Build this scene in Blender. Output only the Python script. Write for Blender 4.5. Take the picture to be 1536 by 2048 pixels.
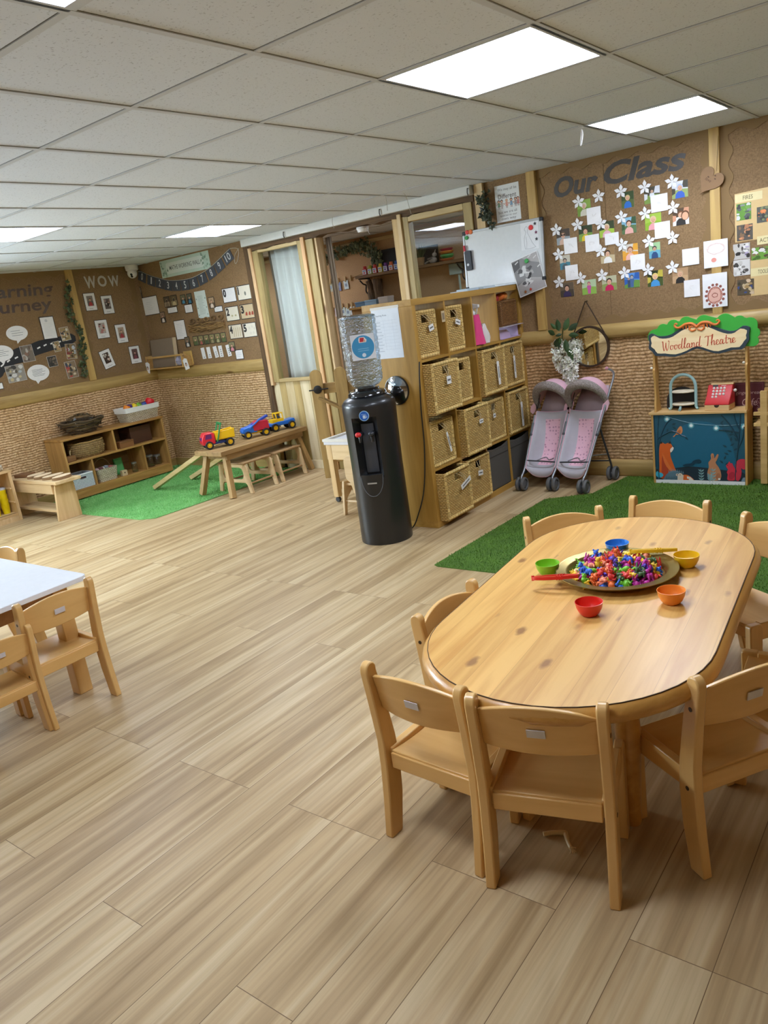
import bpy, bmesh, math, random
from mathutils import Matrix, Vector, Euler
PI = math.pi
rad = math.radians
for o in list(bpy.data.objects):
    bpy.data.objects.remove(o)
SC = bpy.context.scene
COL = SC.collection

# ------------------------------------------------------------------ camera
def make_camera():
    yaw, pit, rol = rad(38.975), rad(15.116), rad(-8.113)
    fwd = Vector((-math.sin(yaw) * math.cos(pit), math.cos(yaw) * math.cos(pit), -math.sin(pit)))
    right = Vector((math.cos(yaw), math.sin(yaw), 0))
    up = right.cross(fwd)
    c, s = math.cos(rol), math.sin(rol)
    r2 = right * c + up * s
    u2 = -right * s + up * c
    m = Matrix((r2, u2, -fwd)).transposed().to_4x4()
    m.translation = (0, 0, 1.471)
    cd = bpy.data.cameras.new('camera')
    cd.sensor_fit = 'VERTICAL'
    cd.sensor_height = 36.0
    cd.lens = 1533.1 / 2048 * 36
    cd.clip_start = 0.02
    co = bpy.data.objects.new('camera', cd)
    COL.objects.link(co)
    co.matrix_world = m
    SC.camera = co
make_camera()

# ------------------------------------------------------------------ world, light, exposure
PANEL_W = 12.0          # radiance of the ceiling panels
SC.view_settings.view_transform = 'Standard'
SC.view_settings.look = 'None'
SC.view_settings.gamma = 1
SC.view_settings.exposure = 1.3
SC.view_settings.use_curve_mapping = False
W = bpy.data.worlds.new('sky')
SC.world = W
W.use_nodes = True
W.node_tree.nodes['Background'].inputs[0].default_value = (0.72, 0.85, 1.0, 1)
W.node_tree.nodes['Background'].inputs[1].default_value = 0.6
def area(name, loc, rot, sx, sy, power, col):
    ld = bpy.data.lights.new(name, 'AREA')
    ld.shape = 'RECTANGLE'
    ld.size = sx
    ld.size_y = sy
    ld.energy = power
    ld.color = col
    ob = bpy.data.objects.new(name, ld)
    ob.location = loc
    ob.rotation_euler = rot
    COL.objects.link(ob)
# daylight falling in through the window of the left wall, beyond the frame of the photo
area('daylight', (-7.6, 1.3, 1.45), (0, rad(-90), 0), 1.3, 2.1, 160, (0.80, 0.90, 1.0))

CEIL = 2.222
YB = 5.418      # back wall
XL = -7.34      # left wall
XR = 1.3        # right wall (behind the frame)
YF = -2.0       # wall behind the camera
YR = 7.3        # far wall of the room behind the partition

# ------------------------------------------------------------------ colour and materials
def lin(c):
    return c / 12.92 if c <= 0.04045 else ((c + 0.055) / 1.055) ** 2.4
def hexc(h):
    h = h.lstrip('#')
    return tuple(lin(int(h[i:i + 2], 16) / 255) for i in (0, 2, 4)) + (1.0,)
MC = {}
def new_mat(name):
    m = bpy.data.materials.new(name)
    m.use_nodes = True
    nt = m.node_tree
    return m, nt, nt.nodes['Principled BSDF']
def N(nt, typ, **kw):
    n = nt.nodes.new(typ)
    for k, v in kw.items():
        if k.startswith('i_'):
            key = k[2:]
            n.inputs[int(key) if key.isdigit() else key.replace('_', ' ')].default_value = v
        else:
            setattr(n, k, v)
    return n
def L(nt, a, b):
    nt.links.new(a, b)
def flat(col, rough=0.6, metal=0.0, coat=0.0, trans=0.0, sub=0.0):
    key = (col, rough, metal, coat, trans)
    if key in MC:
        return MC[key]
    m, nt, b = new_mat('paint_' + col.lstrip('#'))
    b.inputs['Base Color'].default_value = hexc(col)
    b.inputs['Roughness'].default_value = rough
    b.inputs['Metallic'].default_value = metal
    b.inputs['Coat Weight'].default_value = coat
    b.inputs['Coat Roughness'].default_value = 0.1
    b.inputs['Transmission Weight'].default_value = trans
    # slight mottling so that no surface is perfectly even
    tc = N(nt, 'ShaderNodeTexCoord')
    nz = N(nt, 'ShaderNodeTexNoise', i_Scale=35.0, i_Detail=3.0)
    L(nt, tc.outputs['Object'], nz.inputs['Vector'])
    mx = N(nt, 'ShaderNodeMixRGB', blend_type='MULTIPLY')
    mx.inputs[0].default_value = 0.10
    mx.inputs[1].default_value = hexc(col)
    L(nt, nz.outputs['Fac'], mx.inputs[2])
    L(nt, mx.outputs[0], b.inputs['Base Color'])
    MC[key] = m
    return m
def ramp(nt, stops):
    r = N(nt, 'ShaderNodeValToRGB')
    e = r.color_ramp.elements
    while len(e) < len(stops):
        e.new(0.5)
    for el, (p, c) in zip(e, stops):
        el.position = p
        el.color = hexc(c) if isinstance(c, str) else c
    return r
def wood(name, c1, c2, axis='y', scale=1.0, rough=0.45, coat=0.0, knots=False, contrast=1.0):
    """grain runs along AXIS of the object's own coordinates"""
    key = (name, c1, c2, axis, scale)
    if key in MC:
        return MC[key]
    m, nt, b = new_mat(name)
    tc = N(nt, 'ShaderNodeTexCoord')
    oi = N(nt, 'ShaderNodeObjectInfo')
    ad = N(nt, 'ShaderNodeVectorMath', operation='ADD')
    ml = N(nt, 'ShaderNodeMath', operation='MULTIPLY')
    ml.inputs[1].default_value = 37.0
    L(nt, oi.outputs['Random'], ml.inputs[0])
    L(nt, tc.outputs['Object'], ad.inputs[0])
    L(nt, ml.outputs[0], ad.inputs[1])
    mp = N(nt, 'ShaderNodeMapping')
    s = {'x': (2.2, 28, 28), 'y': (28, 2.2, 28), 'z': (28, 28, 2.2)}[axis]
    mp.inputs['Scale'].default_value = tuple(q * scale for q in s)
    L(nt, ad.outputs[0], mp.inputs['Vector'])
    nz = N(nt, 'ShaderNodeTexNoise', i_Scale=1.0, i_Detail=5.0, i_Roughness=0.6, i_Distortion=0.6)
    L(nt, mp.outputs[0], nz.inputs['Vector'])
    r = ramp(nt, [(0.5 - 0.22 / contrast, c2), (0.5 + 0.16 / contrast, c1)])
    L(nt, nz.outputs['Fac'], r.inputs[0])
    out = r.outputs[0]
    if knots:
        k = N(nt, 'ShaderNodeTexVoronoi', i_Scale=1.0)
        mp2 = N(nt, 'ShaderNodeMapping')
        t = {'x': (2.0, 6, 6), 'y': (6, 2.0, 6), 'z': (6, 6, 2.0)}[axis]
        mp2.inputs['Scale'].default_value = tuple(q * scale for q in t)
        L(nt, ad.outputs[0], mp2.inputs['Vector'])
        L(nt, mp2.outputs[0], k.inputs['Vector'])
        kr = ramp(nt, [(0.045, (1, 1, 1, 1)), (0.10, (0, 0, 0, 1))])
        L(nt, k.outputs['Distance'], kr.inputs[0])
        mx = N(nt, 'ShaderNodeMixRGB')
        mx.inputs[2].default_value = hexc('#6b4220')
        sc2 = N(nt, 'ShaderNodeMath', operation='MULTIPLY')
        sc2.inputs[1].default_value = 0.8
        L(nt, kr.outputs[0], sc2.inputs[0])
        L(nt, sc2.outputs[0], mx.inputs[0])
        L(nt, out, mx.inputs[1])
        out = mx.outputs[0]
    L(nt, out, b.inputs['Base Color'])
    b.inputs['Roughness'].default_value = rough
    b.inputs['Coat Weight'].default_value = coat
    b.inputs['Coat Roughness'].default_value = 0.2
    bp = N(nt, 'ShaderNodeBump', i_Strength=0.08, i_Distance=0.002)
    L(nt, nz.outputs['Fac'], bp.inputs['Height'])
    L(nt, bp.outputs[0], b.inputs['Normal'])
    MC[key] = m
    return m
def weave(name, light, mid, dark, uv, bw, bh, mortar=0.16, rough=0.8, bump=0.6, noise=0.5, dist=0.01, offs=0.5):
    """plaited strands; uv picks the two running directions out of the object's coordinates"""
    m, nt, b = new_mat(name)
    tc = N(nt, 'ShaderNodeTexCoord')
    sp = N(nt, 'ShaderNodeSeparateXYZ')
    L(nt, tc.outputs['Object'], sp.inputs[0])
    nzw = N(nt, 'ShaderNodeTexNoise', i_Scale=9.0, i_Detail=2.0)
    L(nt, tc.outputs['Object'], nzw.inputs['Vector'])
    def comp(k):
        if len(k) == 1:
            return sp.outputs['XYZ'.index(k.upper())]
        a = N(nt, 'ShaderNodeMath', operation='ADD')
        L(nt, sp.outputs['XYZ'.index(k[0].upper())], a.inputs[0])
        L(nt, sp.outputs['XYZ'.index(k[1].upper())], a.inputs[1])
        return a.outputs[0]
    cb = N(nt, 'ShaderNodeCombineXYZ')
    L(nt, comp(uv[0]), cb.inputs[0])
    L(nt, comp(uv[1]), cb.inputs[1])
    off = N(nt, 'ShaderNodeVectorMath', operation='MULTIPLY_ADD')
    off.inputs[1].default_value = (dist, dist, dist)
    L(nt, nzw.outputs['Color'], off.inputs[0])
    L(nt, cb.outputs[0], off.inputs[2])
    br = N(nt, 'ShaderNodeTexBrick')
    br.offset = offs
    br.inputs['Color1'].default_value = hexc(light)
    br.inputs['Color2'].default_value = hexc(mid)
    br.inputs['Mortar'].default_value = hexc(dark)
    br.inputs['Scale'].default_value = 1.0
    br.inputs['Brick Width'].default_value = bw
    br.inputs['Row Height'].default_value = bh
    br.inputs['Mortar Size'].default_value = bh * mortar
    br.inputs['Mortar Smooth'].default_value = 0.6
    br.inputs['Bias'].default_value = -0.1
    L(nt, off.outputs[0], br.inputs['Vector'])
    nz = N(nt, 'ShaderNodeTexNoise', i_Scale=1.0, i_Detail=4.0, i_Roughness=0.65)
    mp = N(nt, 'ShaderNodeMapping')
    mp.inputs['Scale'].default_value = (0.35 / bw, 1.6 / bh, 1)
    L(nt, cb.outputs[0], mp.inputs[0])
    L(nt, mp.outputs[0], nz.inputs['Vector'])
    r = ramp(nt, [(0.3, (0.35, 0.35, 0.35, 1)), (0.62, (1.15, 1.15, 1.15, 1))])
    L(nt, nz.outputs['Fac'], r.inputs[0])
    mx = N(nt, 'ShaderNodeMixRGB', blend_type='MULTIPLY')
    mx.inputs[0].default_value = noise
    L(nt, br.outputs['Color'], mx.inputs[1])
    L(nt, r.outputs[0], mx.inputs[2])
    L(nt, mx.outputs[0], b.inputs['Base Color'])
    b.inputs['Roughness'].default_value = rough
    iv = N(nt, 'ShaderNodeMath', operation='SUBTRACT')
    iv.inputs[0].default_value = 1.0
    L(nt, br.outputs['Fac'], iv.inputs[1])
    bp = N(nt, 'ShaderNodeBump', i_Strength=bump, i_Distance=0.006)
    L(nt, iv.outputs[0], bp.inputs['Height'])
    L(nt, bp.outputs[0], b.inputs['Normal'])
    return m
def glass_pane(name, tint='#f4f8f8', refl=1.0, rough=0.0, base=0.0, bump=0.0):
    m, nt, b = new_mat(name)
    out = nt.nodes['Material Output']
    tr = N(nt, 'ShaderNodeBsdfTransparent')
    tr.inputs[0].default_value = hexc(tint)
    gl = N(nt, 'ShaderNodeBsdfGlossy')
    gl.inputs['Roughness'].default_value = rough
    fr = N(nt, 'ShaderNodeLayerWeight', i_Blend=0.5)
    pw = N(nt, 'ShaderNodeMath', operation='POWER')
    pw.inputs[1].default_value = 5.0
    L(nt, fr.outputs['Facing'], pw.inputs[0])
    mu = N(nt, 'ShaderNodeMath', operation='MULTIPLY_ADD')
    mu.use_clamp = True
    mu.inputs[1].default_value = 0.9 * refl
    mu.inputs[2].default_value = 0.04 * refl + base
    L(nt, pw.outputs[0], mu.inputs[0])
    if bump:
        tc = N(nt, 'ShaderNodeTexCoord')
        mp = N(nt, 'ShaderNodeMapping')
        mp.inputs['Scale'].default_value = (1, 1, 2.4)
        nz = N(nt, 'ShaderNodeTexNoise', i_Scale=20.0, i_Detail=3.0, i_Distortion=1.5)
        bp = N(nt, 'ShaderNodeBump', i_Strength=bump, i_Distance=0.02)
        L(nt, tc.outputs['Object'], mp.inputs[0])
        L(nt, mp.outputs[0], nz.inputs['Vector'])
        L(nt, nz.outputs['Fac'], bp.inputs['Height'])
        L(nt, bp.outputs[0], gl.inputs['Normal'])
    mx = N(nt, 'ShaderNodeMixShader')
    L(nt, mu.outputs[0], mx.inputs[0])
    L(nt, tr.outputs[0], mx.inputs[1])
    L(nt, gl.outputs[0], mx.inputs[2])
    L(nt, mx.outputs[0], out.inputs['Surface'])
    return m
def emit(name, col, strength):
    m, nt, b = new_mat(name)
    b.inputs['Base Color'].default_value = hexc(col)
    b.inputs['Emission Color'].default_value = hexc(col)
    b.inputs['Emission Strength'].default_value = strength
    return m

# ------------------------------------------------------------------ mesh builder
def arc(cx, cy, r, a0, a1, n, ry=None):
    ry = r if ry is None else ry
    return [(cx + r * math.cos(rad(a0 + (a1 - a0) * i / n)), cy + ry * math.sin(rad(a0 + (a1 - a0) * i / n))) for i in range(n + 1)]
def circle(cx, cy, r, n=20, ry=None):
    return arc(cx, cy, r, 0, 360, n, ry)[:-1]
def rrect(x0, x1, y0, y1, r, n=4):
    return (arc(x1 - r, y0 + r, r, -90, 0, n) + arc(x1 - r, y1 - r, r, 0, 90, n)
            + arc(x0 + r, y1 - r, r, 90, 180, n) + arc(x0 + r, y0 + r, r, 180, 270, n))
def smooth_path(pts, n=6, closed=False):
    """Catmull-Rom through pts"""
    P = [Vector(p) for p in pts]
    out = []
    k = len(P)
    rng = range(k) if closed else range(k - 1)
    for i in rng:
        if closed:
            a, b, c, d = P[(i - 1) % k], P[i], P[(i + 1) % k], P[(i + 2) % k]
        else:
            a, b, c, d = P[max(i - 1, 0)], P[i], P[i + 1], P[min(i + 2, k - 1)]
        for j in range(n):
            t = j / n
            out.append(0.5 * ((2 * b) + (c - a) * t + (2 * a - 5 * b + 4 * c - d) * t * t + (3 * b - a - 3 * c + d) * t ** 3))
    if not closed:
        out.append(P[-1].copy())
    return [tuple(p) for p in out]
class MB:
    def __init__(s):
        s.v, s.f, s.k, s.mats = [], [], [], []
    def mi(s, m):
        if m not in s.mats:
            s.mats.append(m)
        return s.mats.index(m)
    def add(s, vs, fs, m, M=None):
        b = len(s.v)
        for q in vs:
            q = Vector(q)
            s.v.append(M @ q if M is not None else q)
        k = s.mi(m)
        for f in fs:
            s.f.append([b + i for i in f])
            s.k.append(k)
        return s
    def box(s, x0, x1, y0, y1, z0, z1, m, M=None):
        vs = [(x, y, z) for x in (x0, x1) for y in (y0, y1) for z in (z0, z1)]
        return s.add(vs, [(0, 1, 3, 2), (4, 6, 7, 5), (0, 4, 5, 1), (2, 3, 7, 6), (0, 2, 6, 4), (1, 5, 7, 3)], m, M)
    def cbox(s, c, d, m, rot=(0, 0, 0)):
        M = Matrix.Translation(c) @ Euler(rot).to_matrix().to_4x4()
        return s.box(-d[0] / 2, d[0] / 2, -d[1] / 2, d[1] / 2, -d[2] / 2, d[2] / 2, m, M)
    def beam(s, a, b, w, h, m, up=(0, 0, 1)):
        a, b = Vector(a), Vector(b)
        d = (b - a)
        ln = d.length
        d.normalize()
        upv = Vector(up)
        sd = d.cross(upv)
        if sd.length < 1e-4:
            sd = d.cross(Vector((0, 1, 0)))
        sd.normalize()
        u2 = sd.cross(d)
        M = Matrix((d, sd, u2)).transposed().to_4x4()
        M.translation = a
        return s.box(0, ln, -w / 2, w / 2, -h / 2, h / 2, m, M)
    def prism(s, poly, d0, d1, axis, m, M=None):
        n = len(poly)
        def p(a, b, d):
            return {'z': (a, b, d), 'y': (a, d, b), 'x': (d, a, b)}[axis]
        vs = [p(a, b, d0) for a, b in poly] + [p(a, b, d1) for a, b in poly]
        fs = [list(range(n))[::-1], list(range(n, 2 * n))] + [(i, (i + 1) % n, n + (i + 1) % n, n + i) for i in range(n)]
        return s.add(vs, fs, m, M)
    def ring(s, outer, inner, d0, d1, axis, m, M=None):
        """frame between two outlines with the same number of points"""
        n = len(outer)
        def p(q, d):
            a, b = q
            return {'z': (a, b, d), 'y': (a, d, b), 'x': (d, a, b)}[axis]
        vs = [p(q, d0) for q in outer] + [p(q, d0) for q in inner] + [p(q, d1) for q in outer] + [p(q, d1) for q in inner]
        fs = []
        for i in range(n):
            j = (i + 1) % n
            fs += [(i, j, n + j, n + i), (2 * n + i, 3 * n + i, 3 * n + j, 2 * n + j), (i, 2 * n + i, 2 * n + j, j), (n + i, n + j, 3 * n + j, 3 * n + i)]
        return s.add(vs, fs, m, M)
    def poly(s, pts, z, m, M=None):
        return s.add([(a, b, z) for a, b in pts], [list(range(len(pts)))], m, M)
    def tube(s, pts, r, m, n=8, closed=False, M=None, flatten=1.0):
        P = [Vector(p) for p in pts]
        k = len(P)
        rs = r if isinstance(r, (list, tuple)) else [r] * k
        vs, prev = [], None
        for i in range(k):
            if closed:
                t = P[(i + 1) % k] - P[(i - 1) % k]
            else:
                t = P[min(i + 1, k - 1)] - P[max(i - 1, 0)]
            if t.length < 1e-9:
                t = Vector((0, 0, 1))
            t.normalize()
            if prev is None:
                ref = Vector((0, 0, 1)) if abs(t.z) < 0.9 else Vector((1, 0, 0))
                nx = t.cross(ref).normalized()
            else:
                nx = prev - t * prev.dot(t)
                nx = nx.normalized() if nx.length > 1e-6 else t.orthogonal().normalized()
            prev = nx
            ny = t.cross(nx)
            for j in range(n):
                a = 2 * PI * j / n
                vs.append(P[i] + nx * (rs[i] * math.cos(a)) + ny * (rs[i] * flatten * math.sin(a)))
        fs = []
        for i in range(k if closed else k - 1):
            i2 = (i + 1) % k
            for j in range(n):
                j2 = (j + 1) % n
                fs.append((i * n + j, i * n + j2, i2 * n + j2, i2 * n + j))
        if not closed:
            fs.append(list(range(n))[::-1])
            fs.append([(k - 1) * n + j for j in range(n)])
        return s.add(vs, fs, m, M)
    def lathe(s, prof, m, n=24, M=None, sy=1.0):
        k = len(prof)
        vs = [(r * math.cos(2 * PI * j / n), sy * r * math.sin(2 * PI * j / n), z) for r, z in prof for j in range(n)]
        fs = []
        for i in range(k - 1):
            for j in range(n):
                j2 = (j + 1) % n
                fs.append((i * n + j, i * n + j2, (i + 1) * n + j2, (i + 1) * n + j))
        if prof[0][0] > 1e-6:
            fs.append(list(range(n))[::-1])
        if prof[-1][0] > 1e-6:
            fs.append([(k - 1) * n + j for j in range(n)])
        return s.add(vs, fs, m, M)
    def ball(s, c, r, m, n=12, M=None, rot=None):
        r = (r, r, r) if not isinstance(r, (list, tuple)) else r
        k = max(4, n // 2)
        T = Matrix.Translation(c)
        if rot:
            T = T @ Euler(rot).to_matrix().to_4x4()
        T = T @ Matrix.Diagonal((r[0], r[1], r[2], 1))
        if M is not None:
            T = M @ T
        vs = [(0, 0, -1)]
        for i in range(1, k):
            a = -PI / 2 + PI * i / k
            vs += [(math.cos(a) * math.cos(2 * PI * j / n), math.cos(a) * math.sin(2 * PI * j / n), math.sin(a)) for j in range(n)]
        vs.append((0, 0, 1))
        fs = [(0, 1 + (j + 1) % n, 1 + j) for j in range(n)]
        for i in range(k - 2):
            for j in range(n):
                j2 = (j + 1) % n
                fs.append((1 + i * n + j, 1 + i * n + j2, 1 + (i + 1) * n + j2, 1 + (i + 1) * n + j))
        t = len(vs) - 1
        fs += [(t, 1 + (k - 2) * n + j, 1 + (k - 2) * n + (j + 1) % n) for j in range(n)]
        return s.add(vs, fs, m, T)
    def text(s, body, size, m, M=None, align='CENTER', shear=0.0, bold=0.0, depth=0.0006, z=0.0, sx=1.0, space=1.0):
        cu = bpy.data.curves.new('lettering', 'FONT')
        cu.body = body
        cu.size = size
        cu.align_x = align
        cu.align_y = 'CENTER'
        cu.shear = shear
        cu.offset = bold
        cu.extrude = depth
        cu.space_character = space
        cu.resolution_u = 3
        ob = bpy.data.objects.new('lettering', cu)
        COL.objects.link(ob)
        dg = bpy.context.evaluated_depsgraph_get()
        me = bpy.data.meshes.new_from_object(ob.evaluated_get(dg))
        T = Matrix.Translation((0, 0, z)) @ Matrix.Diagonal((sx, 1, 1, 1))
        if M is not None:
            T = M @ T
        s.add([v.co.copy() for v in me.vertices], [list(p.vertices) for p in me.polygons], m, T)
        bpy.data.objects.remove(ob)
        bpy.data.curves.remove(cu)
        bpy.data.meshes.remove(me)
        return s
    def mesh(s, name, smooth=True, angle=38, fix=True):
        me = bpy.data.meshes.new(name)
        me.from_pydata([tuple(v) for v in s.v], [], s.f)
        for m in s.mats:
            me.materials.append(m)
        for p, k in zip(me.polygons, s.k):
            p.material_index = k
        if fix:
            bm = bmesh.new()
            bm.from_mesh(me)
            bmesh.ops.recalc_face_normals(bm, faces=bm.faces)
            bm.to_mesh(me)
            bm.free()
        if smooth:
            for p in me.polygons:
                p.use_smooth = True
            me.set_sharp_from_angle(angle=rad(angle))
        me.update()
        return me
    def build(s, name, parent=None, loc=(0, 0, 0), rot=(0, 0, 0), bevel=0.0, seg=2, smooth=True, angle=38, fix=True, M=None):
        ob = bpy.data.objects.new(name, s.mesh(name, smooth, angle, fix))
        COL.objects.link(ob)
        if M is not None:
            ob.matrix_world = M
        else:
            ob.location = loc
            ob.rotation_euler = rot
        if parent is not None:
            ob.parent = parent
        if bevel:
            bv = ob.modifiers.new('soft_edges', 'BEVEL')
            bv.width = bevel
            bv.segments = seg
            bv.limit_method = 'ANGLE'
            bv.angle_limit = rad(40)
            bv.harden_normals = False
        return ob
def tag(o, label, cat, group=None):
    o['label'] = label
    o['category'] = cat
    if group:
        o['group'] = group
    return o
def thing(name, label, cat, loc=(0, 0, 0), rz=0.0, group=None, rot=None, M=None):
    o = bpy.data.objects.new(name, None)
    o.empty_display_size = 0.05
    COL.objects.link(o)
    if M is not None:
        o.matrix_world = M
    else:
        o.location = loc
        o.rotation_euler = rot if rot else (0, 0, rz)
    return tag(o, label, cat, group)
def structure(mb, name, **kw):
    o = mb.build(name, **kw)
    o['kind'] = 'structure'
    return o
KIDS = {}
def clone(root, label=None, loc=None, rot=None, scale=None, group=None, M=None):
    """a copy of a thing with copies of its parts and sub-parts"""
    r = root.copy()
    COL.objects.link(r)
    if M is not None:
        r.matrix_world = M
    if loc is not None:
        r.location = loc
    if rot is not None:
        r.rotation_euler = rot
    if scale is not None:
        r.scale = (scale,) * 3 if not isinstance(scale, tuple) else scale
    if label:
        r['label'] = label
    if group:
        r['group'] = group
    def rec(src, dst):
        for ch in list(src.children):
            c = ch.copy()
            COL.objects.link(c)
            c.parent = dst
            rec(ch, c)
    rec(root, r)
    return r
def MW(u, v, off=0.0, rot=0.0):
    """frame on the back wall: local X right, Y up, Z out of the wall"""
    return Matrix.Translation((u, YB - off, v)) @ Matrix(((1, 0, 0, 0), (0, 0, -1, 0), (0, 1, 0, 0), (0, 0, 0, 1))) @ Matrix.Rotation(rot, 4, 'Z')
def ML(u, v, off=0.0, rot=0.0):
    """frame on the left wall"""
    return Matrix.Translation((XL + off, u, v)) @ Matrix(((0, 0, 1, 0), (1, 0, 0, 0), (0, 1, 0, 0), (0, 0, 0, 1))) @ Matrix.Rotation(rot, 4, 'Z')
def MFAR(u, v, off=0.0, rot=0.0):
    return Matrix.Translation((0, YR - YB, 0)) @ MW(u, v, off, rot)
# ================================================================== SETTING
# ---- floor: vinyl planks 0.18 m wide, running towards the back wall
def floor_mat():
    m, nt, b = new_mat('vinyl_planks')
    tc = N(nt, 'ShaderNodeTexCoord')
    sp = N(nt, 'ShaderNodeSeparateXYZ')
    L(nt, tc.outputs['Object'], sp.inputs[0])
    ax = N(nt, 'ShaderNodeMath', operation='ADD')
    ax.inputs[1].default_value = 1.296 + 0.1815 * 60
    L(nt, sp.outputs['X'], ax.inputs[0])
    ay = N(nt, 'ShaderNodeMath', operation='ADD')
    ay.inputs[1].default_value = 21.13
    L(nt, sp.outputs['Y'], ay.inputs[0])
    cb = N(nt, 'ShaderNodeCombineXYZ')
    L(nt, ay.outputs[0], cb.inputs[0])
    L(nt, ax.outputs[0], cb.inputs[1])
    br = N(nt, 'ShaderNodeTexBrick', offset=0.37, offset_frequency=3, squash=1.0)
    br.inputs['Color1'].default_value = (0, 0, 0, 1)
    br.inputs['Color2'].default_value = (1, 1, 1, 1)
    br.inputs['Mortar'].default_value = (0.5, 0.5, 0.5, 1)
    br.inputs['Scale'].default_value = 1
    br.inputs['Brick Width'].default_value = 1.5
    br.inputs['Row Height'].default_value = 0.1815
    br.inputs['Mortar Size'].default_value = 0.0011
    br.inputs['Mortar Smooth'].default_value = 0.3
    L(nt, cb.outputs[0], br.inputs['Vector'])
    # each plank gets its own piece of grain
    sh = N(nt, 'ShaderNodeVectorMath', operation='MULTIPLY')
    sh.inputs[1].default_value = (31, 17, 5)
    L(nt, br.outputs['Color'], sh.inputs[0])
    ad = N(nt, 'ShaderNodeVectorMath', operation='ADD')
    L(nt, tc.outputs['Object'], ad.inputs[0])
    L(nt, sh.outputs[0], ad.inputs[1])
    def noise(scale, det, dist=0.0, rough=0.55):
        mp = N(nt, 'ShaderNodeMapping')
        mp.inputs['Scale'].default_value = scale
        L(nt, ad.outputs[0], mp.inputs[0])
        z = N(nt, 'ShaderNodeTexNoise', i_Scale=1.0, i_Detail=det, i_Distortion=dist, i_Roughness=rough)
        L(nt, mp.outputs[0], z.inputs['Vector'])
        return z.outputs['Fac']
    n1 = noise((13, 0.55, 1), 3.5, 0.8)
    n2 = noise((75, 1.6, 1), 4.0, 0.3, 0.6)
    n3 = noise((6, 1.1, 1), 3.0, 1.0)
    r1 = ramp(nt, [(0.34, '#a38861'), (0.50, '#bba178'), (0.66, '#ccb68f')])
    L(nt, n1, r1.inputs[0])
    r2 = ramp(nt, [(0.32, (0.74, 0.72, 0.69, 1)), (0.58, (1.04, 1.04, 1.04, 1))])
    L(nt, n2, r2.inputs[0])
    m1 = N(nt, 'ShaderNodeMixRGB', blend_type='MULTIPLY')
    m1.inputs[0].default_value = 0.62
    L(nt, r1.outputs[0], m1.inputs[1])
    L(nt, r2.outputs[0], m1.inputs[2])
    r3 = ramp(nt, [(0.33, (0.80, 0.76, 0.72, 1)), (0.55, (1, 1, 1, 1))])
    L(nt, n3, r3.inputs[0])
    m2 = N(nt, 'ShaderNodeMixRGB', blend_type='MULTIPLY')
    m2.inputs[0].default_value = 0.8
    L(nt, m1.outputs[0], m2.inputs[1])
    L(nt, r3.outputs[0], m2.inputs[2])
    m3 = N(nt, 'ShaderNodeMixRGB')
    L(nt, br.outputs['Fac'], m3.inputs[0])
    L(nt, m2.outputs[0], m3.inputs[1])
    m3.inputs[2].default_value = hexc('#6d5537')
    L(nt, m3.outputs[0], b.inputs['Base Color'])
    b.inputs['Roughness'].default_value = 0.42
    b.inputs['Specular IOR Level'].default_value = 0.35
    bp = N(nt, 'ShaderNodeBump', i_Strength=0.12, i_Distance=0.002)
    L(nt, n2, bp.inputs['Height'])
    L(nt, bp.outputs[0], b.inputs['Normal'])
    return m
M_FLOOR = floor_mat()
mb = MB()
mb.box(XL - 0.1, XR + 0.1, YF - 0.1, YR + 0.1, -0.1, 0, M_FLOOR)
structure(mb, 'floor', smooth=False)

# ---- suspended ceiling: 600 mm tiles on a T-bar grid
def tile_mat():
    m, nt, b = new_mat('ceiling_tile')
    tc = N(nt, 'ShaderNodeTexCoord')
    nz = N(nt, 'ShaderNodeTexNoise', i_Scale=120.0, i_Detail=2.0)
    L(nt, tc.outputs['Object'], nz.inputs['Vector'])
    r = ramp(nt, [(0.30, '#b4bcc6'), (0.38, '#d6dee8')])
    L(nt, nz.outputs['Fac'], r.inputs[0])
    L(nt, r.outputs[0], b.inputs['Base Color'])
    b.inputs['Roughness'].default_value = 0.9
    bp = N(nt, 'ShaderNodeBump', i_Strength=0.1, i_Distance=0.002)
    L(nt, nz.outputs['Fac'], bp.inputs['Height'])
    L(nt, bp.outputs[0], b.inputs['Normal'])
    return m
M_TILE = tile_mat()
M_TBAR = flat('#c8ced6', 0.5)
M_GAP = flat('#6d6a62', 0.8)
GX, GY, G = -1.729, 1.84, 0.6
LIGHTS = [(i, j) for i in (0, -6) for j in (-5, -2, 1, 4) if j != -5]
mb = MB()
CELLS = set(LIGHTS)
x0, x1, y0, y1 = XL - 0.1, XR + 0.1, YF - 0.1, YR + 0.1
gx = [GX + G * i for i in range(-10, 7) if x0 < GX + G * i < x1]
gy = [GY + G * j for j in range(-8, 10) if y0 < GY + G * j < y1]
def holes_at(ya, yb):
    return sorted([(GX + G * i, GX + G * i + G) for i, j in LIGHTS if abs(GY + G * j - ya) < 0.01])
ys = [y0] + gy + [y1]
for a, b_ in zip(ys[:-1], ys[1:]):
    cuts = holes_at(a, b_)
    s = x0
    for h0, h1 in cuts:
        mb.box(s, h0, a, b_, CEIL, CEIL + 0.06, M_TILE)
        s = h1
    mb.box(s, x1, a, b_, CEIL, CEIL + 0.06, M_TILE)
for x in gx:
    mb.box(x - 0.012, x + 0.012, y0, y1, CEIL - 0.004, CEIL + 0.002, M_TBAR)
    mb.box(x + 0.012, x + 0.0135, y0, y1, CEIL - 0.001, CEIL + 0.001, M_GAP)
for y in gy:
    mb.box(x0, x1, y - 0.012, y + 0.012, CEIL - 0.0035, CEIL + 0.002, M_TBAR)
    mb.box(x0, x1, y - 0.0138, y - 0.012, CEIL - 0.001, CEIL + 0.001, M_GAP)
structure(mb, 'ceiling', smooth=False)

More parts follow.
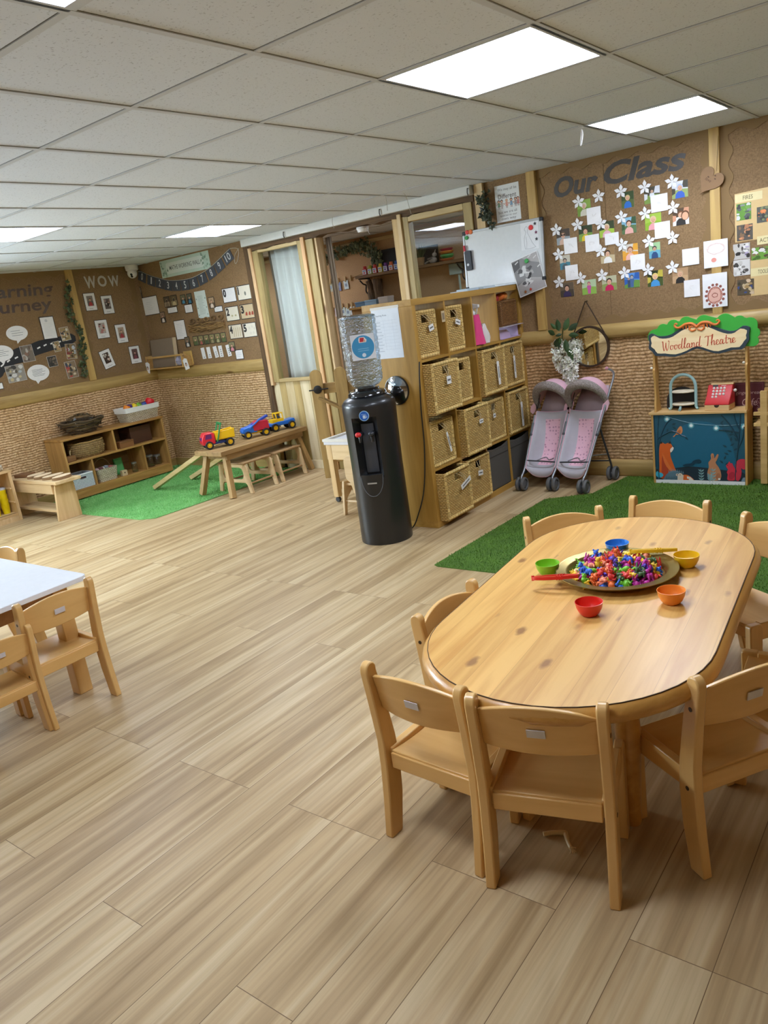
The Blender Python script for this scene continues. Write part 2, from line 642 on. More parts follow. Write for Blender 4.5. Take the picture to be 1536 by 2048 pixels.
# ---- walls
def hessian_mat():
    """thick jute ropes in rows with twisted knots"""
    m, nt, b = new_mat('woven_hessian_wallpaper')
    tc = N(nt, 'ShaderNodeTexCoord')
    sp = N(nt, 'ShaderNodeSeparateXYZ')
    L(nt, tc.outputs['Object'], sp.inputs[0])
    u = N(nt, 'ShaderNodeMath', operation='ADD')
    L(nt, sp.outputs['X'], u.inputs[0]); L(nt, sp.outputs['Y'], u.inputs[1])
    def math_(op, a, b_=None, c=None):
        n = N(nt, 'ShaderNodeMath', operation=op)
        for i, q in enumerate((a, b_, c)):
            if q is None: continue
            if isinstance(q, (int, float)): n.inputs[i].default_value = q
            else: L(nt, q, n.inputs[i])
        return n.outputs[0]
    ROW = 0.0235
    cu = N(nt, 'ShaderNodeCombineXYZ')
    L(nt, math_('MULTIPLY', u.outputs[0], 9.0), cu.inputs[0]); L(nt, math_('MULTIPLY', sp.outputs['Z'], 4.0), cu.inputs[1])
    wob = N(nt, 'ShaderNodeTexNoise', i_Scale=1.0, i_Detail=2.0)
    L(nt, cu.outputs[0], wob.inputs['Vector'])
    zz = math_('ADD', math_('DIVIDE', sp.outputs['Z'], ROW), math_('MULTIPLY', wob.outputs['Fac'], 1.1))
    row = math_('FLOOR', zz)
    fr = math_('FRACT', zz)
    rope = math_('SINE', math_('MULTIPLY', fr, PI))                       # 0 in the gap, 1 on the rope
    # twisted knots along each rope
    ck = N(nt, 'ShaderNodeCombineXYZ')
    L(nt, math_('ADD', math_('MULTIPLY', u.outputs[0], 46.0), math_('MULTIPLY', row, 7.31)), ck.inputs[0])
    L(nt, math_('ADD', math_('MULTIPLY', fr, 0.9), math_('MULTIPLY', row, 3.7)), ck.inputs[1])
    kn = N(nt, 'ShaderNodeTexNoise', i_Scale=1.0, i_Detail=3.0, i_Roughness=0.6)
    L(nt, ck.outputs[0], kn.inputs['Vector'])
    big = N(nt, 'ShaderNodeTexNoise', i_Scale=2.3, i_Detail=3.0)
    L(nt, tc.outputs['Object'], big.inputs['Vector'])
    val = math_('MULTIPLY', math_('POWER', rope, 0.55), math_('MULTIPLY_ADD', kn.outputs['Fac'], 1.5, -0.12))
    val = math_('MULTIPLY', val, math_('MULTIPLY_ADD', big.outputs['Fac'], 0.6, 0.72))
    r = ramp(nt, [(0.08, '#5f4528'), (0.30, '#98744a'), (0.52, '#c49c6c'), (0.78, '#e0c094')])
    L(nt, val, r.inputs[0])
    L(nt, r.outputs[0], b.inputs['Base Color'])
    b.inputs['Roughness'].default_value = 0.85
    bp = N(nt, 'ShaderNodeBump', i_Strength=0.5, i_Distance=0.006)
    L(nt, val, bp.inputs['Height']); L(nt, bp.outputs[0], b.inputs['Normal'])
    return m
M_HESS = hessian_mat()
def burlap_mat():
    m, nt, b = new_mat('brown_burlap_board')
    tc = N(nt, 'ShaderNodeTexCoord')
    def noise(scale, det):
        mp = N(nt, 'ShaderNodeMapping')
        mp.inputs['Scale'].default_value = scale
        L(nt, tc.outputs['Object'], mp.inputs[0])
        z = N(nt, 'ShaderNodeTexNoise', i_Scale=1.0, i_Detail=det)
        L(nt, mp.outputs[0], z.inputs['Vector'])
        return z.outputs['Fac']
    a = noise((70, 70, 320), 2)
    c = noise((320, 320, 70), 2)
    d = noise((1.6, 1.6, 3.5), 4)
    av = N(nt, 'ShaderNodeMath', operation='ADD')
    L(nt, a, av.inputs[0])
    L(nt, c, av.inputs[1])
    av2 = N(nt, 'ShaderNodeMath', operation='MULTIPLY')
    av2.inputs[1].default_value = 0.5
    L(nt, av.outputs[0], av2.inputs[0])
    r = ramp(nt, [(0.36, '#785e3f'), (0.62, '#9a7c56')])
    L(nt, av2.outputs[0], r.inputs[0])
    r2 = ramp(nt, [(0.3, (0.78, 0.76, 0.74, 1)), (0.7, (1.06, 1.04, 1.0, 1))])
    L(nt, d, r2.inputs[0])
    mx = N(nt, 'ShaderNodeMixRGB', blend_type='MULTIPLY')
    mx.inputs[0].default_value = 0.7
    L(nt, r.outputs[0], mx.inputs[1])
    L(nt, r2.outputs[0], mx.inputs[2])
    L(nt, mx.outputs[0], b.inputs['Base Color'])
    b.inputs['Roughness'].default_value = 0.85
    bp = N(nt, 'ShaderNodeBump', i_Strength=0.25, i_Distance=0.002)
    L(nt, av2.outputs[0], bp.inputs['Height'])
    L(nt, bp.outputs[0], b.inputs['Normal'])
    return m
M_BURLAP = burlap_mat()
M_CARD = weave('corrugated_card', '#a4845a', '#9c7d54', '#866a42', ('xy', 'z'), 3.0, 0.006, 0.3, 0.8, 0.4, 0.15, 0.001)
M_PLAIN = flat('#b49a72', 0.85)
RAILZ = 1.05
mb = MB()
for xa, xb in ((XL - 0.1, -5.6), (-3.08, XR + 0.1)):
    mb.box(xa, xb, YB, YB + 0.1, 0, RAILZ, M_HESS)
    mb.box(xa, xb, YB, YB + 0.1, RAILZ, CEIL + 0.02, M_BURLAP)
structure(mb, 'wall_back', smooth=False)
mb = MB()
WY0, WY1, WZ0, WZ1 = 0.25, 2.35, 0.85, 2.05     # window opening of the left wall
for ya, yb, za, zb in ((YF - 0.1, WY0, 0, CEIL + 0.02), (WY1, YR + 0.1, 0, CEIL + 0.02), (WY0, WY1, 0, WZ0), (WY0, WY1, WZ1, CEIL + 0.02)):
    for z0, z1, m in ((za, min(zb, RAILZ), M_HESS), (max(za, RAILZ), zb, M_BURLAP)):
        if z1 > z0:
            mb.box(XL - 0.1, XL, ya, yb, z0, z1, m)
structure(mb, 'wall_left', smooth=False)
mb = MB()
mb.box(XR, XR + 0.1, YF - 0.1, YR + 0.1, 0, RAILZ, M_HESS)
mb.box(XR, XR + 0.1, YF - 0.1, YR + 0.1, RAILZ, CEIL + 0.02, M_BURLAP)
structure(mb, 'wall_right', smooth=False)
mb = MB()
mb.box(XL - 0.1, XR + 0.1, YF - 0.1, YF, 0, RAILZ, M_HESS)
mb.box(XL - 0.1, XR + 0.1, YF - 0.1, YF, RAILZ, CEIL + 0.02, M_BURLAP)
structure(mb, 'wall_front', smooth=False)
M_FAR = burlap_mat()
M_FAR.name = 'orange_brown_board'
for n in M_FAR.node_tree.nodes:
    if n.type == 'VALTORGB' and n.color_ramp.elements[0].color[0] < 0.3:
        n.color_ramp.elements[0].color = hexc('#b39064')
        n.color_ramp.elements[1].color = hexc('#caa87c')
mb = MB()
mb.box(XL - 0.1, XR + 0.1, YR, YR + 0.1, 0, CEIL + 0.02, M_FAR)
structure(mb, 'wall_beyond', smooth=False)

# window of the left wall (outside the frame, the source of the daylight)
M_PANE = glass_pane('clear_pane')
M_WHITE_UPVC = flat('#e8e8e4', 0.35)
mb = MB()
mb.ring([(WY0, WZ0), (WY1, WZ0), (WY1, WZ1), (WY0, WZ1)], [(WY0 + .06, WZ0 + .06), (WY1 - .06, WZ0 + .06), (WY1 - .06, WZ1 - .06), (WY0 + .06, WZ1 - .06)], XL - 0.08, XL + 0.01, 'x', M_WHITE_UPVC)
w = structure(mb, 'window_3')
mb = MB()
mb.box(XL - 0.045, XL - 0.04, WY0 + .06, WY1 - .06, WZ0 + .06, WZ1 - .06, M_PANE)
mb.build('pane', w)

# ---- timber rails, posts and skirting
PINE = wood('greenish_treated_pine', '#bfa164', '#94743c', 'x', 0.7, 0.5, knots=True)
PINE_Y = wood('greenish_treated_pine_y', '#bfa164', '#94743c', 'y', 0.7, 0.5, knots=True)
PINE_Z = wood('yellow_pine_post', '#c9a763', '#a58145', 'z', 0.7, 0.5, knots=True)
PALE_Z = wood('pale_sawn_timber', '#d9bf90', '#bb9b68', 'z', 0.8, 0.55, knots=True)
PALE_X = wood('pale_sawn_timber_x', '#c9b27e', '#a68c58', 'x', 0.8, 0.55, knots=True)
OLIVE_Z = wood('olive_sawn_timber', '#b09b63', '#8d7744', 'z', 0.8, 0.55)
BARK = wood('dark_waney_edge', '#6d5334', '#3f2d1a', 'x', 1.5, 0.8)
BARK_Z = wood('dark_waney_edge_z', '#6d5334', '#3f2d1a', 'z', 1.5, 0.8)
WHITE_P = flat('#d5d6d0', 0.5)
def trim(n, mbx, bevel=0.004, **kw):
    return structure(mbx, 'trim_%d' % n, bevel=bevel, **kw)
def half_log(mb, x0, x1, z0, z1, dep, m, wall):
    zc, h = (z0 + z1) / 2, (z1 - z0) / 2
    prof = [(0, z0)] + [(dep * (0.35 + 0.65 * math.cos(a)), zc + h * math.sin(a)) for a in [rad(-90 + 22.5 * i) for i in range(9)]] + [(0, z1)]
    if wall == 'back':
        mb.prism([(YB + 0.01 - d * 1.0 - 0.01, z) for d, z in prof], x0, x1, 'x', m)
    else:
        mb.prism([(XL + d, z) for d, z in prof], x0, x1, 'y', m)
mb = MB(); half_log(mb, -1.9, YB, 0.999, 1.112, 0.022, PINE_Y, 'left'); trim(1, mb, 0)
mb = MB(); half_log(mb, XL, -5.62, 0.99, 1.108, 0.022, PINE, 'back'); trim(2, mb, 0)
mb = MB(); half_log(mb, -3.08, XR, 1.01, 1.112, 0.045, PINE, 'back'); trim(3, mb, 0)
mb = MB(); half_log(mb, -2.78, XR, 0.0, 0.125, 0.03, PINE, 'back'); trim(4, mb, 0)
mb = MB(); mb.box(XL, XL + 0.022, 4.555, 4.635, 1.112, CEIL, PINE_Z); trim(5, mb)
mb = MB(); mb.box(-3.072, -2.998, YB - 0.03, YB, 1.112, CEIL, PALE_Z); trim(6, mb)
mb = MB(); mb.box(-2.643, -2.575, YB - 0.03, YB, 1.112, CEIL, PINE_Z); trim(7, mb)
mb = MB(); mb.box(-1.405, -1.343, YB - 0.022, YB, 1.108, CEIL, PINE_Z); trim(8, mb)
# small timber at the right-hand skirting of the left wall corner
mb = MB(); mb.box(XL, -5.62, YB - 0.018, YB, 0, 0.09, PINE); trim(9, mb)
mb = MB(); mb.box(XL, XL + 0.018, -1.9, YB, 0, 0.09, PINE_Y); trim(10, mb)

# ---- scalloped corrugated borders of the display boards
def wave_strip(mb, a, b, inward, width, n_per_m=6.5, amp=0.014, z0=0.0008, z1=0.005, mat=None, ph=0.0):
    a, b = Vector(a), Vector(b)
    d = b - a
    ln = d.length
    d /= ln
    w = Vector(inward)
    k = max(8, int(ln * 100))
    outer = [a + d * ln * i / k for i in range(k + 1)]
    inner = [p + w * (width + amp * math.sin(2 * PI * n_per_m * ln * i / k + ph)) for i, p in enumerate(outer)]
    vs, fs = [], []
    for z in (z0, z1):
        vs += [(p.x, p.y, z) for p in outer] + [(p.x, p.y, z) for p in inner]
    q = k + 1
    for i in range(k):
        fs += [(2 * q + i, 2 * q + i + 1, 3 * q + i + 1, 3 * q + i), (q + i, q + i + 1, 3 * q + i + 1, 3 * q + i)]
    mb.add(vs, fs, mat or M_CARD)
def border(n, wall, u0, u1, v0, v1, wd, sides='ltrb'):
    mb = MB()
    if 'l' in sides: wave_strip(mb, (u0, v0), (u0, v1), (1, 0), wd[0])
    if 'r' in sides: wave_strip(mb, (u1, v0), (u1, v1), (-1, 0), wd[1], ph=1.0)
    if 't' in sides: wave_strip(mb, (u0, v1), (u1, v1), (0, -1), wd[2], z0=0.001, z1=0.0053)
    if 'b' in sides: wave_strip(mb, (u0, v0), (u1, v0), (0, 1), wd[3], z0=0.001, z1=0.0053)
    o = mb.build('trim_%d' % n, smooth=False, fix=False, M=(MW if wall == 'b' else ML)(0, 0))
    o['kind'] = 'structure'
border(11, 'l', 2.4, 4.555, 1.112, CEIL, (.05, .05, .05, .045), 'tb')
border(12, 'l', 4.637, 5.36, 1.112, CEIL, (.04, .07, .055, .04))
border(13, 'b', -2.575, -1.405, 1.112, CEIL, (.04, .04, .045, .05))
border(14, 'b', -1.343, -0.2, 1.112, CEIL, (.062, .05, .045, .05))
mb = MB()
mb.box(-2.0865, -2.0835, YB - 0.0012, YB, 1.16, CEIL, flat('#6a5133', 0.9))
trim(15, mb, 0)

# ---- partition with the doorway
mb = MB(); mb.box(-5.6, -3.085, 5.355, YB + 0.1, 2.155, CEIL, WHITE_P); trim(16, mb)
random.seed(4)
mb = MB()
pts = [(-5.55 + 0.06 * i, 2.112 + random.uniform(-0.012, 0.008)) for i in range(42)]
mb.prism([(x, z) for x, z in pts] + [(-3.09, 2.112), (-3.09, 2.157), (-5.55, 2.157)], 5.40, YB + 0.09, 'y', BARK); trim(17, mb, 0)
mb = MB()
pts = [(-5.552 + random.uniform(-0.006, 0.006), 2.155 - 0.07 * i) for i in range(32)]
mb.prism([(-5.62, 2.2), (-5.553, 2.2)] + pts + [(-5.62, 0.0)], 5.395, YB + 0.05, 'y', BARK_Z); trim(18, mb, 0)
def frame_window(name, x0, x1, z0, z1, bw, y0, y1, m, panes):
    mb = MB()
    mb.box(x0, x0 + bw[0], y0, y1, z0, z1, OLIVE_Z)
    mb.box(x1 - bw[1], x1, y0, y1, z0, z1, OLIVE_Z)
    mb.box(x0 + bw[0], x1 - bw[1], y0, y1, z1 - bw[2], z1, PALE_X)
    mb.box(x0 + bw[0], x1 - bw[1], y0, y1, z0, z0 + bw[3], PALE_X)
    w = structure(mb, name, bevel=0.003)
    mb = MB()
    mb.box(x0 + bw[0] - .005, x1 - bw[1] + .005, (y0 + y1) / 2 - .002, (y0 + y1) / 2 + .002, z0 + bw[3] - .005, z1 - bw[2] + .005, M_PANE)
    mb.build('pane', w, smooth=False)
    return w
frame_window('window_1', -5.515, -4.872, 0.865, 2.112, (.075, .06, .03, .032), 5.40, 5.47, None, 1)
frame_window('window_2', -3.762, -3.112, 0.95, 2.112, (.06, .075, .045, .05), 5.40, 5.47, None, 1)
mb = MB(); mb.box(-5.553, -5.516, 5.385, 5.47, 0.84, 2.135, wood('pinkish_batten', '#dcbd8e', '#c79a68', 'z', 0.8, 0.55, knots=True)); trim(19, mb)
mb = MB(); mb.box(-4.872, -4.83, 5.38, 5.52, 0, 2.13, wood('pinkish_batten_b', '#d9b07c', '#c0905c', 'z', 0.8, 0.55, knots=True)); trim(20, mb)
mb = MB(); mb.box(-4.83, -4.74, 5.40, 5.52, 0, 2.112, OLIVE_Z); trim(21, mb)
mb = MB(); mb.box(-4.74, -4.715, 5.42, 5.52, 0, 2.112, PALE_Z); trim(22, mb)
mb = MB(); mb.box(-3.862, -3.80, 5.40, 5.52, 0, 2.112, PINE_Z); trim(23, mb)
mb = MB(); mb.box(-3.80, -3.762, 5.385, 5.50, 0, 2.135, PALE_Z); trim(24, mb)
mb = MB(); mb.box(-3.112, -3.08, 5.41, 5.50, 0, 2.2, BARK_Z); trim(25, mb)
# plank panel under the left window, board under the right one
mb = MB()
tones = [wood('plank_a', '#dccaa0', '#bfa873', 'z', .6, .55, knots=True), wood('plank_b', '#c9b074', '#a88d52', 'z', .6, .55), wood('plank_c', '#e6d8b4', '#cbb98a', 'z', .6, .55)]
xs = [-5.553, -5.47, -5.385, -5.28, -5.19, -5.075, -4.98, -4.872]
for i in range(7):
    mb.box(xs[i] + .001, xs[i + 1] - .001, 5.42, 5.45, 0, 0.865, tones[[2, 1, 0, 1, 2, 0, 1][i]])
trim(26, mb, 0.002)
mb = MB(); mb.box(-5.54, -4.872, 5.405, 5.42, 0, 0.085, tones[2]); trim(27, mb)
mb = MB(); mb.box(-3.762, -3.08, 5.42, 5.46, 0, 0.95, M_PLAIN); trim(28, mb)
# far room: batten under its ceiling and a post on its wall
mb = MB(); mb.box(-7.3, -2.6, YR - .02, YR, 2.145, 2.185, PALE_X); trim(29, mb)
mb = MB(); mb.box(-5.574, -5.463, YR - .02, YR, 0.3, 2.145, PALE_Z); trim(30, mb)

# ---- recessed ceiling lights
M_GLOW = emit('lit_diffuser', '#e2ecff', PANEL_W)
first = None
for i, j in LIGHTS:
    cx, cy = GX + G * i + G / 2, GY + G * j + G / 2
    lab = 'square white ceiling light panel %s in the %s row of lights' % ({-5: 'farthest behind', -2: 'farthest from the back wall', 1: 'midway to the back wall', 4: 'nearest the back wall'}[j], 'right' if i == 0 else 'left')
    if first is None:
        first = thing('ceiling_light', lab, 'ceiling light', (cx, cy, CEIL), 0, 'square ceiling light panels')
        mb = MB()
        mb.ring([(-.3, -.3), (.3, -.3), (.3, .3), (-.3, .3)], [(-.278, -.278), (.278, -.278), (.278, .278), (-.278, .278)], -0.004, 0.03, 'z', M_TBAR)
        mb.build('frame', first, smooth=False)
        mb = MB()
        mb.box(-.278, .278, -.278, .278, 0.004, 0.02, M_GLOW)
        mb.build('diffuser', first, smooth=False)
    else:
        clone(first, lab, loc=(cx, cy, CEIL))
# unseen panels added to brighten the room beyond the partition
t = clone(first, 'square white light panel added unseen to brighten the room beyond the partition', loc=(GX - 2 * G - .3, GY + 7.5 * G, CEIL - 0.005))
t = clone(first, 'square white light panel added unseen in the far left of the room beyond', loc=(GX - 8 * G - .3, GY + 7.5 * G, CEIL - 0.005))
# ================================================================== WALL DISPLAYS
PAPER = flat('#efeeec', 0.55)
INK = flat('#1d1c1e', 0.6)
INK2 = flat('#5d6068', 0.7)
SLATE = flat('#4a4d55', 0.6)
def text_fit(mb, body, m, u0, u1, v0, v1, M=None, shear=0.0, bold=0.0, z=0.0, depth=0.0005, space=1.0):
    t = MB()
    t.text(body, 1.0, m, None, 'LEFT', shear, bold, 0.0, space=space)
    xs = [v.x for v in t.v]
    ys = [v.y for v in t.v]
    sx = (u1 - u0) / (max(xs) - min(xs))
    sy = (v1 - v0) / (max(ys) - min(ys))
    T = Matrix.Translation((u0 - min(xs) * sx, v0 - min(ys) * sy, z)) @ Matrix.Diagonal((sx, sy, 1, 1))
    t2 = MB()
    vs = [T @ v for v in t.v]
    n = len(vs)
    if M is not None:
        vs = [M @ v for v in vs]
    mb.add(vs, t.f, m)
    return mb
def rect(w, h):
    return [(-w / 2, -h / 2), (w / 2, -h / 2), (w / 2, h / 2), (-w / 2, h / 2)]
def sheet(mb, w, h, m, z0=0.0004, th=0.0012, pts=None):
    mb.prism(pts or rect(w, h), z0, z0 + th, 'z', m)
def lines(mb, u0, u1, v0, v1, n, m, z, seed=0, th=0.0022):
    """rows of print too small to read in the photo"""
    r = random.Random(seed)
    for i in range(n):
        v = v1 - (v1 - v0) * (i + 0.5) / n
        a, b = u0 + r.uniform(0, .06) * (u1 - u0), u1 - r.uniform(0, .35) * (u1 - u0)
        mb.poly([(a, v - th / 2), (b, v - th / 2), (b, v + th / 2), (a, v + th / 2)], z, m)
def person_pic(mb, w, h, z, bg, ground, skin, hair, top, kind='bust', ox=0.0, oy=0.0, accent=None):
    """a snapshot: background, ground, figure"""
    mb.poly(rect(w, h), z, flat(bg, 0.35))
    if ground:
        mb.poly([(-w / 2, -h / 2), (w / 2, -h / 2), (w / 2, -h * .02), (w * .1, h * .03), (-w / 2, -h * .05)], z + .0001, flat(ground, 0.35))
    if accent:
        mb.poly([(w * .12, h * .1), (w / 2, h * .05), (w / 2, h / 2), (w * .22, h / 2)], z + .00015, flat(accent, 0.35))
        mb.poly([(-w / 2, -h * .28), (-w * .3, -h * .2), (-w * .28, h * .08), (-w / 2, h * .12)], z + .00015, flat(accent, 0.35))
    x, y = ox * w, oy * h
    if kind == 'bust':
        b = [(x - w * .30, -h / 2), (x + w * .30, -h / 2), (x + w * .27, -h * .25 + y), (x + w * .12, -h * .10 + y), (x - w * .12, -h * .10 + y), (x - w * .27, -h * .25 + y)]
        hr, hy = w * .17, h * .10 + y
    else:
        b = [(x - w * .10, -h * .46), (x + w * .10, -h * .46), (x + w * .12, -h * .05), (x + w * .17, -h * .12), (x + w * .13, h * .12), (x - w * .13, h * .12), (x - w * .17, -h * .12), (x - w * .12, -h * .05)]
        hr, hy = w * .10, h * .22
    mb.poly(b, z + .0002, flat(top, 0.4))
    mb.poly(circle(x, hy + hr * .25, hr * 1.16, 14, hr * 1.2), z + .0003, flat(hair, 0.4))
    mb.poly(circle(x, hy - hr * .1, hr * .88, 14, hr), z + .0004, flat(skin, 0.4))
    for s in (-1, 1):
        mb.poly(circle(x + s * hr * .34, hy, hr * .11, 6), z + .0005, flat('#33251c', 0.5))
    mb.poly(circle(x, hy - hr * .5, hr * .28, 8, hr * .1), z + .0005, flat('#a5524a', 0.5))
def patch_pic(mb, w, h, z, cols, seed, n=16):
    """a snapshot without a readable subject: overlapping patches"""
    r = random.Random(seed)
    mb.poly(rect(w, h), z, flat(cols[0], 0.35))
    for i in range(n):
        cx, cy = r.uniform(-.42, .42) * w, r.uniform(-.42, .42) * h
        a, b = r.uniform(.06, .2) * w, r.uniform(.05, .16) * h
        p = []
        for q in range(6):
            t = q * PI / 3 + r.uniform(-.3, .3)
            p.append((max(-w / 2, min(w / 2, cx + a * math.cos(t))), max(-h / 2, min(h / 2, cy + b * math.sin(t)))))
        mb.poly(p, z + .00008 * (i + 1), flat(cols[1 + i % (len(cols) - 1)], 0.35))
def wallitem(mb, name, label, cat, M, group=None):
    return tag(mb.build(name, smooth=False, fix=False, M=M), label, cat, group)

# ---- left wall: learning journey board
GHOST = flat('#57433a', 0.18, coat=0.6)
mb = MB()
text_fit(mb, 'Learning', GHOST, 3.60, 4.40, 1.965, 2.115, None, 0.1, 0.018, 0.0015)
text_fit(mb, 'Journey', GHOST, 3.59, 4.35, 1.825, 1.975, None, 0.1, 0.018, 0.0015)
wallitem(mb, 'lettering', 'glossy dark brown lettering reading Learning Journey on the left wall board', 'lettering', ML(0, 0))
ROAD = flat('#25262a', 0.7)
mb = MB()
top = [(3.30, 1.33), (3.50, 1.36), (3.687, 1.435), (3.837, 1.525), (4.013, 1.554), (4.121, 1.578), (4.29, 1.588), (4.42, 1.60), (4.475, 1.605), (4.515, 1.575)]
bot = [(4.512, 1.53), (4.44, 1.50), (4.30, 1.478), (4.239, 1.470), (4.046, 1.440), (3.911, 1.399), (3.80, 1.385), (3.70, 1.33), (3.653, 1.29), (3.45, 1.24), (3.30, 1.22)]
sp = [(a, b) for a, b, c in smooth_path([(a, b, 0) for a, b in top], 4)]
sb = [(a, b) for a, b, c in smooth_path([(a, b, 0) for a, b in bot], 4)]
mb.prism(sp + sb, 0.0026, 0.0038, 'z', ROAD)
dashes = [(3.60, 1.355), (3.696, 1.397), (3.767, 1.429), (3.851, 1.449), (3.95, 1.475), (4.098, 1.511), (4.17, 1.528), (4.246, 1.535), (4.327, 1.541), (4.42, 1.55)]
for k, (u, v) in enumerate(dashes):
    a = rad(28 if u < 3.8 else 18 if u < 4.2 else 8)
    c, s = math.cos(a), math.sin(a)
    mb.poly([(u + x * c - y * s, v + x * s + y * c) for x, y in rect(.036, .013)], 0.0042, PAPER)
wallitem(mb, 'paper_road', 'black paper road with white dashes winding across the left wall board', 'wall decoration', ML(0, 0))
def bubble(u, v, w, h, tail, label, n, seed):
    mb = MB()
    el = circle(0, 0, w / 2, 32, h / 2)
    pts = []
    for x, y in el:
        pts.append((x, y))
    i = min(range(len(pts)), key=lambda k: (pts[k][0] - tail[0] * .6) ** 2 + (pts[k][1] - tail[1]) ** 2)
    pts[i] = tail
    mb.prism(pts, 0.0044, 0.0056, 'z', PAPER)
    lines(mb, -w * .28, w * .34, -h * .22, h * .24, n, INK2, 0.006, seed, 0.003)
    wallitem(mb, 'speech_bubble', label, 'speech bubble', ML(u, v), 'paper speech bubbles on the left wall board')
bubble(3.918, 1.672, .215, .138, (-.02, -.098), 'white paper speech bubble highest on the left wall board', 3, 1)
bubble(3.715, 1.507, .24, .148, (.0, -.105), 'white paper speech bubble touching the paper road at the left', 4, 2)
bubble(4.03, 1.277, .23, .156, (-.03, -.105), 'white paper speech bubble below the paper road', 6, 3)
mb = MB()
sheet(mb, .152, .222, INK, 0.0044)
sheet(mb, .138, .206, PAPER, 0.0058, .0006)
lines(mb, -.05, .05, -.08, .05, 9, flat('#c5c8cc', .7), 0.0068, 4, 0.0015)
mb.poly(circle(-.01, .07, .015, 12), 0.0068, flat('#cdd0d2', .7))
wallitem(mb, 'document', 'white typed page with black edge above the paper road', 'document', ML(4.249, 1.687))
PICS = [
    (3.97, 1.472, .125, .155, 2, ['#7b7064', '#8e6a58', '#b9b3ab', '#6a5a4f', '#9c8a7b', '#58504a'], 11, 'photo of brown earth and pale sky lying on the paper road'),
    (3.807, 1.306, .184, .157, 2, ['#9a948a', '#d7d5cf', '#5f5a50', '#c8b98e', '#3c3b3a', '#b7c0c4'], 12, 'largest photo, black and white tray play, below the road at left'),
    (4.203, 1.364, .10, .104, 2, ['#3d3833', '#5a5249', '#2c2928', '#7b6d5d'], 13, 'small dark photo to the right of the lowest speech bubble'),
    (4.385, 1.257, .122, .165, 3, ['#8d7a62', '#b84f48', '#3d4a5c', '#c6b08c', '#46402f', '#d9cbb0'], 14, 'photo with a red coated figure lowest beside the ivy'),
    (4.43, 1.434, .115, .15, -4, ['#8a7250', '#c9b487', '#8d3f3a', '#bfc6cc', '#4a3f2e'], 15, 'photo of a muddy digging scene just right of the road end'),
    (4.408, 1.61, .10, .132, 4, ['#a58f66', '#d9d4c6', '#3f3f43', '#c6a27e', '#8a7440'], 16, 'photo of a child in black and white above the road end'),
    (4.288, 1.50, .074, .10, 5, ['#9f8a62', '#3a3a3c', '#d5cdbd', '#c09a6c'], 17, 'narrow photo lying across the road beside its white dashes'),
]
for u, v, w, h, r, cols, sd, lab in PICS:
    mb = MB()
    sheet(mb, w, h, PAPER, 0.0048)
    patch_pic(mb, w - .004, h - .004, 0.0063, cols, sd, 18)
    wallitem(mb, 'photo', lab, 'photo', ML(u, v, 0, rad(r)), 'photos on the learning journey board')
mb = MB(); sheet(mb, .09, .062, INK, .0044); sheet(mb, .08, .052, PAPER, .0058, .0005)
wallitem(mb, 'caption_card', 'small white card with black edge at the lower left of the board', 'card', ML(3.61, 1.214))

# ---- left wall: WOW board
PATT = flat('#c9c3b8', 0.5)
mb = MB()
text_fit(mb, 'W', PATT, 4.762, 4.895, 2.028, 2.148, None, 0, 0.03, .0015)
text_fit(mb, 'O', PATT, 4.915, 5.022, 2.034, 2.146, None, 0, 0.03, .0015)
text_fit(mb, 'W', PATT, 5.045, 5.175, 2.028, 2.138, None, 0, 0.03, .0015)
r = random.Random(3)
wallitem(mb, 'lettering', 'pale marbled letters spelling WOW at the top of the corner board', 'lettering', ML(0, 0))
FR = [
    (4.775, 1.895, .136, .180, 0, '#8a8076', '#6d665e', '#d8a98a', '#4a3628', '#b2403c', 'mounted photo of a child in red, top left under the WOW letters'),
    (4.971, 1.850, .136, .190, 0, '#6d625c', '#564b44', '#c99a80', '#2c211c', '#9a8f8a', 'mounted photo of a dark haired child, top right under the WOW letters'),
    (4.841, 1.611, .150, .192, 0, '#b9b0a6', '#a86a68', '#d9ab90', '#5b3a2c', '#c0807c', 'mounted photo with pink tones, left of the middle pair below WOW'),
    (5.061, 1.540, .137, .198, 0, '#b79f8a', '#8f7a68', '#e0b79a', '#3b2a22', '#b0454a', 'mounted photo of a child in beige room, right of the middle pair'),
    (4.820, 1.303, .140, .196, 12, '#4a362c', '#33261f', '#dfc9b4', '#221a16', '#d9d2c8', 'crooked mounted photo, tilted, lowest left on the WOW board'),
    (5.173, 1.300, .138, .190, 0, '#6a4f4c', '#543d3c', '#c8978a', '#2b2020', '#874b55', 'upright mounted photo lowest right, next to the wall corner'),
]
for k, (u, v, w, h, r_, bg, gr, sk, ha, tp, lab) in enumerate(FR):
    t = thing('mounted_photo', lab, 'mounted photo', group='mounted photos on the WOW board', M=ML(u, v, 0, rad(r_)))
    mb = MB()
    sheet(mb, w, h, INK, .0004, .002)
    sheet(mb, w - .010, h - .010, PAPER, .0024, .0006)
    lines(mb, -w * .22, w * .25, -h * .42, -h * .34, 1, INK2, .0034, k, .003)
    mb.build('mount', t, smooth=False, fix=False)
    mb = MB()
    if k in (1, 2, 4):
        patch_pic(mb, w * .52, h * .56, .0036, [bg, gr, sk, ha, tp, '#cfc6bd'], 40 + k, 15)
    else:
        person_pic(mb, w * .52, h * .56, .0036, bg, gr, sk, ha, tp, 'bust')
    o = mb.build('photo', t, loc=(0, h * .05, 0), smooth=False, fix=False)

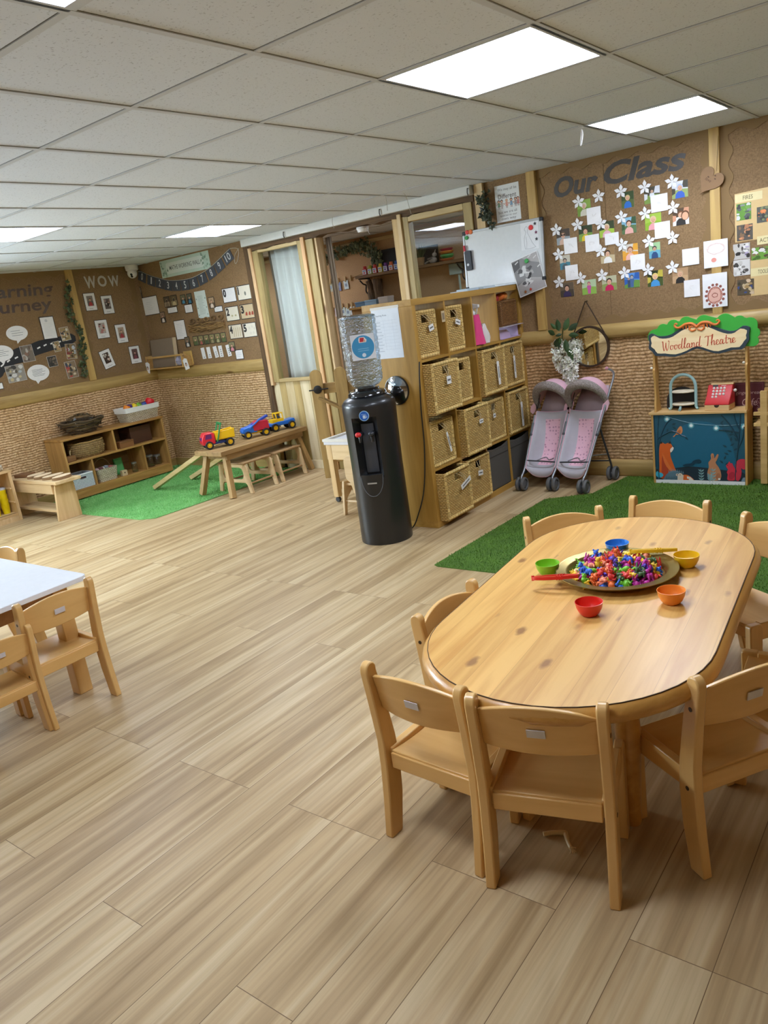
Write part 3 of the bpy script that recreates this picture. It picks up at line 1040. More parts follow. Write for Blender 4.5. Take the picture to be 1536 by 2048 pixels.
# ---- ivy strands
def leaf_pts(L_, W_):
    return [(0, 0), (W_ * .5, L_ * .18), (W_ * .62, L_ * .45), (W_ * .25, L_ * .55), (0, L_), (-W_ * .25, L_ * .55), (-W_ * .62, L_ * .45), (-W_ * .5, L_ * .18)]
GREENS = [flat('#3c4a2c', .5), flat('#4f5d38', .5), flat('#5f6a40', .5), flat('#33402a', .5)]
def ivy(mb_leaf, path, per, size, seed, depth=0.03, greens=None, spread=0.035):
    r = random.Random(seed)
    greens = greens or GREENS
    for p in path:
        for _ in range(per):
            s = size * r.uniform(.6, 1.15)
            c = Vector((p[0] + r.gauss(0, spread), p[1] + r.gauss(0, spread * .9), p[2] + r.uniform(.0, depth)))
            T = Matrix.Translation(c) @ Euler((r.uniform(-.7, .7), r.uniform(-.7, .7), r.uniform(0, 6.28))).to_matrix().to_4x4()
            pts = leaf_pts(s, s * .8)
            vs = [(a, b, 0.004 * (1 if i in (0, 4) else -1)) for i, (a, b) in enumerate(pts)]
            mb_leaf.add([(0, s * .4, .006)] + vs, [(0, i + 1, (i + 1) % 8 + 1) for i in range(8)], greens[r.randrange(len(greens))], T)
def ivy_thing(name, label, M, ctrl, per, size, seed, n=4, spread=0.03, depth=.03, greens=None):
    t = thing(name, label, 'ivy garland', M=M)
    path = smooth_path(ctrl, n)
    mb = MB(); mb.tube(path, .002, flat('#4c3d24', .8), 5); mb.build('stem', t)
    mb = MB(); ivy(mb, path, per, size, seed, depth, greens, spread)
    o = mb.build('leaves', t, smooth=False, fix=False)
    return t
ivy_thing('ivy_garland', 'artificial ivy strand hanging down the post left of the WOW board', ML(0, 0, .02),
          [(4.558, 2.06, 0.004), (4.53, 1.98, .004), (4.50, 1.86, .004), (4.505, 1.75, .004), (4.555, 1.66, .004), (4.565, 1.57, .004), (4.548, 1.49, .004), (4.53, 1.42, .004), (4.515, 1.30, .004), (4.495, 1.19, .004)], 4, .042, 5, 4, .02)
ivy_thing('ivy_garland', 'dark ivy sprig hanging on the timber post above the whiteboard', MW(0, 0, .035),
          [(-2.99, 2.13, 0), (-2.985, 2.06, 0), (-2.975, 1.99, 0), (-2.95, 1.955, 0)], 5, .045, 6, 4, .018, .03, [flat('#2c3426', .5), flat('#3a4430', .5), flat('#4a523a', .5)])

# ---- back wall, left part: maths wall
LEAFG = flat('#a9c3b4', .6)
t = thing('banner', 'pale green banner reading MATHS WORKING WALL high beside the corner', 'banner', M=MW(-6.528, 2.122, 0))
mb = MB()
sheet(mb, .785, .172, flat('#c4dacd', .45), .0006)
mb.prism(rrect(-.30, .30, -.055, .055, .03), .0019, .0024, 'z', flat('#dfe9e2', .45))
r = random.Random(8)
for i in range(26):
    s = -1 if i % 2 else 1
    u, v = s * r.uniform(.27, .375), r.uniform(-.07, .07)
    a = r.uniform(0, 6.28)
    pts = [(u + x * math.cos(a) - y * math.sin(a), v + x * math.sin(a) + y * math.cos(a)) for x, y in leaf_pts(.045, .02)]
    mb.poly([(max(-.39, min(.39, x)), max(-.085, min(.085, y))) for x, y in pts], .0026 + i * 1e-5, [LEAFG, flat('#7f9c8c', .6), flat('#93b09c', .6)][i % 3])
mb.build('board', t, smooth=False, fix=False)
mb = MB()
text_fit(mb, 'MATHS WORKING WALL', flat('#59605f', .6), -.245, .245, -.022, .022, None, 0, .004, .0030)
mb.build('lettering', t, smooth=False, fix=False)
BC = [(-7.255, 2.099), (-7.111, 2.04), (-6.978, 1.997), (-6.848, 1.96), (-6.715, 1.94), (-6.576, 1.93), (-6.437, 1.933), (-6.292, 1.956), (-6.144, 1.994), (-6.008, 2.044), (-5.866, 2.104)]
t = thing('number_bunting', 'slate grey bunting of flags numbered 0 to 10 across the maths wall', 'bunting', M=MW(0, 0, .004))
for k, (u, v) in enumerate(BC):
    a0, a1 = BC[max(k - 1, 0)], BC[min(k + 1, 10)]
    ang = math.atan2(a1[1] - a0[1], a1[0] - a0[0])
    if k == 0: ang = rad(-25)
    mb = MB()
    mb.prism(rect(.132, .108), -.0006 + .0002 * (k % 2), .0008 + .0002 * (k % 2), 'z', flat('#494d55', .6))
    s = str(k)
    w = .032 if k < 10 else .078
    if k == 1: w = .02
    text_fit(mb, s, flat('#d4d6d8', .6), -w / 2, w / 2, -.036, .036, None, 0, .01, .0014)
    mb.build('flag', t, loc=(u, v, 0), rot=(0, 0, ang), smooth=False, fix=False)
mb = MB()
pts = [(-7.335, 2.16, .001)] + [(u - .0, v + .052, .001) for u, v in BC] + [(-5.79, 2.175, .001), (-5.70, 2.15, .002), (-5.73, 2.06, .003), (-5.775, 2.03, .003), (-5.765, 2.10, .003), (-5.69, 2.16, .002)]
mb.tube(smooth_path(pts, 4), .0022, flat('#cfc9b8', .8), 5)
mb.build('string', t)
def card(name, label, u, v, w, h, rot=0, edge=None, fill=PAPER, fn=None, group=None, cat='card', z=.0006):
    mb = MB()
    if edge:
        sheet(mb, w, h, edge, z, .001)
        sheet(mb, w - .014, h - .014, fill, z + .001, .0004)
    else:
        sheet(mb, w, h, fill, z, .0013)
    if fn:
        fn(mb, z + .0018)
    return wallitem(mb, name, label, cat, MW(u, v, 0, rad(rot)), group)
def numcard(k, u, v, fill, deco):
    def fn(mb, z):
        w = .016 if k == 1 else .044
        text_fit(mb, str(k), INK, -.084, -.084 + w, -.016, .060, None, 0, .05, z)
        deco(mb, z)
    card('number_card', 'black edged number card showing %d' % k, u, v, .195, .142, 0, INK, fill, fn, 'number cards beside the window', 'number card')
CREAM = flat('#e3dcc8', .6)
TANP = flat('#c9b48e', .6)
def d1(mb, z): mb.poly(circle(.015, -.01, .013, 10, .02), z, flat('#7d7f74', .7))
def d2(mb, z):
    for x in (-.005, .045): mb.poly(circle(x, -.02, .014, 10, .01), z, flat('#b9b184', .7))
def d3(mb, z):
    for x in (-.015, .03, .07): mb.poly([(x - .016, -.035), (x + .014, -.04), (x + .016, -.012), (x + .004, .0), (x - .008, -.01)], z, flat('#a0452f', .7))
def d4(mb, z):
    for x in (-.03, .0, .03, .06): mb.poly([(x, -.05), (x + .006, -.05), (x + .012, .035), (x + .004, .04)], z, flat('#b9a67c', .7))
def d5(mb, z):
    for x, y in ((0, .02), (.04, .03), (.07, .01), (.01, -.03), (.05, -.03)): mb.poly(circle(x, y, .014, 10), z, flat('#d9d3c0', .7))
numcard(0, -5.948, 1.754, PAPER, lambda mb, z: None)
numcard(1, -5.733, 1.754, CREAM, d1)
numcard(2, -5.951, 1.574, CREAM, d2)
numcard(3, -5.735, 1.574, TANP, d3)
numcard(4, -5.949, 1.398, flat('#ddd2ba', .6), d4)
numcard(5, -5.745, 1.396, CREAM, d5)
def ln(n, seed, w, h):
    def fn(mb, z): lines(mb, -w * .38, w * .38, -h * .38, h * .38, n, flat('#aeb4bd', .7), z, seed, .0016)
    return fn
card('note_card', 'largest white sheet with black edge beside the wall corner', -7.22, 1.788, .275, .198, 0, INK, PAPER, ln(5, 5, .2, .12), cat='card')
card('note_card', 'tall white page with black edge left of the twig weaving', -6.797, 1.492, .182, .205, 0, INK, PAPER, ln(8, 6, .16, .18), cat='card')
card('note_card', 'white caption card under the pair of dark photos', -6.863, 1.705, .166, .066, 0, INK, PAPER, ln(3, 7, .14, .05), cat='card')
card('note_card', 'white caption card under the pair of blue photos', -6.597, 1.692, .13, .09, 0, INK, PAPER, ln(4, 8, .1, .07), cat='card')
card('note_card', 'white caption card right of the pale green poem sheet', -6.142, 1.639, .128, .06, 0, INK, PAPER, ln(2, 9, .1, .04), cat='card')
card('note_card', 'white card lowest on the maths wall near the window', -5.957, 1.171, .118, .1, 0, INK, PAPER, ln(3, 10, .1, .07), cat='card')
def poem(mb, z):
    lines(mb, -.05, .05, -.10, .09, 14, flat('#8b9a94', .7), z, 11, .0025)
    for s in (-1, 1):
        for v in (-.11, -.04, .05):
            mb.poly([(s * .068 + x, v + y) for x, y in leaf_pts(.022, .014)], z, flat('#7f9c8c', .6))
card('poem_sheet', 'tall pale green sheet of text in the middle of the maths wall', -6.38, 1.71, .168, .268, 0, None, flat('#d8e4dc', .5), poem, cat='document')
PH = [
    (-7.364, 1.942, .085, .116, 'small photo of a child in white hung against the wall corner', ['#8d8570', '#e0dcd4', '#c79a7c', '#55503f']),
    (-7.046, 1.647, .085, .115, 'small photo touching the lower right of the largest white sheet', ['#9a7b62', '#e3d9cf', '#d3a184', '#3d332c']),
    (-6.925, 1.796, .1, .11, 'left photo of the pair of dark photos on the maths wall', ['#55493a', '#7b6a55', '#2e2a26', '#9c866a']),
    (-6.806, 1.798, .11, .11, 'right photo of the pair of dark photos on the maths wall', ['#6a5a3f', '#c5b184', '#3a3a38', '#8f7f5a']),
    (-6.653, 1.792, .084, .096, 'left photo of the pair with children in blue', ['#6e6a4c', '#4d8aa6', '#caa283', '#3d3a2a']),
    (-6.55, 1.788, .082, .102, 'right photo of the pair with children in blue', ['#5c5c48', '#3f7f9c', '#d0a888', '#2f2f2a']),
    (-6.223, 1.711, .09, .112, 'small photo of a baby right of the pale green sheet', ['#b79a78', '#e6d5c2', '#d6a68a', '#6a543e']),
    (-6.72, 1.358, .082, .108, 'small photo of a child at the lower corner of the tall white page', ['#7b6f58', '#dcd8cf', '#c39a7e', '#41403a']),
    (-6.042, 1.257, .09, .098, 'small photo of a child in pink above the lowest white card', ['#8c8560', '#d98a96', '#d8ab8c', '#4a4632']),
]
for k, (u, v, w, h, lab, c) in enumerate(PH):
    def fn(mb, z, w=w, h=h, c=c, k=k):
        person_pic(mb, w - .012, h - .012, z, c[0], c[3], c[2], c[3], c[1], 'bust')
    card('photo', lab, u, v, w, h, 0, INK, PAPER, fn, 'small photos on the maths wall', 'photo', z=.0022)
nm = ['first', 'second', 'third', 'fourth', 'fifth', 'sixth']
for k in range(6):
    c = ['#57643c', '#b0645a', '#4b5a42', '#9c8d6a', '#b7ae84', '#5f7046'][k]
    def fn(mb, z, c=c, k=k): person_pic(mb, .066, .086, z, '#8f875a', '#5d6138', '#d8ae8e', '#5a4630', c, 'bust')
    card('photo', '%s from the left in the row of six small photos on the maths wall' % nm[k], -6.587 + .0882 * k, 1.358, .08, .098, 0, INK, PAPER, fn, 'row of six photos on the maths wall', 'photo')
for k, (u, rr) in enumerate([(-6.502, 3), (-6.412, 2), (-6.305, 8), (-6.226, 2), (-6.106, 7)]):
    def fn(mb, z, k=k):
        for i in range(min(k + 1, 4)):
            mb.poly(circle(0.004, -.042 + i * .02, .006, 8), z, flat('#46505a', .6))
    card('dot_strip', 'narrow white dot strip, %s from the left under the six small photos' % nm[k], u, 1.222, .056, .116, rr, None, PAPER, fn, 'white dot strips', 'card')
# twig weaving
t = thing('twig_weaving', 'bundle of woven brown twigs and paper cord fixed on the maths wall', 'twig weaving', M=MW(-6.36, 1.515, .004))
r = random.Random(12)
mb = MB()
TW = [flat('#8a6a3e', .8), flat('#a07f4c', .8), flat('#6d5230', .8)]
for i in range(26):
    y = r.uniform(-.055, .015)
    a = [(x, y + r.uniform(-.014, .014) + .012 * math.sin(x * 14 + i), r.uniform(.002, .018)) for x in [-.28 + .08 * q for q in range(8)]]
    mb.tube(smooth_path(a, 3), r.uniform(.003, .006), TW[i % 3], 5)
mb.build('twigs', t)
mb = MB()
for i in range(5):
    c = (-.21 + i * .11, .045, .008)
    for q in range(3):
        mb.tube([(c[0] + (.026 + .004 * q) * math.cos(x * .63) + q * .006, c[1] + .02 * math.sin(x * .63), c[2] + .003 * q) for x in range(10)], .004, TW[(i + q) % 3], 5, closed=True)
mb.build('cord_loops', t)

# corner shelf with dowel
t = thing('wall_shelf', 'small pine wall shelf with dowel rail fixed in the room corner', 'wall shelf', (-7.0, YB, 1.11))
SH = wood('light_pine_shelf', '#c9a061', '#a97f42', 'x', .8, .5)
mb = MB(); mb.box(-.325, .29, -.135, 0, 0, .014, SH); mb.build('base_board', t, bevel=.002)
mb = MB(); mb.tube([(-.33, -.125, .128), (.35, -.125, .128)], .011, SH, 10); mb.build('dowel', t)
mb = MB(); mb.box(.18, .315, -.012, 0, .014, .155, wood('yellow_pine_end', '#d8b265', '#b98f45', 'z', .8, .5)); mb.build('back_plate', t, bevel=.002)
mb = MB(); mb.box(-.33, -.315, -.135, 0, 0, .15, SH); mb.build('end_panel', t, bevel=.002)
mb = MB(); mb.prism([(-.145, .0), (0, .0), (0, .1), (-.14, .145)], .29, .305, 'x', SH); mb.build('end_panel', t, bevel=.002)
t = thing('board_book', 'large grey brown board leaning in the corner wall shelf', 'board', (-7.09, YB - .05, 1.125), rot=(rad(-5), 0, 0))
mb = MB(); mb.box(-.225, .17, -.012, .012, 0, .30, flat('#8b7a66', .7)); mb.build('cover', t, bevel=.002)
mb = MB(); mb.box(.17, .2, -.014, .014, 0, .30, flat('#cdb893', .7)); mb.build('spine', t, bevel=.002)
mb = MB()
mb.ball((0, 0, 0), (.062, .055, .058), flat('#a6a3b8', .8), 14)
for i in range(9):
    a = i * .7
    mb.tube([Euler((a, a * .6, 0)).to_matrix() @ Vector((.061 * math.cos(q * .42), .056 * math.sin(q * .42), 0)) for q in range(15)], .004, flat('#b9b6cb', .8), 5, closed=True)
tag(mb.build('yarn_ball', loc=(-6.80, YB - .072, 1.182)), 'lavender ball of yarn in the corner wall shelf', 'yarn ball')
for k, (x, lab, rr) in enumerate([(-7.29, 'white picture tag dangling from the left end of the corner shelf dowel', 14), (-6.665, 'white picture tag dangling from the right end of the corner shelf dowel', -12)]):
    t = thing('picture_tag', lab, 'tag', (x, YB - .138, 1.23), rot=(0, rad(rr), 0))
    mb = MB(); mb.prism([(-.035, -.15), (.035, -.15), (.035, -.045), (.0, -.03), (-.035, -.045)], -.0025, 0, 'y', PAPER)
    mb.prism(circle(0, -.098, .016, 12, .02), -.0032, -.0026, 'y', flat('#4a3a34', .7))
    mb.prism(circle(0, -.102, .011, 12, .014), -.0036, -.0032, 'y', flat('#d8b49c', .7))
    mb.build('card', t, smooth=False)
    mb = MB(); mb.tube([(0, -.001, -.04), (.004, -.004, -.015), (0, 0, .012)], .0016, flat('#8c8577', .8), 5); mb.build('string', t)

# security camera
t = thing('security_camera', 'white dome security camera on the ceiling in the far corner', 'security camera', (-7.235, 5.29, CEIL))
WP = flat('#e4e4e2', .35)
mb = MB(); mb.lathe([(.068, 0), (.07, -.02), (.066, -.05), (.05, -.062), (0, -.062)], WP, 24); mb.build('base', t)
mb = MB(); mb.ball((.01, -.015, -.085), .052, WP, 18); mb.build('head', t)
mb = MB()
d = Vector((.55, -.65, -.5)).normalized()
for s in (-1, 1):
    c = Vector((.01, -.015, -.085)) + (d + Vector((0, 0, .25 * s))).normalized() * .047
    mb.ball(c, .014, flat('#141414', .15), 10)
mb.build('lens', t)

# ---- back wall, right part
mb = MB()
GREYL = flat('#4f4c4a', .3, coat=.4)  # own dark grey of the laminated letters
text_fit(mb, 'Our', GREYL, -2.447, -2.125, 2.008, 2.142, None, .25, .035, .0016)
text_fit(mb, 'Class', GREYL, -2.085, -1.545, 2.022, 2.165, None, .25, .03, .0016)
wallitem(mb, 'lettering', 'dark grey rounded lettering reading Our Class across the large display board', 'lettering', MW(0, 0))
HANDW = flat('#74706f', .7)
mb = MB()
sheet(mb, .198, .255, flat('#e9ecec', .25), .0006)
text_fit(mb, 'We may all be', HANDW, -.075, .08, .082, .106, None, 0, 0, .0022)
text_fit(mb, 'Different', flat('#6d6664', .7), -.075, .075, .034, .066, None, 0, .01, .0022)
text_fit(mb, 'but we are all', HANDW, -.08, .07, -.068, -.05, None, 0, 0, .0022)
text_fit(mb, 'special in our', HANDW, -.07, .07, -.094, -.076, None, 0, 0, .0022)
text_fit(mb, 'own way', HANDW, -.06, .06, -.12, -.102, None, 0, 0, .0022)
for k, (x, tp, hr_) in enumerate([(-.072, '#6f8a6a', '#3a2f2a'), (-.048, '#b7a9a4', '#2a2424'), (-.008, '#d89a8c', '#c9a68c'), (.03, '#7d9cba', '#4a3a2c'), (.064, '#a09696', '#5f5350'), (.085, '#c47c74', '#7a4a3c')]):
    y = -.02
    mb.poly([(x - .012, y), (x + .012, y), (x + .006, y + .03), (x - .006, y + .03)], .0022, flat(tp, .6))
    mb.poly([(x - .006, y - .014), (x - .002, y - .014), (x - .002, y), (x - .006, y)], .0022, flat('#8a6a5c', .6))
    mb.poly([(x + .002, y - .014), (x + .006, y - .014), (x + .006, y), (x + .002, y)], .0022, flat('#8a6a5c', .6))
    mb.poly(circle(x, y + .038, .0115, 10), .0023, flat(hr_, .6))
    mb.poly(circle(x, y + .036, .008, 10), .0025, flat('#d9a98c', .6))
    mb.poly([(x - .024, y + .014), (x - .022, y + .010), (x - .004, y + .024), (x - .004, y + .028)], .0021, flat('#c9977c', .6))
    mb.poly([(x + .024, y + .014), (x + .022, y + .010), (x + .004, y + .024), (x + .004, y + .028)], .0021, flat('#c9977c', .6))
wallitem(mb, 'poster', 'laminated poster about being different with drawn children, above the whiteboard', 'poster', MW(-2.815, 2.05))

# flowers, photos and cards of the class display
FLW = [(-2.271, 1.956, 'p1'), (-2.125, 1.966, None), (-1.971, 1.966, 'p2'), (-1.812, 1.962, 'p3'), (-1.636, 1.963, 'p4'), (-2.45, 1.799, 'p5'), (-2.289, 1.808, 'p6'), (-2.122, 1.788, 'p7'), (-1.976, 1.804, 'p8'), (-1.816, 1.8, 'p9'), (-1.636, 1.805, 'p10'), (-2.445, 1.632, 'p11'), (-2.135, 1.61, 'p12'), (-1.981, 1.628, 'p13'), (-1.799, 1.622, 'p14'), (-1.645, 1.62, None), (-2.456, 1.44, 'p15'), (-2.292, 1.447, 'p16'), (-2.134, 1.446, 'p17'), (-1.974, 1.442, 'p18'), (-1.814, 1.44, 'p19'), (-1.652, 1.434, 'p20')]
SKN = '#e0b090'
PHO = {
    'p1': (-2.236, 1.912, .097, .105, '#8fae4e', '#7a9c3e', '#e6c2a4', '#e8e2cc', '#d9d4c0', 'bust', None, 'a child in a pale sun hat on bright grass'),
    'p2': (-1.930, 1.908, .084, .102, '#3f5232', '#5a6a3c', SKN, '#d9c288', '#2f6fc0', 'bust', None, 'a blond child in a bright blue top'),
    'p3': (-1.768, 1.908, .102, .102, '#4d4a3c', '#7f9a4c', '#c8a58a', '#3a3432', '#dfe3e6', 'stand', '#d9dce0', 'a dark scene with grass half hidden by a card'),
    'p4': (-1.590, 1.908, .100, .102, '#e4e7ea', '#9fb06a', SKN, '#b8c9e4', '#3d66c4', 'bust', '#4a4638', 'a child in a blue snowsuit'),
    'p5': (-2.404, 1.746, .100, .104, '#4a3f34', '#9aa4a8', SKN, '#6a5138', '#d8b49c', 'bust', None, 'a child in dark sunglasses'),
    'p6': (-2.237, 1.745, .098, .102, '#36452a', '#7fa048', SKN, '#4a3826', '#e8c82c', 'bust', None, 'a child in a yellow dress'),
    'p7': (-2.084, 1.746, .104, .102, '#3d4a30', '#a9c84a', SKN, '#e2cfa8', '#e8b4c0', 'bust', None, 'a fair child in pale pink on a bright lawn'),
    'p8': (-1.930, 1.745, .098, .104, '#8fc0d8', '#5f7a50', '#e8b99a', '#5a2f28', '#e9b0a4', 'bust', '#3f5a3c', 'a smiling child with dark red hair'),
    'p9': (-1.768, 1.742, .106, .102, '#a8c84c', '#94b838', SKN, '#e0c49a', '#eaa3a8', 'bust', None, 'a child in coral pink on yellow green grass'),
    'p10': (-1.590, 1.743, .102, .104, '#5a4632', '#e6e2dc', '#e9b795', '#7a4f30', '#33302e', 'bust', '#d89c7a', 'two faces close together'),
    'p11': (-2.404, 1.572, .078, .098, '#c9c2ae', '#3f7f90', '#b99a80', '#2f2c2a', '#4a5a60', 'bust', None, 'a child in dark clothes on pale ground'),
    'p12': (-2.088, 1.575, .100, .102, '#9a7a52', '#c8b48c', '#e4b798', '#3a2a22', '#efece6', 'bust', None, 'a dark haired child in a white top'),
    'p13': (-1.930, 1.574, .106, .102, '#d8d2c6', '#e8a03a', SKN, '#8a5a3c', '#f0b8a8', 'bust', '#e8a83c', 'a child before an orange stripe'),
    'p14': (-1.766, 1.560, .074, .100, '#a9cf9a', '#6fb0c4', '#d0a68a', '#2f2f38', '#2f4f7c', 'bust', None, 'a child in a navy coat on pale green'),
    'p15': (-2.403, 1.381, .102, .098, '#6a5c48', '#4a4236', '#d9a98c', '#33241e', '#3a2f58', 'bust', None, 'a child in dark purple sitting'),
    'p16': (-2.236, 1.380, .104, .100, '#b9cfa6', '#8fb850', SKN, '#a0446c', '#c85a9c', 'stand', None, 'a child in pink stripes standing on grass'),
    'p17': (-2.088, 1.388, .104, .098, '#c4c2a0', '#93a05c', '#e8b494', '#2f2622', '#d01f5c', 'bust', None, 'a child in a magenta coat and dark hat'),
    'p18': (-1.928, 1.387, .104, .098, '#5b93d8', '#6f9a48', '#b9b4b4', '#3a4046', '#4a6a9c', 'stand', '#2f62b0', 'two figures against a deep blue sky'),
    'p19': (-1.770, 1.380, .102, .102, '#2f3a1f', '#4a5a2a', '#eec09a', '#e8cf7a', '#4a9cd8', 'bust', '#c9b84a', 'a blond child in light blue among leaves'),
    'p20': (-1.606, 1.377, .100, .095, '#b9946c', '#c9a57c', '#dcae8c', '#c8a884', '#2a2826', 'bust', None, 'a child in a black top on sandy ground'),
}
for k, (u, v, w, h, bg, gr, sk, ha, tp, kind, acc, desc) in PHO.items():
    mb = MB()
    sheet(mb, w, h, PAPER, .0006, .001)
    person_pic(mb, w, h, .0018, bg, gr, sk, ha, tp, kind, accent=acc)
    if k == 'p10':
        x = w * .27
        mb.poly(circle(x, .004, .026, 14, .03), .0024, flat('#6a4428', .4))
        mb.poly(circle(x, 0, .020, 14, .024), .0026, flat('#e6b08c', .4))
    if k == 'p18':
        mb.poly([(-.03, -.045), (-.012, -.045), (-.012, .005), (-.03, .005)], .0024, flat('#3a4d6a', .4))
        mb.poly(circle(-.021, .013, .009, 10), .0025, flat('#b9a090', .4))
    if k == 'p5':
        for s in (-1, 1): mb.poly(circle(s * .008, .012, .007, 8), .0027, flat('#14110f', .3))
    wallitem(mb, 'photo', 'square photo of ' + desc, 'photo', MW(u, v), 'photos of the class display')
def flower_mesh():
    mb = MB()
    for i in range(5):
        a = rad(90 + 72 * i)
        L_, W_ = .047, .0128
        pts = [(0.001, 0), (L_ * .36, W_ * .72), (L_ * .58, W_), (L_, 0), (L_ * .58, -W_), (L_ * .36, -W_ * .72)]
        c, s = math.cos(a), math.sin(a)
        q = [(x * c - y * s, x * s + y * c) for x, y in pts]
        zz = [.0, .003, .004, .006, .004, .003]
        mb.add([(x, y, .005 + z) for (x, y), z in zip(q, zz)] + [(x, y, .0038 + z) for (x, y), z in zip(q, zz)],
               [tuple(range(6)), (11, 10, 9, 8, 7, 6)] + [(j, (j + 1) % 6, 6 + (j + 1) % 6, 6 + j) for j in range(6)], PAPER)
    mb.prism(circle(0, 0, .007, 12), .0004, .0062, 'z', PAPER)
    return mb
fsrc = None
for u, v, k in FLW:
    if k:
        lab = 'white paper flower at the top left of the photo of ' + PHO[k][11]
        lab = ' '.join(lab.split()[:16])
    elif v > 1.9:
        lab = 'white paper flower without a photo, between the two words Our and Class'
    else:
        lab = 'white paper flower without a photo, rightmost of the third row'
    if fsrc is None:
        fsrc = tag(flower_mesh().build('paper_flower', smooth=False, M=MW(u, v)), lab, 'paper flower', 'white paper flowers of the class display')
    else:
        clone(fsrc, lab, M=MW(u, v, 0, rad((u * 977) % 9 - 4)))
CRD = [(-2.168, 1.849, .100, .108, 'beside the photo of a child in a pale sun hat'), (-1.722, 1.85, .108, .106, 'over the photo of the dark scene, topmost of the cards'), (-2.351, 1.678, .100, .104, 'over the photo of the child in sunglasses'), (-2.191, 1.672, .102, .110, 'over the photo of the child in a yellow dress'), (-2.051, 1.679, .098, .075, 'low and wide, under the photo of the child in pale pink'), (-1.709, 1.68, .100, .102, 'over the photo of the child in coral pink'), (-1.881, 1.501, .099, .10, 'over the photo with the orange stripe'), (-2.357, 1.495, .095, .103, 'above the photo of the child in dark purple'), (-1.535, 1.486, .105, .104, 'alone, right of the third row, near the post'), (-1.533, 1.287, .10, .108, 'lowest on the board, near the post')]
for k, (u, v, w, h, d) in enumerate(CRD):
    mb = MB()
    sheet(mb, w, h, flat('#f3f1ef', .5), .0046, .0014)
    r = random.Random(60 + k)
    sc = smooth_path([(r.uniform(-.02, .02), r.uniform(-.02, .02), .0064) for _ in range(6)], 4)
    mb.tube(sc, .0004, flat('#d9cfc4', .7), 4)
    wallitem(mb, 'drawing_card', 'square white drawing card ' + d, 'card', MW(u, v), 'white drawing cards of the class display')
# heart on the post
t = thing('wooden_heart', 'carved brown wooden heart hanging tilted on the timber post', 'heart ornament', M=MW(-1.398, 1.925, .024, rad(-40)))
mb = MB()
hp = [(16 * math.sin(a) ** 3 * .0047, (13 * math.cos(a) - 5 * math.cos(2 * a) - 2 * math.cos(3 * a) - math.cos(4 * a)) * .0054) for a in [2 * PI * i / 40 for i in range(40)]]
mb.prism(hp, 0, .007, 'z', flat('#8d6a42', .6))
mb.build('heart', t, bevel=.001)
mb = MB()
for x, y in ((.012, .035), (.022, .02), (-.02, .01)):
    mb.prism(circle(x, y, .006, 8, .004), .0071, .0078, 'z', flat('#5a3f24', .7))
text_fit(mb, 'love', flat('#5a3f24', .7), -.03, .01, -.012, .006, None, .2, 0, .0078)
mb.build('carving', t, smooth=False, fix=False)
mb = MB(); mb.tube([(.0, .06, .004), (-.03, .10, .002), (-.118, .22, .0)], .0014, flat('#9a8354', .8), 5); mb.build('string', t)
def crayon(mb, seed, c, cx, cy, rx, ry, n, z=.0024):
    r = random.Random(seed)
    for i in range(n):
        p = [(cx + rx * math.cos(q * .5 + i) * r.uniform(.75, 1.05), cy + ry * math.sin(q * .5 + i) * r.uniform(.75, 1.05), z) for q in range(13)]
        mb.tube(smooth_path(p, 3), .0012, flat(c, .7), 4, flatten=.3)
mb = MB()
sheet(mb, .145, .166, PAPER, .0225, .0012)
mb.prism(circle(-.012, -.038, .016, 14, .014), .0238, .0242, 'z', flat('#e89a8a', .7))
crayon(mb, 1, '#e6cfc4', .0, .03, .055, .035, 4, .0245)
wallitem(mb, 'child_drawing', 'white child drawing with one red blot, upper of two on the post', 'drawing', MW(-1.376, 1.483))
mb = MB()
sheet(mb, .150, .212, PAPER, .0225, .0012)
mb.prism(circle(0, -.03, .045, 20, .055), .0238, .0241, 'z', flat('#e3b3a0', .7))
crayon(mb, 2, '#b06a58', 0, -.03, .045, .055, 5, .0245)
crayon(mb, 3, '#a05a48', .0, -.03, .018, .014, 3, .0248)
r = random.Random(5)
for i in range(14):
    a = i * 2 * PI / 14
    mb.prism(circle(.055 * math.cos(a), -.03 + .066 * math.sin(a), .009, 8), .0238, .0244, 'z', flat('#96584a', .7))
wallitem(mb, 'child_drawing', 'child drawing of a ringed brown shape, lower of two on the post', 'drawing', MW(-1.386, 1.257))
# forest school board
YEL = flat('#dcbc82', .6)
BLK = ['#c8c4bc', '#2f2d2b', '#8a8680', '#4a4642', '#e6e3dd']
mb = MB(); mb.prism([(-1.264, 1.532), (-1.144, 1.532), (-1.144, 1.532), (-.80, 1.54), (-.80, 1.835), (-1.264, 1.817)], .0006, .0018, 'z', YEL)
wallitem(mb, 'display_panel', 'upper yellow paper panel of photos at the right edge', 'display panel', MW(0, 0))
mb = MB(); mb.prism([(-1.177, 1.195), (-.82, 1.20), (-.82, 1.41), (-1.177, 1.412)], .0006, .0018, 'z', YEL)
wallitem(mb, 'display_panel', 'lower yellow paper panel headed TOOLS at the right edge', 'display panel', MW(0, 0))
def sign_card(word, u0, u1, v0, v1, lab, tu0, tu1):
    mb = MB()
    sheet(mb, u1 - u0, v1 - v0, flat('#e8d9a2', .5), .002, .001)
    cu, cv = (u0 + u1) / 2, (v0 + v1) / 2
    text_fit(mb, word, flat('#5f5334', .7), tu0 - cu, tu1 - cu, -.012, .012, None, 0, 0, .0034)
    wallitem(mb, 'heading_card', lab, 'heading card', MW(cu, cv), 'cream heading cards')
sign_card('FIRES', -1.261, -1.106, 1.764, 1.811, 'cream heading card reading FIRES', -1.216, -1.16)
sign_card('ACTIVITIES', -1.138, -.95, 1.498, 1.548, 'cream heading card reading ACTIVITIES', -1.124, -.985)
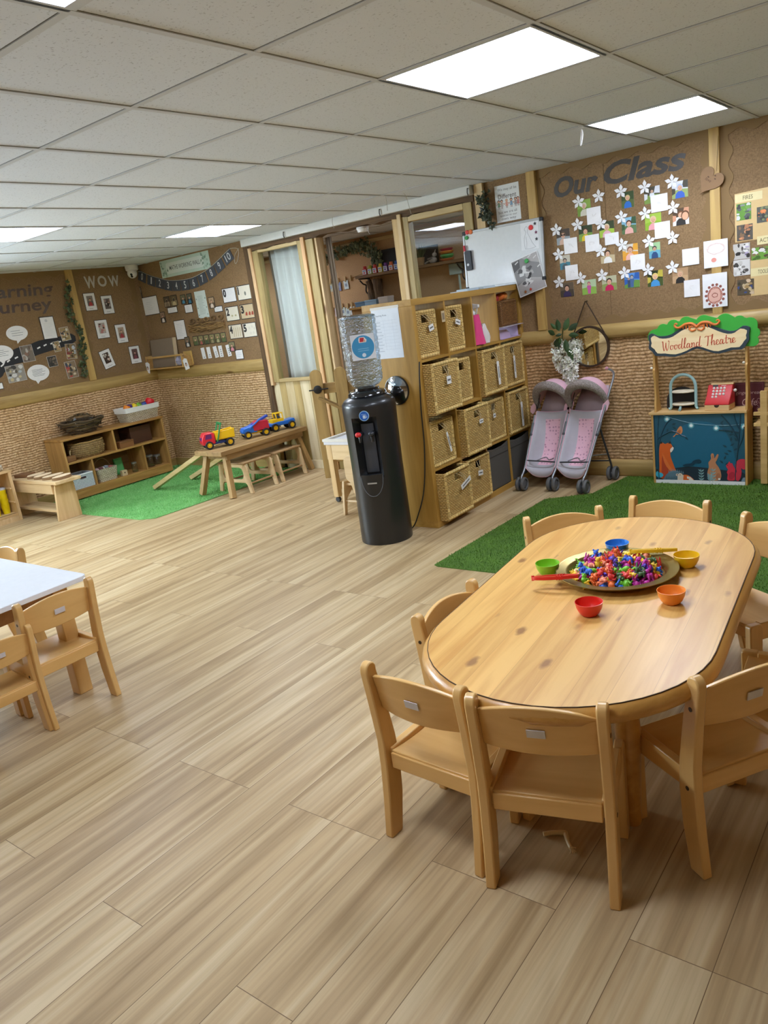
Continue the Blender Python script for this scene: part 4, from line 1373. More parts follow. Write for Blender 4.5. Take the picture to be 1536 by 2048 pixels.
sign_card('TOOLS', -1.176, -1.0, 1.314, 1.362, 'cream heading card reading TOOLS', -1.134, -1.078)
def pic(u, v, w, h, cols, seed, lab, z=.0022, n=16):
    mb = MB(); sheet(mb, w, h, PAPER, z, .001); patch_pic(mb, w, h, z + .0012, cols, seed, n)
    wallitem(mb, 'photo', lab, 'photo', MW(u, v), 'photos of the outdoor display')
pic(-1.212, 1.707, .084, .098, ['#6a9a3c', '#5a5f5c', '#d9d8d4', '#78a84a', '#3f4240', '#8a8f8c'], 21, 'photo of a grey fire bowl on green grass')
pic(-1.09, 1.672, .096, .092, ['#5a5a52', '#e07a3a', '#e8945a', '#3d3d3a', '#7f8a60'], 22, 'photo of a bright orange flame right of the fire bowl photo')
pic(-1.208, 1.584, .092, .094, ['#5c554c', '#d99a6a', '#8a6a4c', '#3f3a35', '#b9805a'], 23, 'photo of an orange brown wood stack below the fire bowl photo')
pic(-1.228, 1.474, .098, .094, BLK + ['#b7a9c4'], 24, 'grey photo of stones, upper of two to the left of the heaped twigs')
pic(-1.228, 1.376, .098, .096, ['#d9d6d0'] + BLK, 25, 'grey photo of split logs, lower of two left of the TOOLS card')
pic(-1.115, 1.447, .11, .074, ['#6fa03c', '#5a4a34', '#8a7450', '#e6e2da', '#4a6a2a'], 26, 'photo of heaped twigs on bright green grass')
pic(-1.207, 1.255, .098, .094, ['#5a4f3c', '#c9b48c', '#3a4f8a', '#d8c0a0', '#3f3a2c', '#a98a5a'], 27, 'photo of a crowd of people lowest at the right edge')
# ================================================================== CUBE SHELF WITH BASKETS, WATER COOLER
KX, KY, KL, KD, KH = -2.777, 3.977, 1.437, 0.388, 1.47
OAK_Y = wood('oak_veneer_y', '#bf9548', '#9d742e', 'y', .6, .4)
OAK_Z = wood('oak_veneer_z', '#bd9246', '#99702c', 'z', .6, .4)
kal = thing('cube_shelf', 'large oak cube shelf of sixteen compartments filled with baskets', 'shelf', (KX, KY, 0))
mb = MB(); mb.box(-KD, 0, 0, .039, 0.039, KH - .039, OAK_Z); mb.build('side_panel', kal, bevel=.0015)
mb = MB(); mb.box(-KD, 0, KL - .039, KL, 0.039, KH - .039, OAK_Z); mb.build('side_panel', kal, bevel=.0015)
mb = MB(); mb.box(-KD, 0, 0, KL, KH - .039, KH, OAK_Y); mb.build('top_board', kal, bevel=.0015)
mb = MB(); mb.box(-KD, 0, 0, KL, 0, .039, OAK_Y); mb.build('base_board', kal, bevel=.0015)
CW = (KL - .078 - .048) / 4
CH = (KH - .078 - .048) / 4
for i in range(1, 4):
    y = .039 + i * CW + (i - 1) * .016
    mb = MB(); mb.box(-KD, -.004, y, y + .016, .039, KH - .039, OAK_Z); mb.build('divider', kal)
    z = .039 + i * CH + (i - 1) * .016
    mb = MB(); mb.box(-KD, -.0035, .039, KL - .039, z, z + .016, OAK_Y); mb.build('shelf_board', kal)
def cell(r, c):
    """r 0 = bottom row; returns y0, z0 of the compartment in world space"""
    return KY + .039 + c * (CW + .016), .039 + r * (CH + .016)

WICK = weave('wicker_weave', '#ecc97c', '#d6ab5c', '#80602a', ('xy', 'z'), 0.026, 0.0112, 0.22, 0.65, 0.9, 0.45, 0.006)
WICK_D = weave('dark_wicker_weave', '#a8773f', '#8a5c2c', '#4a2f14', ('xy', 'z'), 0.018, 0.008, 0.22, 0.65, 0.8, 0.6, 0.004)
RIMW = weave('wicker_binding', '#e6c882', '#d8b468', '#b08a4a', ('xy', 'z'), 0.03, 0.03, 0.10, 0.7, 0.6, 0.5, 0.004)
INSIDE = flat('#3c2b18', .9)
TAGW = flat('#e9e7e2', .5)
def basket(name, label, w, d, h, tagkind=None, seed=0, hole=(.07, .05), mat=None, rim=True, group='wicker cube baskets in the oak shelf'):
    """front face at local x=0 looking to +x, base at z=0, centred in y"""
    mat = mat or WICK
    t = thing(name, label, 'basket', group=group)
    mb = MB()
    T = .014
    hw, hh = hole
    zt, zb = h - .03, h - .03 - hh
    # front with a slot for the hand
    mb.box(-T, 0, -w / 2, w / 2, 0, zb, mat)
    mb.box(-T, 0, -w / 2, -hw / 2, zb, h - .004, mat)
    mb.box(-T, 0, hw / 2, w / 2, zb, h - .004, mat)
    mb.box(-T, 0, -hw / 2, hw / 2, zt, h - .004, mat)
    mb.box(-d, -d + T, -w / 2, w / 2, 0, h - .004, mat)
    mb.box(-d + T, -T, -w / 2, -w / 2 + T, 0, h - .004, mat)
    mb.box(-d + T, -T, w / 2 - T, w / 2, 0, h - .004, mat)
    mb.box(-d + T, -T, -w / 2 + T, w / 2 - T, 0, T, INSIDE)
    mb.build('body', t, smooth=False)
    if rim:
        mb = MB()
        R = .012
        r = random.Random(seed)
        for a, b in (((-.004, -w / 2 + R, R), (-.004, w / 2 - R, R)), ((-.004, -w / 2 + R, h - R), (-.004, w / 2 - R, h - R)), ((-.004, -w / 2 + R, R), (-.004, -w / 2 + R, h - R)), ((-.004, w / 2 - R, R), (-.004, w / 2 - R, h - R)),
                     ((-.01, -w / 2 + R, h - R), (-d + .01, -w / 2 + R, h - R)), ((-.01, w / 2 - R, h - R), (-d + .01, w / 2 - R, h - R)), ((-d + R, -w / 2 + R, h - R), (-d + R, w / 2 - R, h - R))):
            mb.tube([Vector(a).lerp(Vector(b), q / 6) for q in range(7)], [R * r.uniform(.9, 1.08) for _ in range(7)], RIMW if mat is WICK else mat, 7)
        mb.build('rim', t)
    if tagkind:
        kind, ty, tw, th, tr = tagkind
        mb = MB()
        g = flat('#c9b48a', .8)
        mb.tube(smooth_path([(-.004, -.015, zt), (.012, ty - .01, zb + .01), (.016, ty, zb - .02), (.012, ty + .012, zb + .012), (-.004, .02, zt)], 4), .0022, g, 5)
        mb.build('string', t)
        mb = MB()
        M = Matrix.Translation((.019, ty, zb - .018)) @ Matrix.Rotation(rad(tr), 4, 'X')
        if kind == 'strip':
            mb.box(0, .0016, -tw / 2, tw / 2, -th, 0, TAGW, M)
            for q in range(1):
                mb.box(.0017, .0020, -.004, .004, -th * .72, -th * .22, flat('#6b6a68', .8), M)
        else:
            mb.box(0, .0016, -tw / 2, tw / 2, -th, 0, TAGW, M)
            mb.box(.0017, .0020, -tw * .36, tw * .36, -th * .62, -th * .38, flat('#6b6a68', .8), M)
        mb.build('tag', t, smooth=False)
    return t
B = [  # row, col, y centre, z base offset, width, height, out, tilt, tag, label
    (3, 0, 4.150, 0, .262, .300, -.035, 0, ('card', .035, .055, .038, 12), 'wicker basket in the top row nearest the water cooler, with a white tag'),
    (3, 1, 4.492, 0, .222, .300, -.03, 0, ('card', .02, .06, .034, -16), 'narrow wicker basket in the top row, second from the water cooler'),
    (2, 0, 4.178, 0, .325, .322, .06, 3, ('card', .0, .05, .05, 0), 'wicker basket sticking out of the second row nearest the cooler'),
    (2, 1, 4.500, 0, .235, .300, -.02, 0, None, 'wicker basket without a tag in the second row, behind the one sticking out'),
    (2, 2, 4.878, 0, .325, .318, .03, 0, ('strip', .015, .032, .165, 2), 'wicker basket in the second row, third from the cooler, with a long strip tag'),
    (2, 3, 5.238, 0, .318, .318, .0, 0, ('strip', -.02, .026, .165, 0), 'wicker basket in the second row nearest the wall, with a long strip tag'),
    (1, 0, 4.160, 0, .285, .305, -.012, 0, ('strip', .03, .02, .14, 14), 'wicker basket in the third row nearest the cooler, with a twisted tag'),
    (1, 1, 4.512, 0, .325, .322, .05, 0, ('card', .02, .05, .028, 0), 'wicker basket pulled out of the third row, second from the cooler'),
    (1, 2, 4.866, 0, .300, .305, -.01, 0, ('card', -.03, .035, .03, 0), 'plain wicker basket in the third row, third from the cooler'),
    (1, 3, 5.238, 0, .318, .318, .01, 0, ('strip', .01, .028, .185, 1), 'wicker basket in the third row nearest the wall, with a long strip tag'),
    (0, 0, 4.178, 0, .322, .318, .06, -2, ('card', .06, .13, .034, 18), 'wicker basket sticking out of the bottom row nearest the cooler, with a wide tag'),
    (0, 1, 4.524, 0, .318, .318, .02, 0, ('card', -.01, .062, .036, -6), 'wicker basket in the bottom row, second from the cooler'),
]
for k, (r_, c_, yc, zo, w_, h_, out, tilt, tg, lab) in enumerate(B):
    y0, z0 = cell(r_, c_)
    yc = y0 + CW / 2 if w_ > .31 else max(y0 + w_ / 2 + .004, min(yc, y0 + CW - w_ / 2 - .004))
    t = basket('wicker_basket', lab, w_, .33, h_, tg, k)
    t.location = (KX + out, yc, z0 + .0012)
    t.rotation_euler = (0, 0, 0)
GREYF = flat('#57534c', .9)
for c_, lab in ((2, 'grey fabric storage box in the bottom row, left of the last one'), (3, 'grey fabric storage box in the bottom corner behind the toy pushchair')):
    y0, z0 = cell(0, c_)
    t = thing('fabric_box', lab, 'storage box', (KX - .012, y0 + CW / 2, z0 + .001), group='grey fabric boxes in the oak shelf')
    mb = MB()
    w_, h_, d_ = .318, .318, .35
    mb.box(-.006, 0, -w_ / 2, w_ / 2, 0, h_ - .03, GREYF)
    mb.prism([(-w_ / 2, h_ - .03), (w_ / 2, h_ - .03), (w_ / 2, h_), (w_ * .2, h_ - .018), (-w_ * .2, h_ - .02), (-w_ / 2, h_ - .004)], -.006, 0, 'x', GREYF)
    mb.box(-d_, -d_ + .006, -w_ / 2, w_ / 2, 0, h_, GREYF)
    mb.box(-d_, 0, -w_ / 2, -w_ / 2 + .006, 0, h_ - .004, GREYF)
    mb.box(-d_, 0, w_ / 2 - .006, w_ / 2, 0, h_ - .002, GREYF)
    mb.box(-d_, 0, -w_ / 2, w_ / 2, 0, .006, flat('#2d2b28', .9))
    mb.build('body', t, bevel=.002)
    mb = MB()
    mb.box(.0, .003, -w_ / 2 + .01, w_ / 2 - .01, h_ - .072, h_ - .066, flat('#46423c', .9))
    mb.build('seam', t, smooth=False)
# things in the two open compartments of the top row
y0, z0 = cell(3, 2)
t = thing('spray_bottle', 'white spray bottle wrapped in pink cloth in the top row compartment', 'spray bottle', (KX - .055, y0 + .085, z0 + .001))
mb = MB(); mb.lathe([(.034, 0), (.037, .02), (.037, .12), (.03, .165), (.015, .185), (.014, .20)], flat('#2c3f6b', .4), 18); mb.build('bottle', t)
mb = MB()
mb.lathe([(.016, .20), (.02, .205), (.02, .225), (.013, .235), (.013, .25)], flat('#e6e6e2', .4), 14)
mb.prism([(-.018, .245), (.05, .255), (.052, .275), (-.005, .285), (-.02, .27)], -.012, .012, 'y', flat('#e6e6e2', .4))
mb.prism([(.03, .255), (.042, .255), (.03, .21), (.024, .212)], -.004, .004, 'y', flat('#e6e6e2', .4))
mb.build('trigger', t, bevel=.002)
PINK = flat('#e0427f', .8)
mb = MB()
r = random.Random(2)
vs = []
n, k = 28, 9
for i in range(k):
    z = .205 * (1 - i / (k - 1))
    for j in range(n):
        a = 2 * PI * j / n
        R = .041 + .030 * (i / (k - 1)) + .010 * math.sin(a * 6 + i * .3) * (i / (k - 1))
        vs.append((R * math.cos(a), R * math.sin(a) * .9, z + .004))
mb.add(vs, [(i * n + j, i * n + (j + 1) % n, (i + 1) * n + (j + 1) % n, (i + 1) * n + j) for i in range(k - 1) for j in range(n)], PINK)
tag(mb.build('pink_cloth', loc=(KX - .055, y0 + .085, z0 + .001)), 'bright pink folded cloth below the spray bottle in the oak shelf', 'cloth')
mb = MB()
vs = []
for i in range(k):
    z = .135 * (1 - i / (k - 1)) ** 1.1
    for j in range(n):
        a = 2 * PI * j / n
        R = .012 + .03 * math.sin(min(1, i / (k - 2)) * PI * .62) + .005 * math.sin(a * 5 + i)
        vs.append((R * math.cos(a), R * math.sin(a), z + .003))
mb.add(vs, [(i * n + j, i * n + (j + 1) % n, (i + 1) * n + (j + 1) % n, (i + 1) * n + j) for i in range(k - 1) for j in range(n)], flat('#e2ded6', .9))
tag(mb.build('white_cloth', loc=(KX - .05, y0 + .195, z0 + .001)), 'crumpled off white cloth beside the pink cloth in the oak shelf', 'cloth')
y0, z0 = cell(3, 3)
t = thing('paper_tray', 'pale lilac plastic tray in the top row compartment nearest the wall', 'tray', (KX - .02, y0 + CW / 2, z0 + .001))
mb = MB()
LIL = flat('#c9b2d2', .5)
mb.box(-.30, .02, -.15, .15, .0, .004, LIL)
mb.box(-.30, .0, -.154, -.15, 0, .085, LIL); mb.box(-.30, .0, .15, .154, 0, .085, LIL)
mb.box(-.30, .05, -.156, .156, .085, .089, flat('#cfc8d6', .4))
mb.build('tray', t, smooth=False)
mb = MB(); mb.prism([(-.15, .004), (.03, .004), (.02, .04), (-.03, .065), (-.15, .07)], -.01, .0, 'x', LIL); mb.build('front', t)
t = basket('small_basket', 'small honey coloured basket holding red and orange cloth near the wall', .25, .25, .185, None, 31, (.0, .0), WICK_D, True, None)
t.location = (KX - .005, y0 + CW / 2 + .005, z0 + .091)
r = random.Random(9)
for i, (c, lab) in enumerate([('#a8302c', 'dark red folded cloth in the small honey coloured basket'), ('#d8702a', 'orange folded cloth in the small honey coloured basket'), ('#e09040', 'pale orange cloth over the edge of the small honey coloured basket')]):
    mb = MB()
    yy = [-.07, .0, .07][i]
    for q in range(3):
        mb.ball((-.1 + .02 * q, yy + .006 * q, .185 + .01 * q + .004 * i), (.05, .034, .03), flat(c, .9), 12, rot=(r.uniform(-.5, .5), r.uniform(-.5, .5), r.uniform(0, 3)))
    tag(mb.build('folded_cloth', loc=(KX - .02, y0 + CW / 2, z0 + .088)), lab, 'cloth')
# small card hanging inside the top left divider
mb = MB(); mb.box(-.0, .0012, -.02, .02, -.035, .035, flat('#c9b48c', .6)); mb.box(.0012, .0018, -.013, .013, -.02, .022, flat('#8d7a62', .7))
tag(mb.build('hang_tag', loc=(KX - .002, cell(3, 0)[0] + CW - .022, 1.335), smooth=False), 'small beige card beside the first wicker basket of the top row', 'card')

# sheet taped on the end panel of the shelf
t = thing('cleaning_chart', 'white printed chart in a plastic sleeve taped on the shelf end panel', 'chart', M=Matrix.Translation((-2.985, KY - .0006, 1.283)) @ Matrix(((1, 0, 0, 0), (0, 0, -1, 0), (0, 1, 0, 0), (0, 0, 0, 1))))
mb = MB()
sheet(mb, .215, .312, flat('#e6eaf0', .3), 0, .0012)
text_fit(mb, 'Cleaning Rota', flat('#6d747e', .7), -.085, .01, .105, .118, None, 0, 0, .0016)
for i in range(10):
    mb.poly([(-.088, .08 - i * .02), (.088, .08 - i * .02), (.088, .0793 - i * .02), (-.088, .0793 - i * .02)], .0016, flat('#b9bfc8', .7))
    lines(mb, -.085, -.03, .064 - i * .02, .077 - i * .02, 1, flat('#a2a9b4', .7), .0016, i, .0025)
for x in (-.02, .05):
    mb.poly([(x, -.1), (x + .0007, -.1), (x + .0007, .085), (x, .085)], .0016, flat('#b9bfc8', .7))
mb.build('page', t, smooth=False, fix=False)
mb = MB(); mb.box(-.112, .112, .150, .166, .0012, .0016, flat('#e9e4da', .2)); mb.build('tape', t, smooth=False)
# cable down the corner of the shelf
mb = MB()
mb.tube(smooth_path([(-2.768, KY + .0, 1.09), (-2.76, KY - .03, 1.0), (-2.775, KY - .035, .80), (-2.79, KY - .03, .55), (-2.83, KY - .035, .28), (-2.90, KY - .04, .10), (-2.955, KY - .06, .008), (-3.06, KY - .07, .006)], 6), .0042, flat('#17171a', .4), 7)
tag(mb.build('power_cable'), 'black power cable running down the oak shelf corner behind the cooler', 'cable')
# ---- water cooler
CX, CY = -3.024, 3.738
t = thing('water_cooler', 'black water cooler with a big clear bottle beside the oak shelf', 'water cooler', (CX, CY, 0))
BLK_P = flat('#16181c', .38, coat=.3)
GRY_P = flat('#3b4048', .45)
R = .168
fa = math.atan2(-.79, .34)            # the tap side faces this way
# body: column with a slightly flattened front and a recessed bay
mb = MB()
n = 64
prof = [(.166, 0), (.168, .01), (.166, .30), (.164, .50), (.166, .70), (.170, .86), (.168, .895), (.150, .918), (.128, .930), (.118, .936)]
def inbay(a, z):
    d = (a - fa + PI) % (2 * PI) - PI
    return abs(d) < .42 and .455 < z < .80
zz = [0, .01, .08, .16, .24, .30, .36, .40, .44, .455, .50, .55, .60, .65, .70, .74, .775, .80, .82, .84, .86, .88, .895, .918, .930, .936]
def pr(z):
    for (r0, z0), (r1, z1) in zip(prof[:-1], prof[1:]):
        if z0 <= z <= z1:
            return r0 + (r1 - r0) * (z - z0) / (z1 - z0 + 1e-9)
    return prof[-1][0]
vs = []
for z in zz:
    for j in range(n):
        a = 2 * PI * j / n
        d = abs((a - fa + PI) % (2 * PI) - PI)
        r_ = pr(z)
        if d < .44 and .455 <= z <= .80:
            r_ -= .062 if z < .78 else .03
        vs.append((r_ * math.cos(a), r_ * math.sin(a), z))
fs = [(i * n + j, i * n + (j + 1) % n, (i + 1) * n + (j + 1) % n, (i + 1) * n + j) for i in range(len(zz) - 1) for j in range(n)]
fs.append(list(range(n))[::-1]); fs.append([(len(zz) - 1) * n + j for j in range(n)])
mb.add(vs, fs, BLK_P)
mb.build('body', t, angle=50)
F = Matrix.Rotation(fa, 4, 'Z')       # local x = outwards at the front
mb = MB()
bp = []
for i in range(9):
    a = -.36 + .09 * i
    bp.append((.113 * math.cos(a), .113 * math.sin(a)))
mb.prism(bp + [(x * .93, y * .93) for x, y in bp[::-1]], .468, .775, 'z', GRY_P, F)
mb.build('bay_panel', t)
mb = MB()
tp = [(.171 * math.cos(a), .171 * math.sin(a)) for a in [-.42 + .07 * i for i in range(13)]]
vs, fs = [], []
for i in range(13):
    a = -.42 + .07 * i
    dz = .455 - .13 * math.sqrt(max(0, 1 - ((i - 6) / 6.0) ** 2)) if i not in (0, 12) else .44
    for rr_ in (.150, .1735):
        vs += [(rr_ * math.cos(a), rr_ * math.sin(a), .462), (rr_ * math.cos(a), rr_ * math.sin(a), dz)]
for i in range(12):
    b0, b1 = i * 4, (i + 1) * 4
    fs += [(b0 + 2, b1 + 2, b1 + 3, b0 + 3), (b0, b1, b1 + 2, b0 + 2), (b0 + 1, b0 + 3, b1 + 3, b1 + 1)]
mb.add(vs, fs, BLK_P, F)
mb.build('drip_tray', t)
mb = MB()
mb.tube([F @ Vector((.1745 * math.cos(a), .1745 * math.sin(a), .455 - .13 * math.sqrt(max(0, 1 - (a / .42) ** 2)))) for a in [-.42 + .035 * i for i in range(25)]], .002, flat('#6a7078', .4), 6)
mb.build('tray_line', t)
mb = MB()
mb.prism([(-.03, .405), (.03, .405), (.03, .414), (-.03, .414)], .1740, .1752, 'x', flat('#c9cdd2', .3, .6), F)
mb.build('badge', t, smooth=False)
for s, c, nm in ((-1, '#d4242a', 'red lever on the hot tap'), (1, '#2b2f36', None)):
    mb = MB()
    yy = .038 * s
    mb.tube([F @ Vector(p) for p in ((.09, yy, .715), (.15, yy, .715), (.158, yy, .70), (.158, yy, .668))], [.014, .014, .013, .010], BLK_P, 10)
    tp_ = mb.build('tap', t)
    mb = MB()
    mb.ball(F @ Vector((.185, yy * 1.1, .722)), (.02, .02, .016), flat(c, .35), 12)
    mb.tube([F @ Vector((.15, yy, .722)), F @ Vector((.185, yy * 1.1, .722))], .008, flat('#c9ccd0', .25, .8) if s < 0 else BLK_P, 8)
    lv = mb.build('lever', tp_)
    if nm: lv['label'] = nm
mb = MB()
mb.lathe([(.118, .934), (.122, .94), (.118, .955), (.105, .966), (.082, .972), (.08, .985)], flat('#121316', .15, coat=.5), 40)
mb.build('collar', t)
# bottle: square sided with rounded corners and ribs
WATERM = [glass_pane('clear_water_bottle', '#d3e3ef', 1.0, .04, .20, 1.0)]
mb = MB()
def rsq(hw, rr_, k=5):
    return rrect(-hw, hw, -hw, hw, rr_, k)
levels = [(.035, .975), (.05, .985), (.085, 1.0), (.100, 1.03), (.103, 1.06)]
zq = 1.06
while zq < 1.40:
    levels += [(.105, zq + .005), (.101, zq + .018), (.105, zq + .031)]
    zq += .036
levels += [(.104, 1.405), (.098, 1.418), (.07, 1.424)]
rings = [[(x, y, z) for x, y in rsq(hw, hw * (.92 if z < 1.02 else .42))] for hw, z in levels]
nn = len(rings[0])
vs = [p for rg in rings for p in rg]
fs = [(i * nn + j, i * nn + (j + 1) % nn, (i + 1) * nn + (j + 1) % nn, (i + 1) * nn + j) for i in range(len(rings) - 1) for j in range(nn)]
fs.append(list(range(nn))[::-1]); fs.append([(len(rings) - 1) * nn + j for j in range(nn)])
BR = Matrix.Rotation(fa + .42, 4, 'Z')
mb.add(vs, fs, WATERM[0], BR)
bot = mb.build('bottle', t, angle=60)
mb = MB()
LB = BR @ Matrix.Translation((.1065, 0, 1.235)) @ Matrix(((0, 0, 1, 0), (1, 0, 0, 0), (0, 1, 0, 0), (0, 0, 0, 1)))
mb.prism(rect(.145, .150), 0, .0008, 'z', flat('#dfe3e6', .35), LB)
mb.prism(circle(0, 0, .068, 40), .0009, .0014, 'z', flat('#3f94c4', .35), LB)
mb.prism([(-.022, .026), (.022, .026), (.026, .04), (.012, .058), (-.018, .058), (-.024, .044)], .0015, .0018, 'z', flat('#e8e2dc', .4), LB)
mb.prism([(-.018, .03), (.006, .03), (.012, .054), (-.014, .055)], .0019, .0022, 'z', flat('#c22a34', .4), LB)
mb.prism([(.004, .03), (.019, .03), (.014, .044), (.006, .041)], .0023, .0025, 'z', flat('#d8a88c', .4), LB)
text_fit(mb, 'KINGSHILL', flat('#e4eef5', .4), -.044, .044, .002, .016, LB, 0, 0, .0)
mb.prism(circle(0, -.048, .012, 12), .0015, .0018, 'z', flat('#d8e6f0', .4), LB)
for v in (-.012, -.024):
    mb.prism([(-.035, v), (.035, v), (.03, v + .004), (-.03, v + .004)], .0015, .0017, 'z', flat('#7fb8d8', .4), LB)
lb = mb.build('bottle_label', bot, smooth=False, fix=False)
# fix the text depth: sits on the blue disc
mb = MB()
SM = F @ Matrix.Rotation(.05, 4, 'Z') @ Matrix.Translation((.1705, 0, .832)) @ Matrix(((0, 0, 1, 0), (1, 0, 0, 0), (0, 1, 0, 0), (0, 0, 0, 1)))
mb.prism(circle(0, 0, .031, 28), -.002, .0022, 'z', flat('#a9d4ee', .35), SM)
mb.prism(circle(0, 0, .0275, 28), .0023, .003, 'z', flat('#1b62c0', .35), SM)
mb.prism(rrect(-.008, .009, -.016, .004, .003), .0031, .0035, 'z', flat('#cfe2f4', .35), SM)
mb.ring(circle(.012, -.006, .007, 12), circle(.012, -.006, .0045, 12), .0031, .0035, 'z', flat('#cfe2f4', .35), SM)
mb.prism([(-.016, .008), (.015, .008), (.015, .011), (-.016, .011)], .0031, .0035, 'z', flat('#9cc4ea', .35), SM)
mb.build('sticker', t, smooth=False)
# glossy dark ball beside its shoulder
t = thing('convex_mirror', 'round glossy dark convex dome on the oak shelf end panel beside the cooler', 'convex mirror', (-2.965, KY - .0005, .922), rot=(rad(90), 0, 0))
BALLM = flat('#0c0d10', .05, metal=0.0, coat=1.0)
BALLM.node_tree.nodes['Principled BSDF'].inputs['Specular IOR Level'].default_value = 1.0
BALLM.node_tree.nodes['Principled BSDF'].inputs['IOR'].default_value = 2.6
mb = MB()
Rc, rr0 = .17, .092
z_off = math.sqrt(Rc * Rc - rr0 * rr0)
mb.lathe([(rr0, .012)] + [(Rc * math.sin(a), .012 + Rc * math.cos(a) - z_off) for a in [math.asin(rr0 / Rc) * (1 - q / 14) for q in range(15)]], BALLM, 48)
mb.build('dome', t, angle=50)
mb = MB(); mb.lathe([(rr0 - .004, 0), (rr0 + .001, 0), (rr0 + .001, .0125), (rr0 - .002, .014)], BLK_P, 48); mb.build('rim', t)
# ================================================================== TABLES, CHAIRS AND WHAT STANDS ON THEM
BEECH_X = wood('beech_x', '#e6ba74', '#cf9d55', 'x', .55, .35, coat=.25, contrast=.6)
BEECH_Y = wood('beech_y', '#e6ba74', '#cf9d55', 'y', .55, .35, coat=.25, contrast=.6)
BEECH_Z = wood('beech_z', '#e3b976', '#c99955', 'z', .55, .35, coat=.25, contrast=.6)
SCREW = flat('#4a3a24', .4, .5)
LABELP = flat('#d9d4d6', .5)
def make_chair(label, sticker=True):
    """front towards +y, origin on the floor under the seat; 0.33 m wide, 0.555 m high"""
    t = thing('child_chair', label, 'chair', group='small beech chairs')
    hw = .166
    T = .026
    rear = [(-.172, 0), (-.122, 0), (-.098, .12), (-.090, .22), (-.094, .30), (-.112, .42), (-.132, .52)] + arc(-.1515, .53, .0195, 0, 180, 8) + [(-.172, .52), (-.160, .42), (-.148, .30), (-.150, .22), (-.158, .12)]
    rear = [(y, z) for y, z in rear]
    for s in (-1, 1):
        mb = MB()
        x0, x1 = sorted((s * hw, s * (hw - T)))
        mb.prism(rear, x0, x1, 'x', BEECH_Z)
        lg = mb.build('leg', t, bevel=.004)
        mb = MB()
        for y, z in ((-.122, .235), (-.143, .462)):
            mb.prism(circle(y, z, .006, 12), min(s * hw, s * (hw + .001)), max(s * hw, s * (hw + .001)), 'x', SCREW)
        mb.build('screw', lg, smooth=False)
        # front leg
        mb = MB()
        x0, x1 = sorted((s * (hw - .030), s * (hw - .004)))
        mb.prism([(.085, 0), (.133, 0), (.138, .262)] + arc(.128, .268, .010, 0, 90, 4) + [(.09, .278), (.085, .262)], x0, x1, 'x', BEECH_Z)
        mb.build('leg', t, bevel=.004)
        # side rail under the seat
        mb = MB()
        x0, x1 = sorted((s * (hw - .034), s * (hw - .010)))
        mb.prism([(-.125, .222), (.09, .215), (.09, .278), (-.125, .272)], x0, x1, 'x', BEECH_Y)
        mb.build('side_rail', t, bevel=.003)
    mb = MB()
    n = 8
    vs, fs = [], []
    for i in range(n + 1):
        y = -.128 + .245 * i / n
        z = .268 - .010 * math.sin(PI * i / n)
        vs += [(-.134, y, z), (.134, y, z), (.134, y, z - .014), (-.134, y, z - .014)]
    for i in range(n):
        a, b = i * 4, i * 4 + 4
        fs += [(a, a + 1, b + 1, b), (a + 1, a + 2, b + 2, b + 1), (a + 2, a + 3, b + 3, b + 2), (a + 3, a, b, b + 3)]
    fs += [(0, 3, 2, 1), (n * 4, n * 4 + 1, n * 4 + 2, n * 4 + 3)]
    mb.add(vs, fs, BEECH_X)
    mb.build('seat', t, bevel=.003, angle=50)
    mb = MB(); mb.box(-.134, .134, -.134, -.118, .214, .262, BEECH_X); mb.build('back_rail', t, bevel=.003)
    mb = MB(); mb.box(-.134, .134, .098, .114, .214, .258, BEECH_X); mb.build('front_rail', t, bevel=.003)
    # curved back rest, bowed backwards and arched along its top
    mb = MB()
    vs, fs = [], []
    n = 14
    for i in range(n + 1):
        q = -1 + 2 * i / n
        x = .141 * q
        bow = -.022 * (1 - q * q)
        zt = .508 + .026 * (1 - q * q)
        zb = .402 - .004 * (1 - q * q)
        for z, dy in ((zb, 0), (zt, -.018)):
            for th in (0, .013):
                vs.append((x, -.118 + bow + dy - th - (.004 if z > .45 else 0), z))
    for i in range(n):
        a, b = i * 4, i * 4 + 4
        fs += [(a, b, b + 2, a + 2), (a + 1, a + 3, b + 3, b + 1), (a + 2, b + 2, b + 3, a + 3), (a, a + 1, b + 1, b)]
    fs += [(0, 2, 3, 1), (n * 4, n * 4 + 1, n * 4 + 3, n * 4 + 2)]
    mb.add(vs, fs, BEECH_X)
    bk = mb.build('backrest', t, bevel=.003, angle=50)
    if sticker:
        mb = MB()
        # follows the middle of the back
        mb.add([(-.022, -.1665, .452), (.022, -.1665, .452), (.022, -.1705, .474), (-.022, -.1705, .474), (-.022, -.1640, .452), (.022, -.1640, .452), (.022, -.168, .474), (-.022, -.168, .474)],
               [(0, 1, 2, 3), (4, 7, 6, 5), (0, 4, 5, 1), (1, 5, 6, 2), (2, 6, 7, 3), (3, 7, 4, 0)], LABELP)
        o = mb.build('name_sticker', bk, smooth=False)
        o['label'] = 'blank white name sticker'
    return t
chair0 = None
def place_chair(x, y, rz, label, group=None, scale=1.0):
    global chair0
    if chair0 is None:
        chair0 = make_chair(label)
        chair0.location = (x, y, 0)
        chair0.rotation_euler = (0, 0, rad(rz))
        return chair0
    return clone(chair0, label, loc=(x, y, 0), rot=(0, 0, rad(rz)), scale=scale)
TX, TY, TR, TZ = -.898, 2.134, rad(5.1), .53
def back_mid(ax, ay, bx, by):
    """chair whose two back post tops are at a (left seen from behind) and b: returns place and heading"""
    dx, dy = bx - ax, by - ay
    rz = math.degrees(math.atan2(dy, dx))
    mx, my = (ax + bx) / 2, (ay + by) / 2
    # post tops lie 0.152 behind the origin
    h = rad(rz)
    return mx - .152 * math.sin(h) * 1.0, my + .152 * math.cos(h), rz
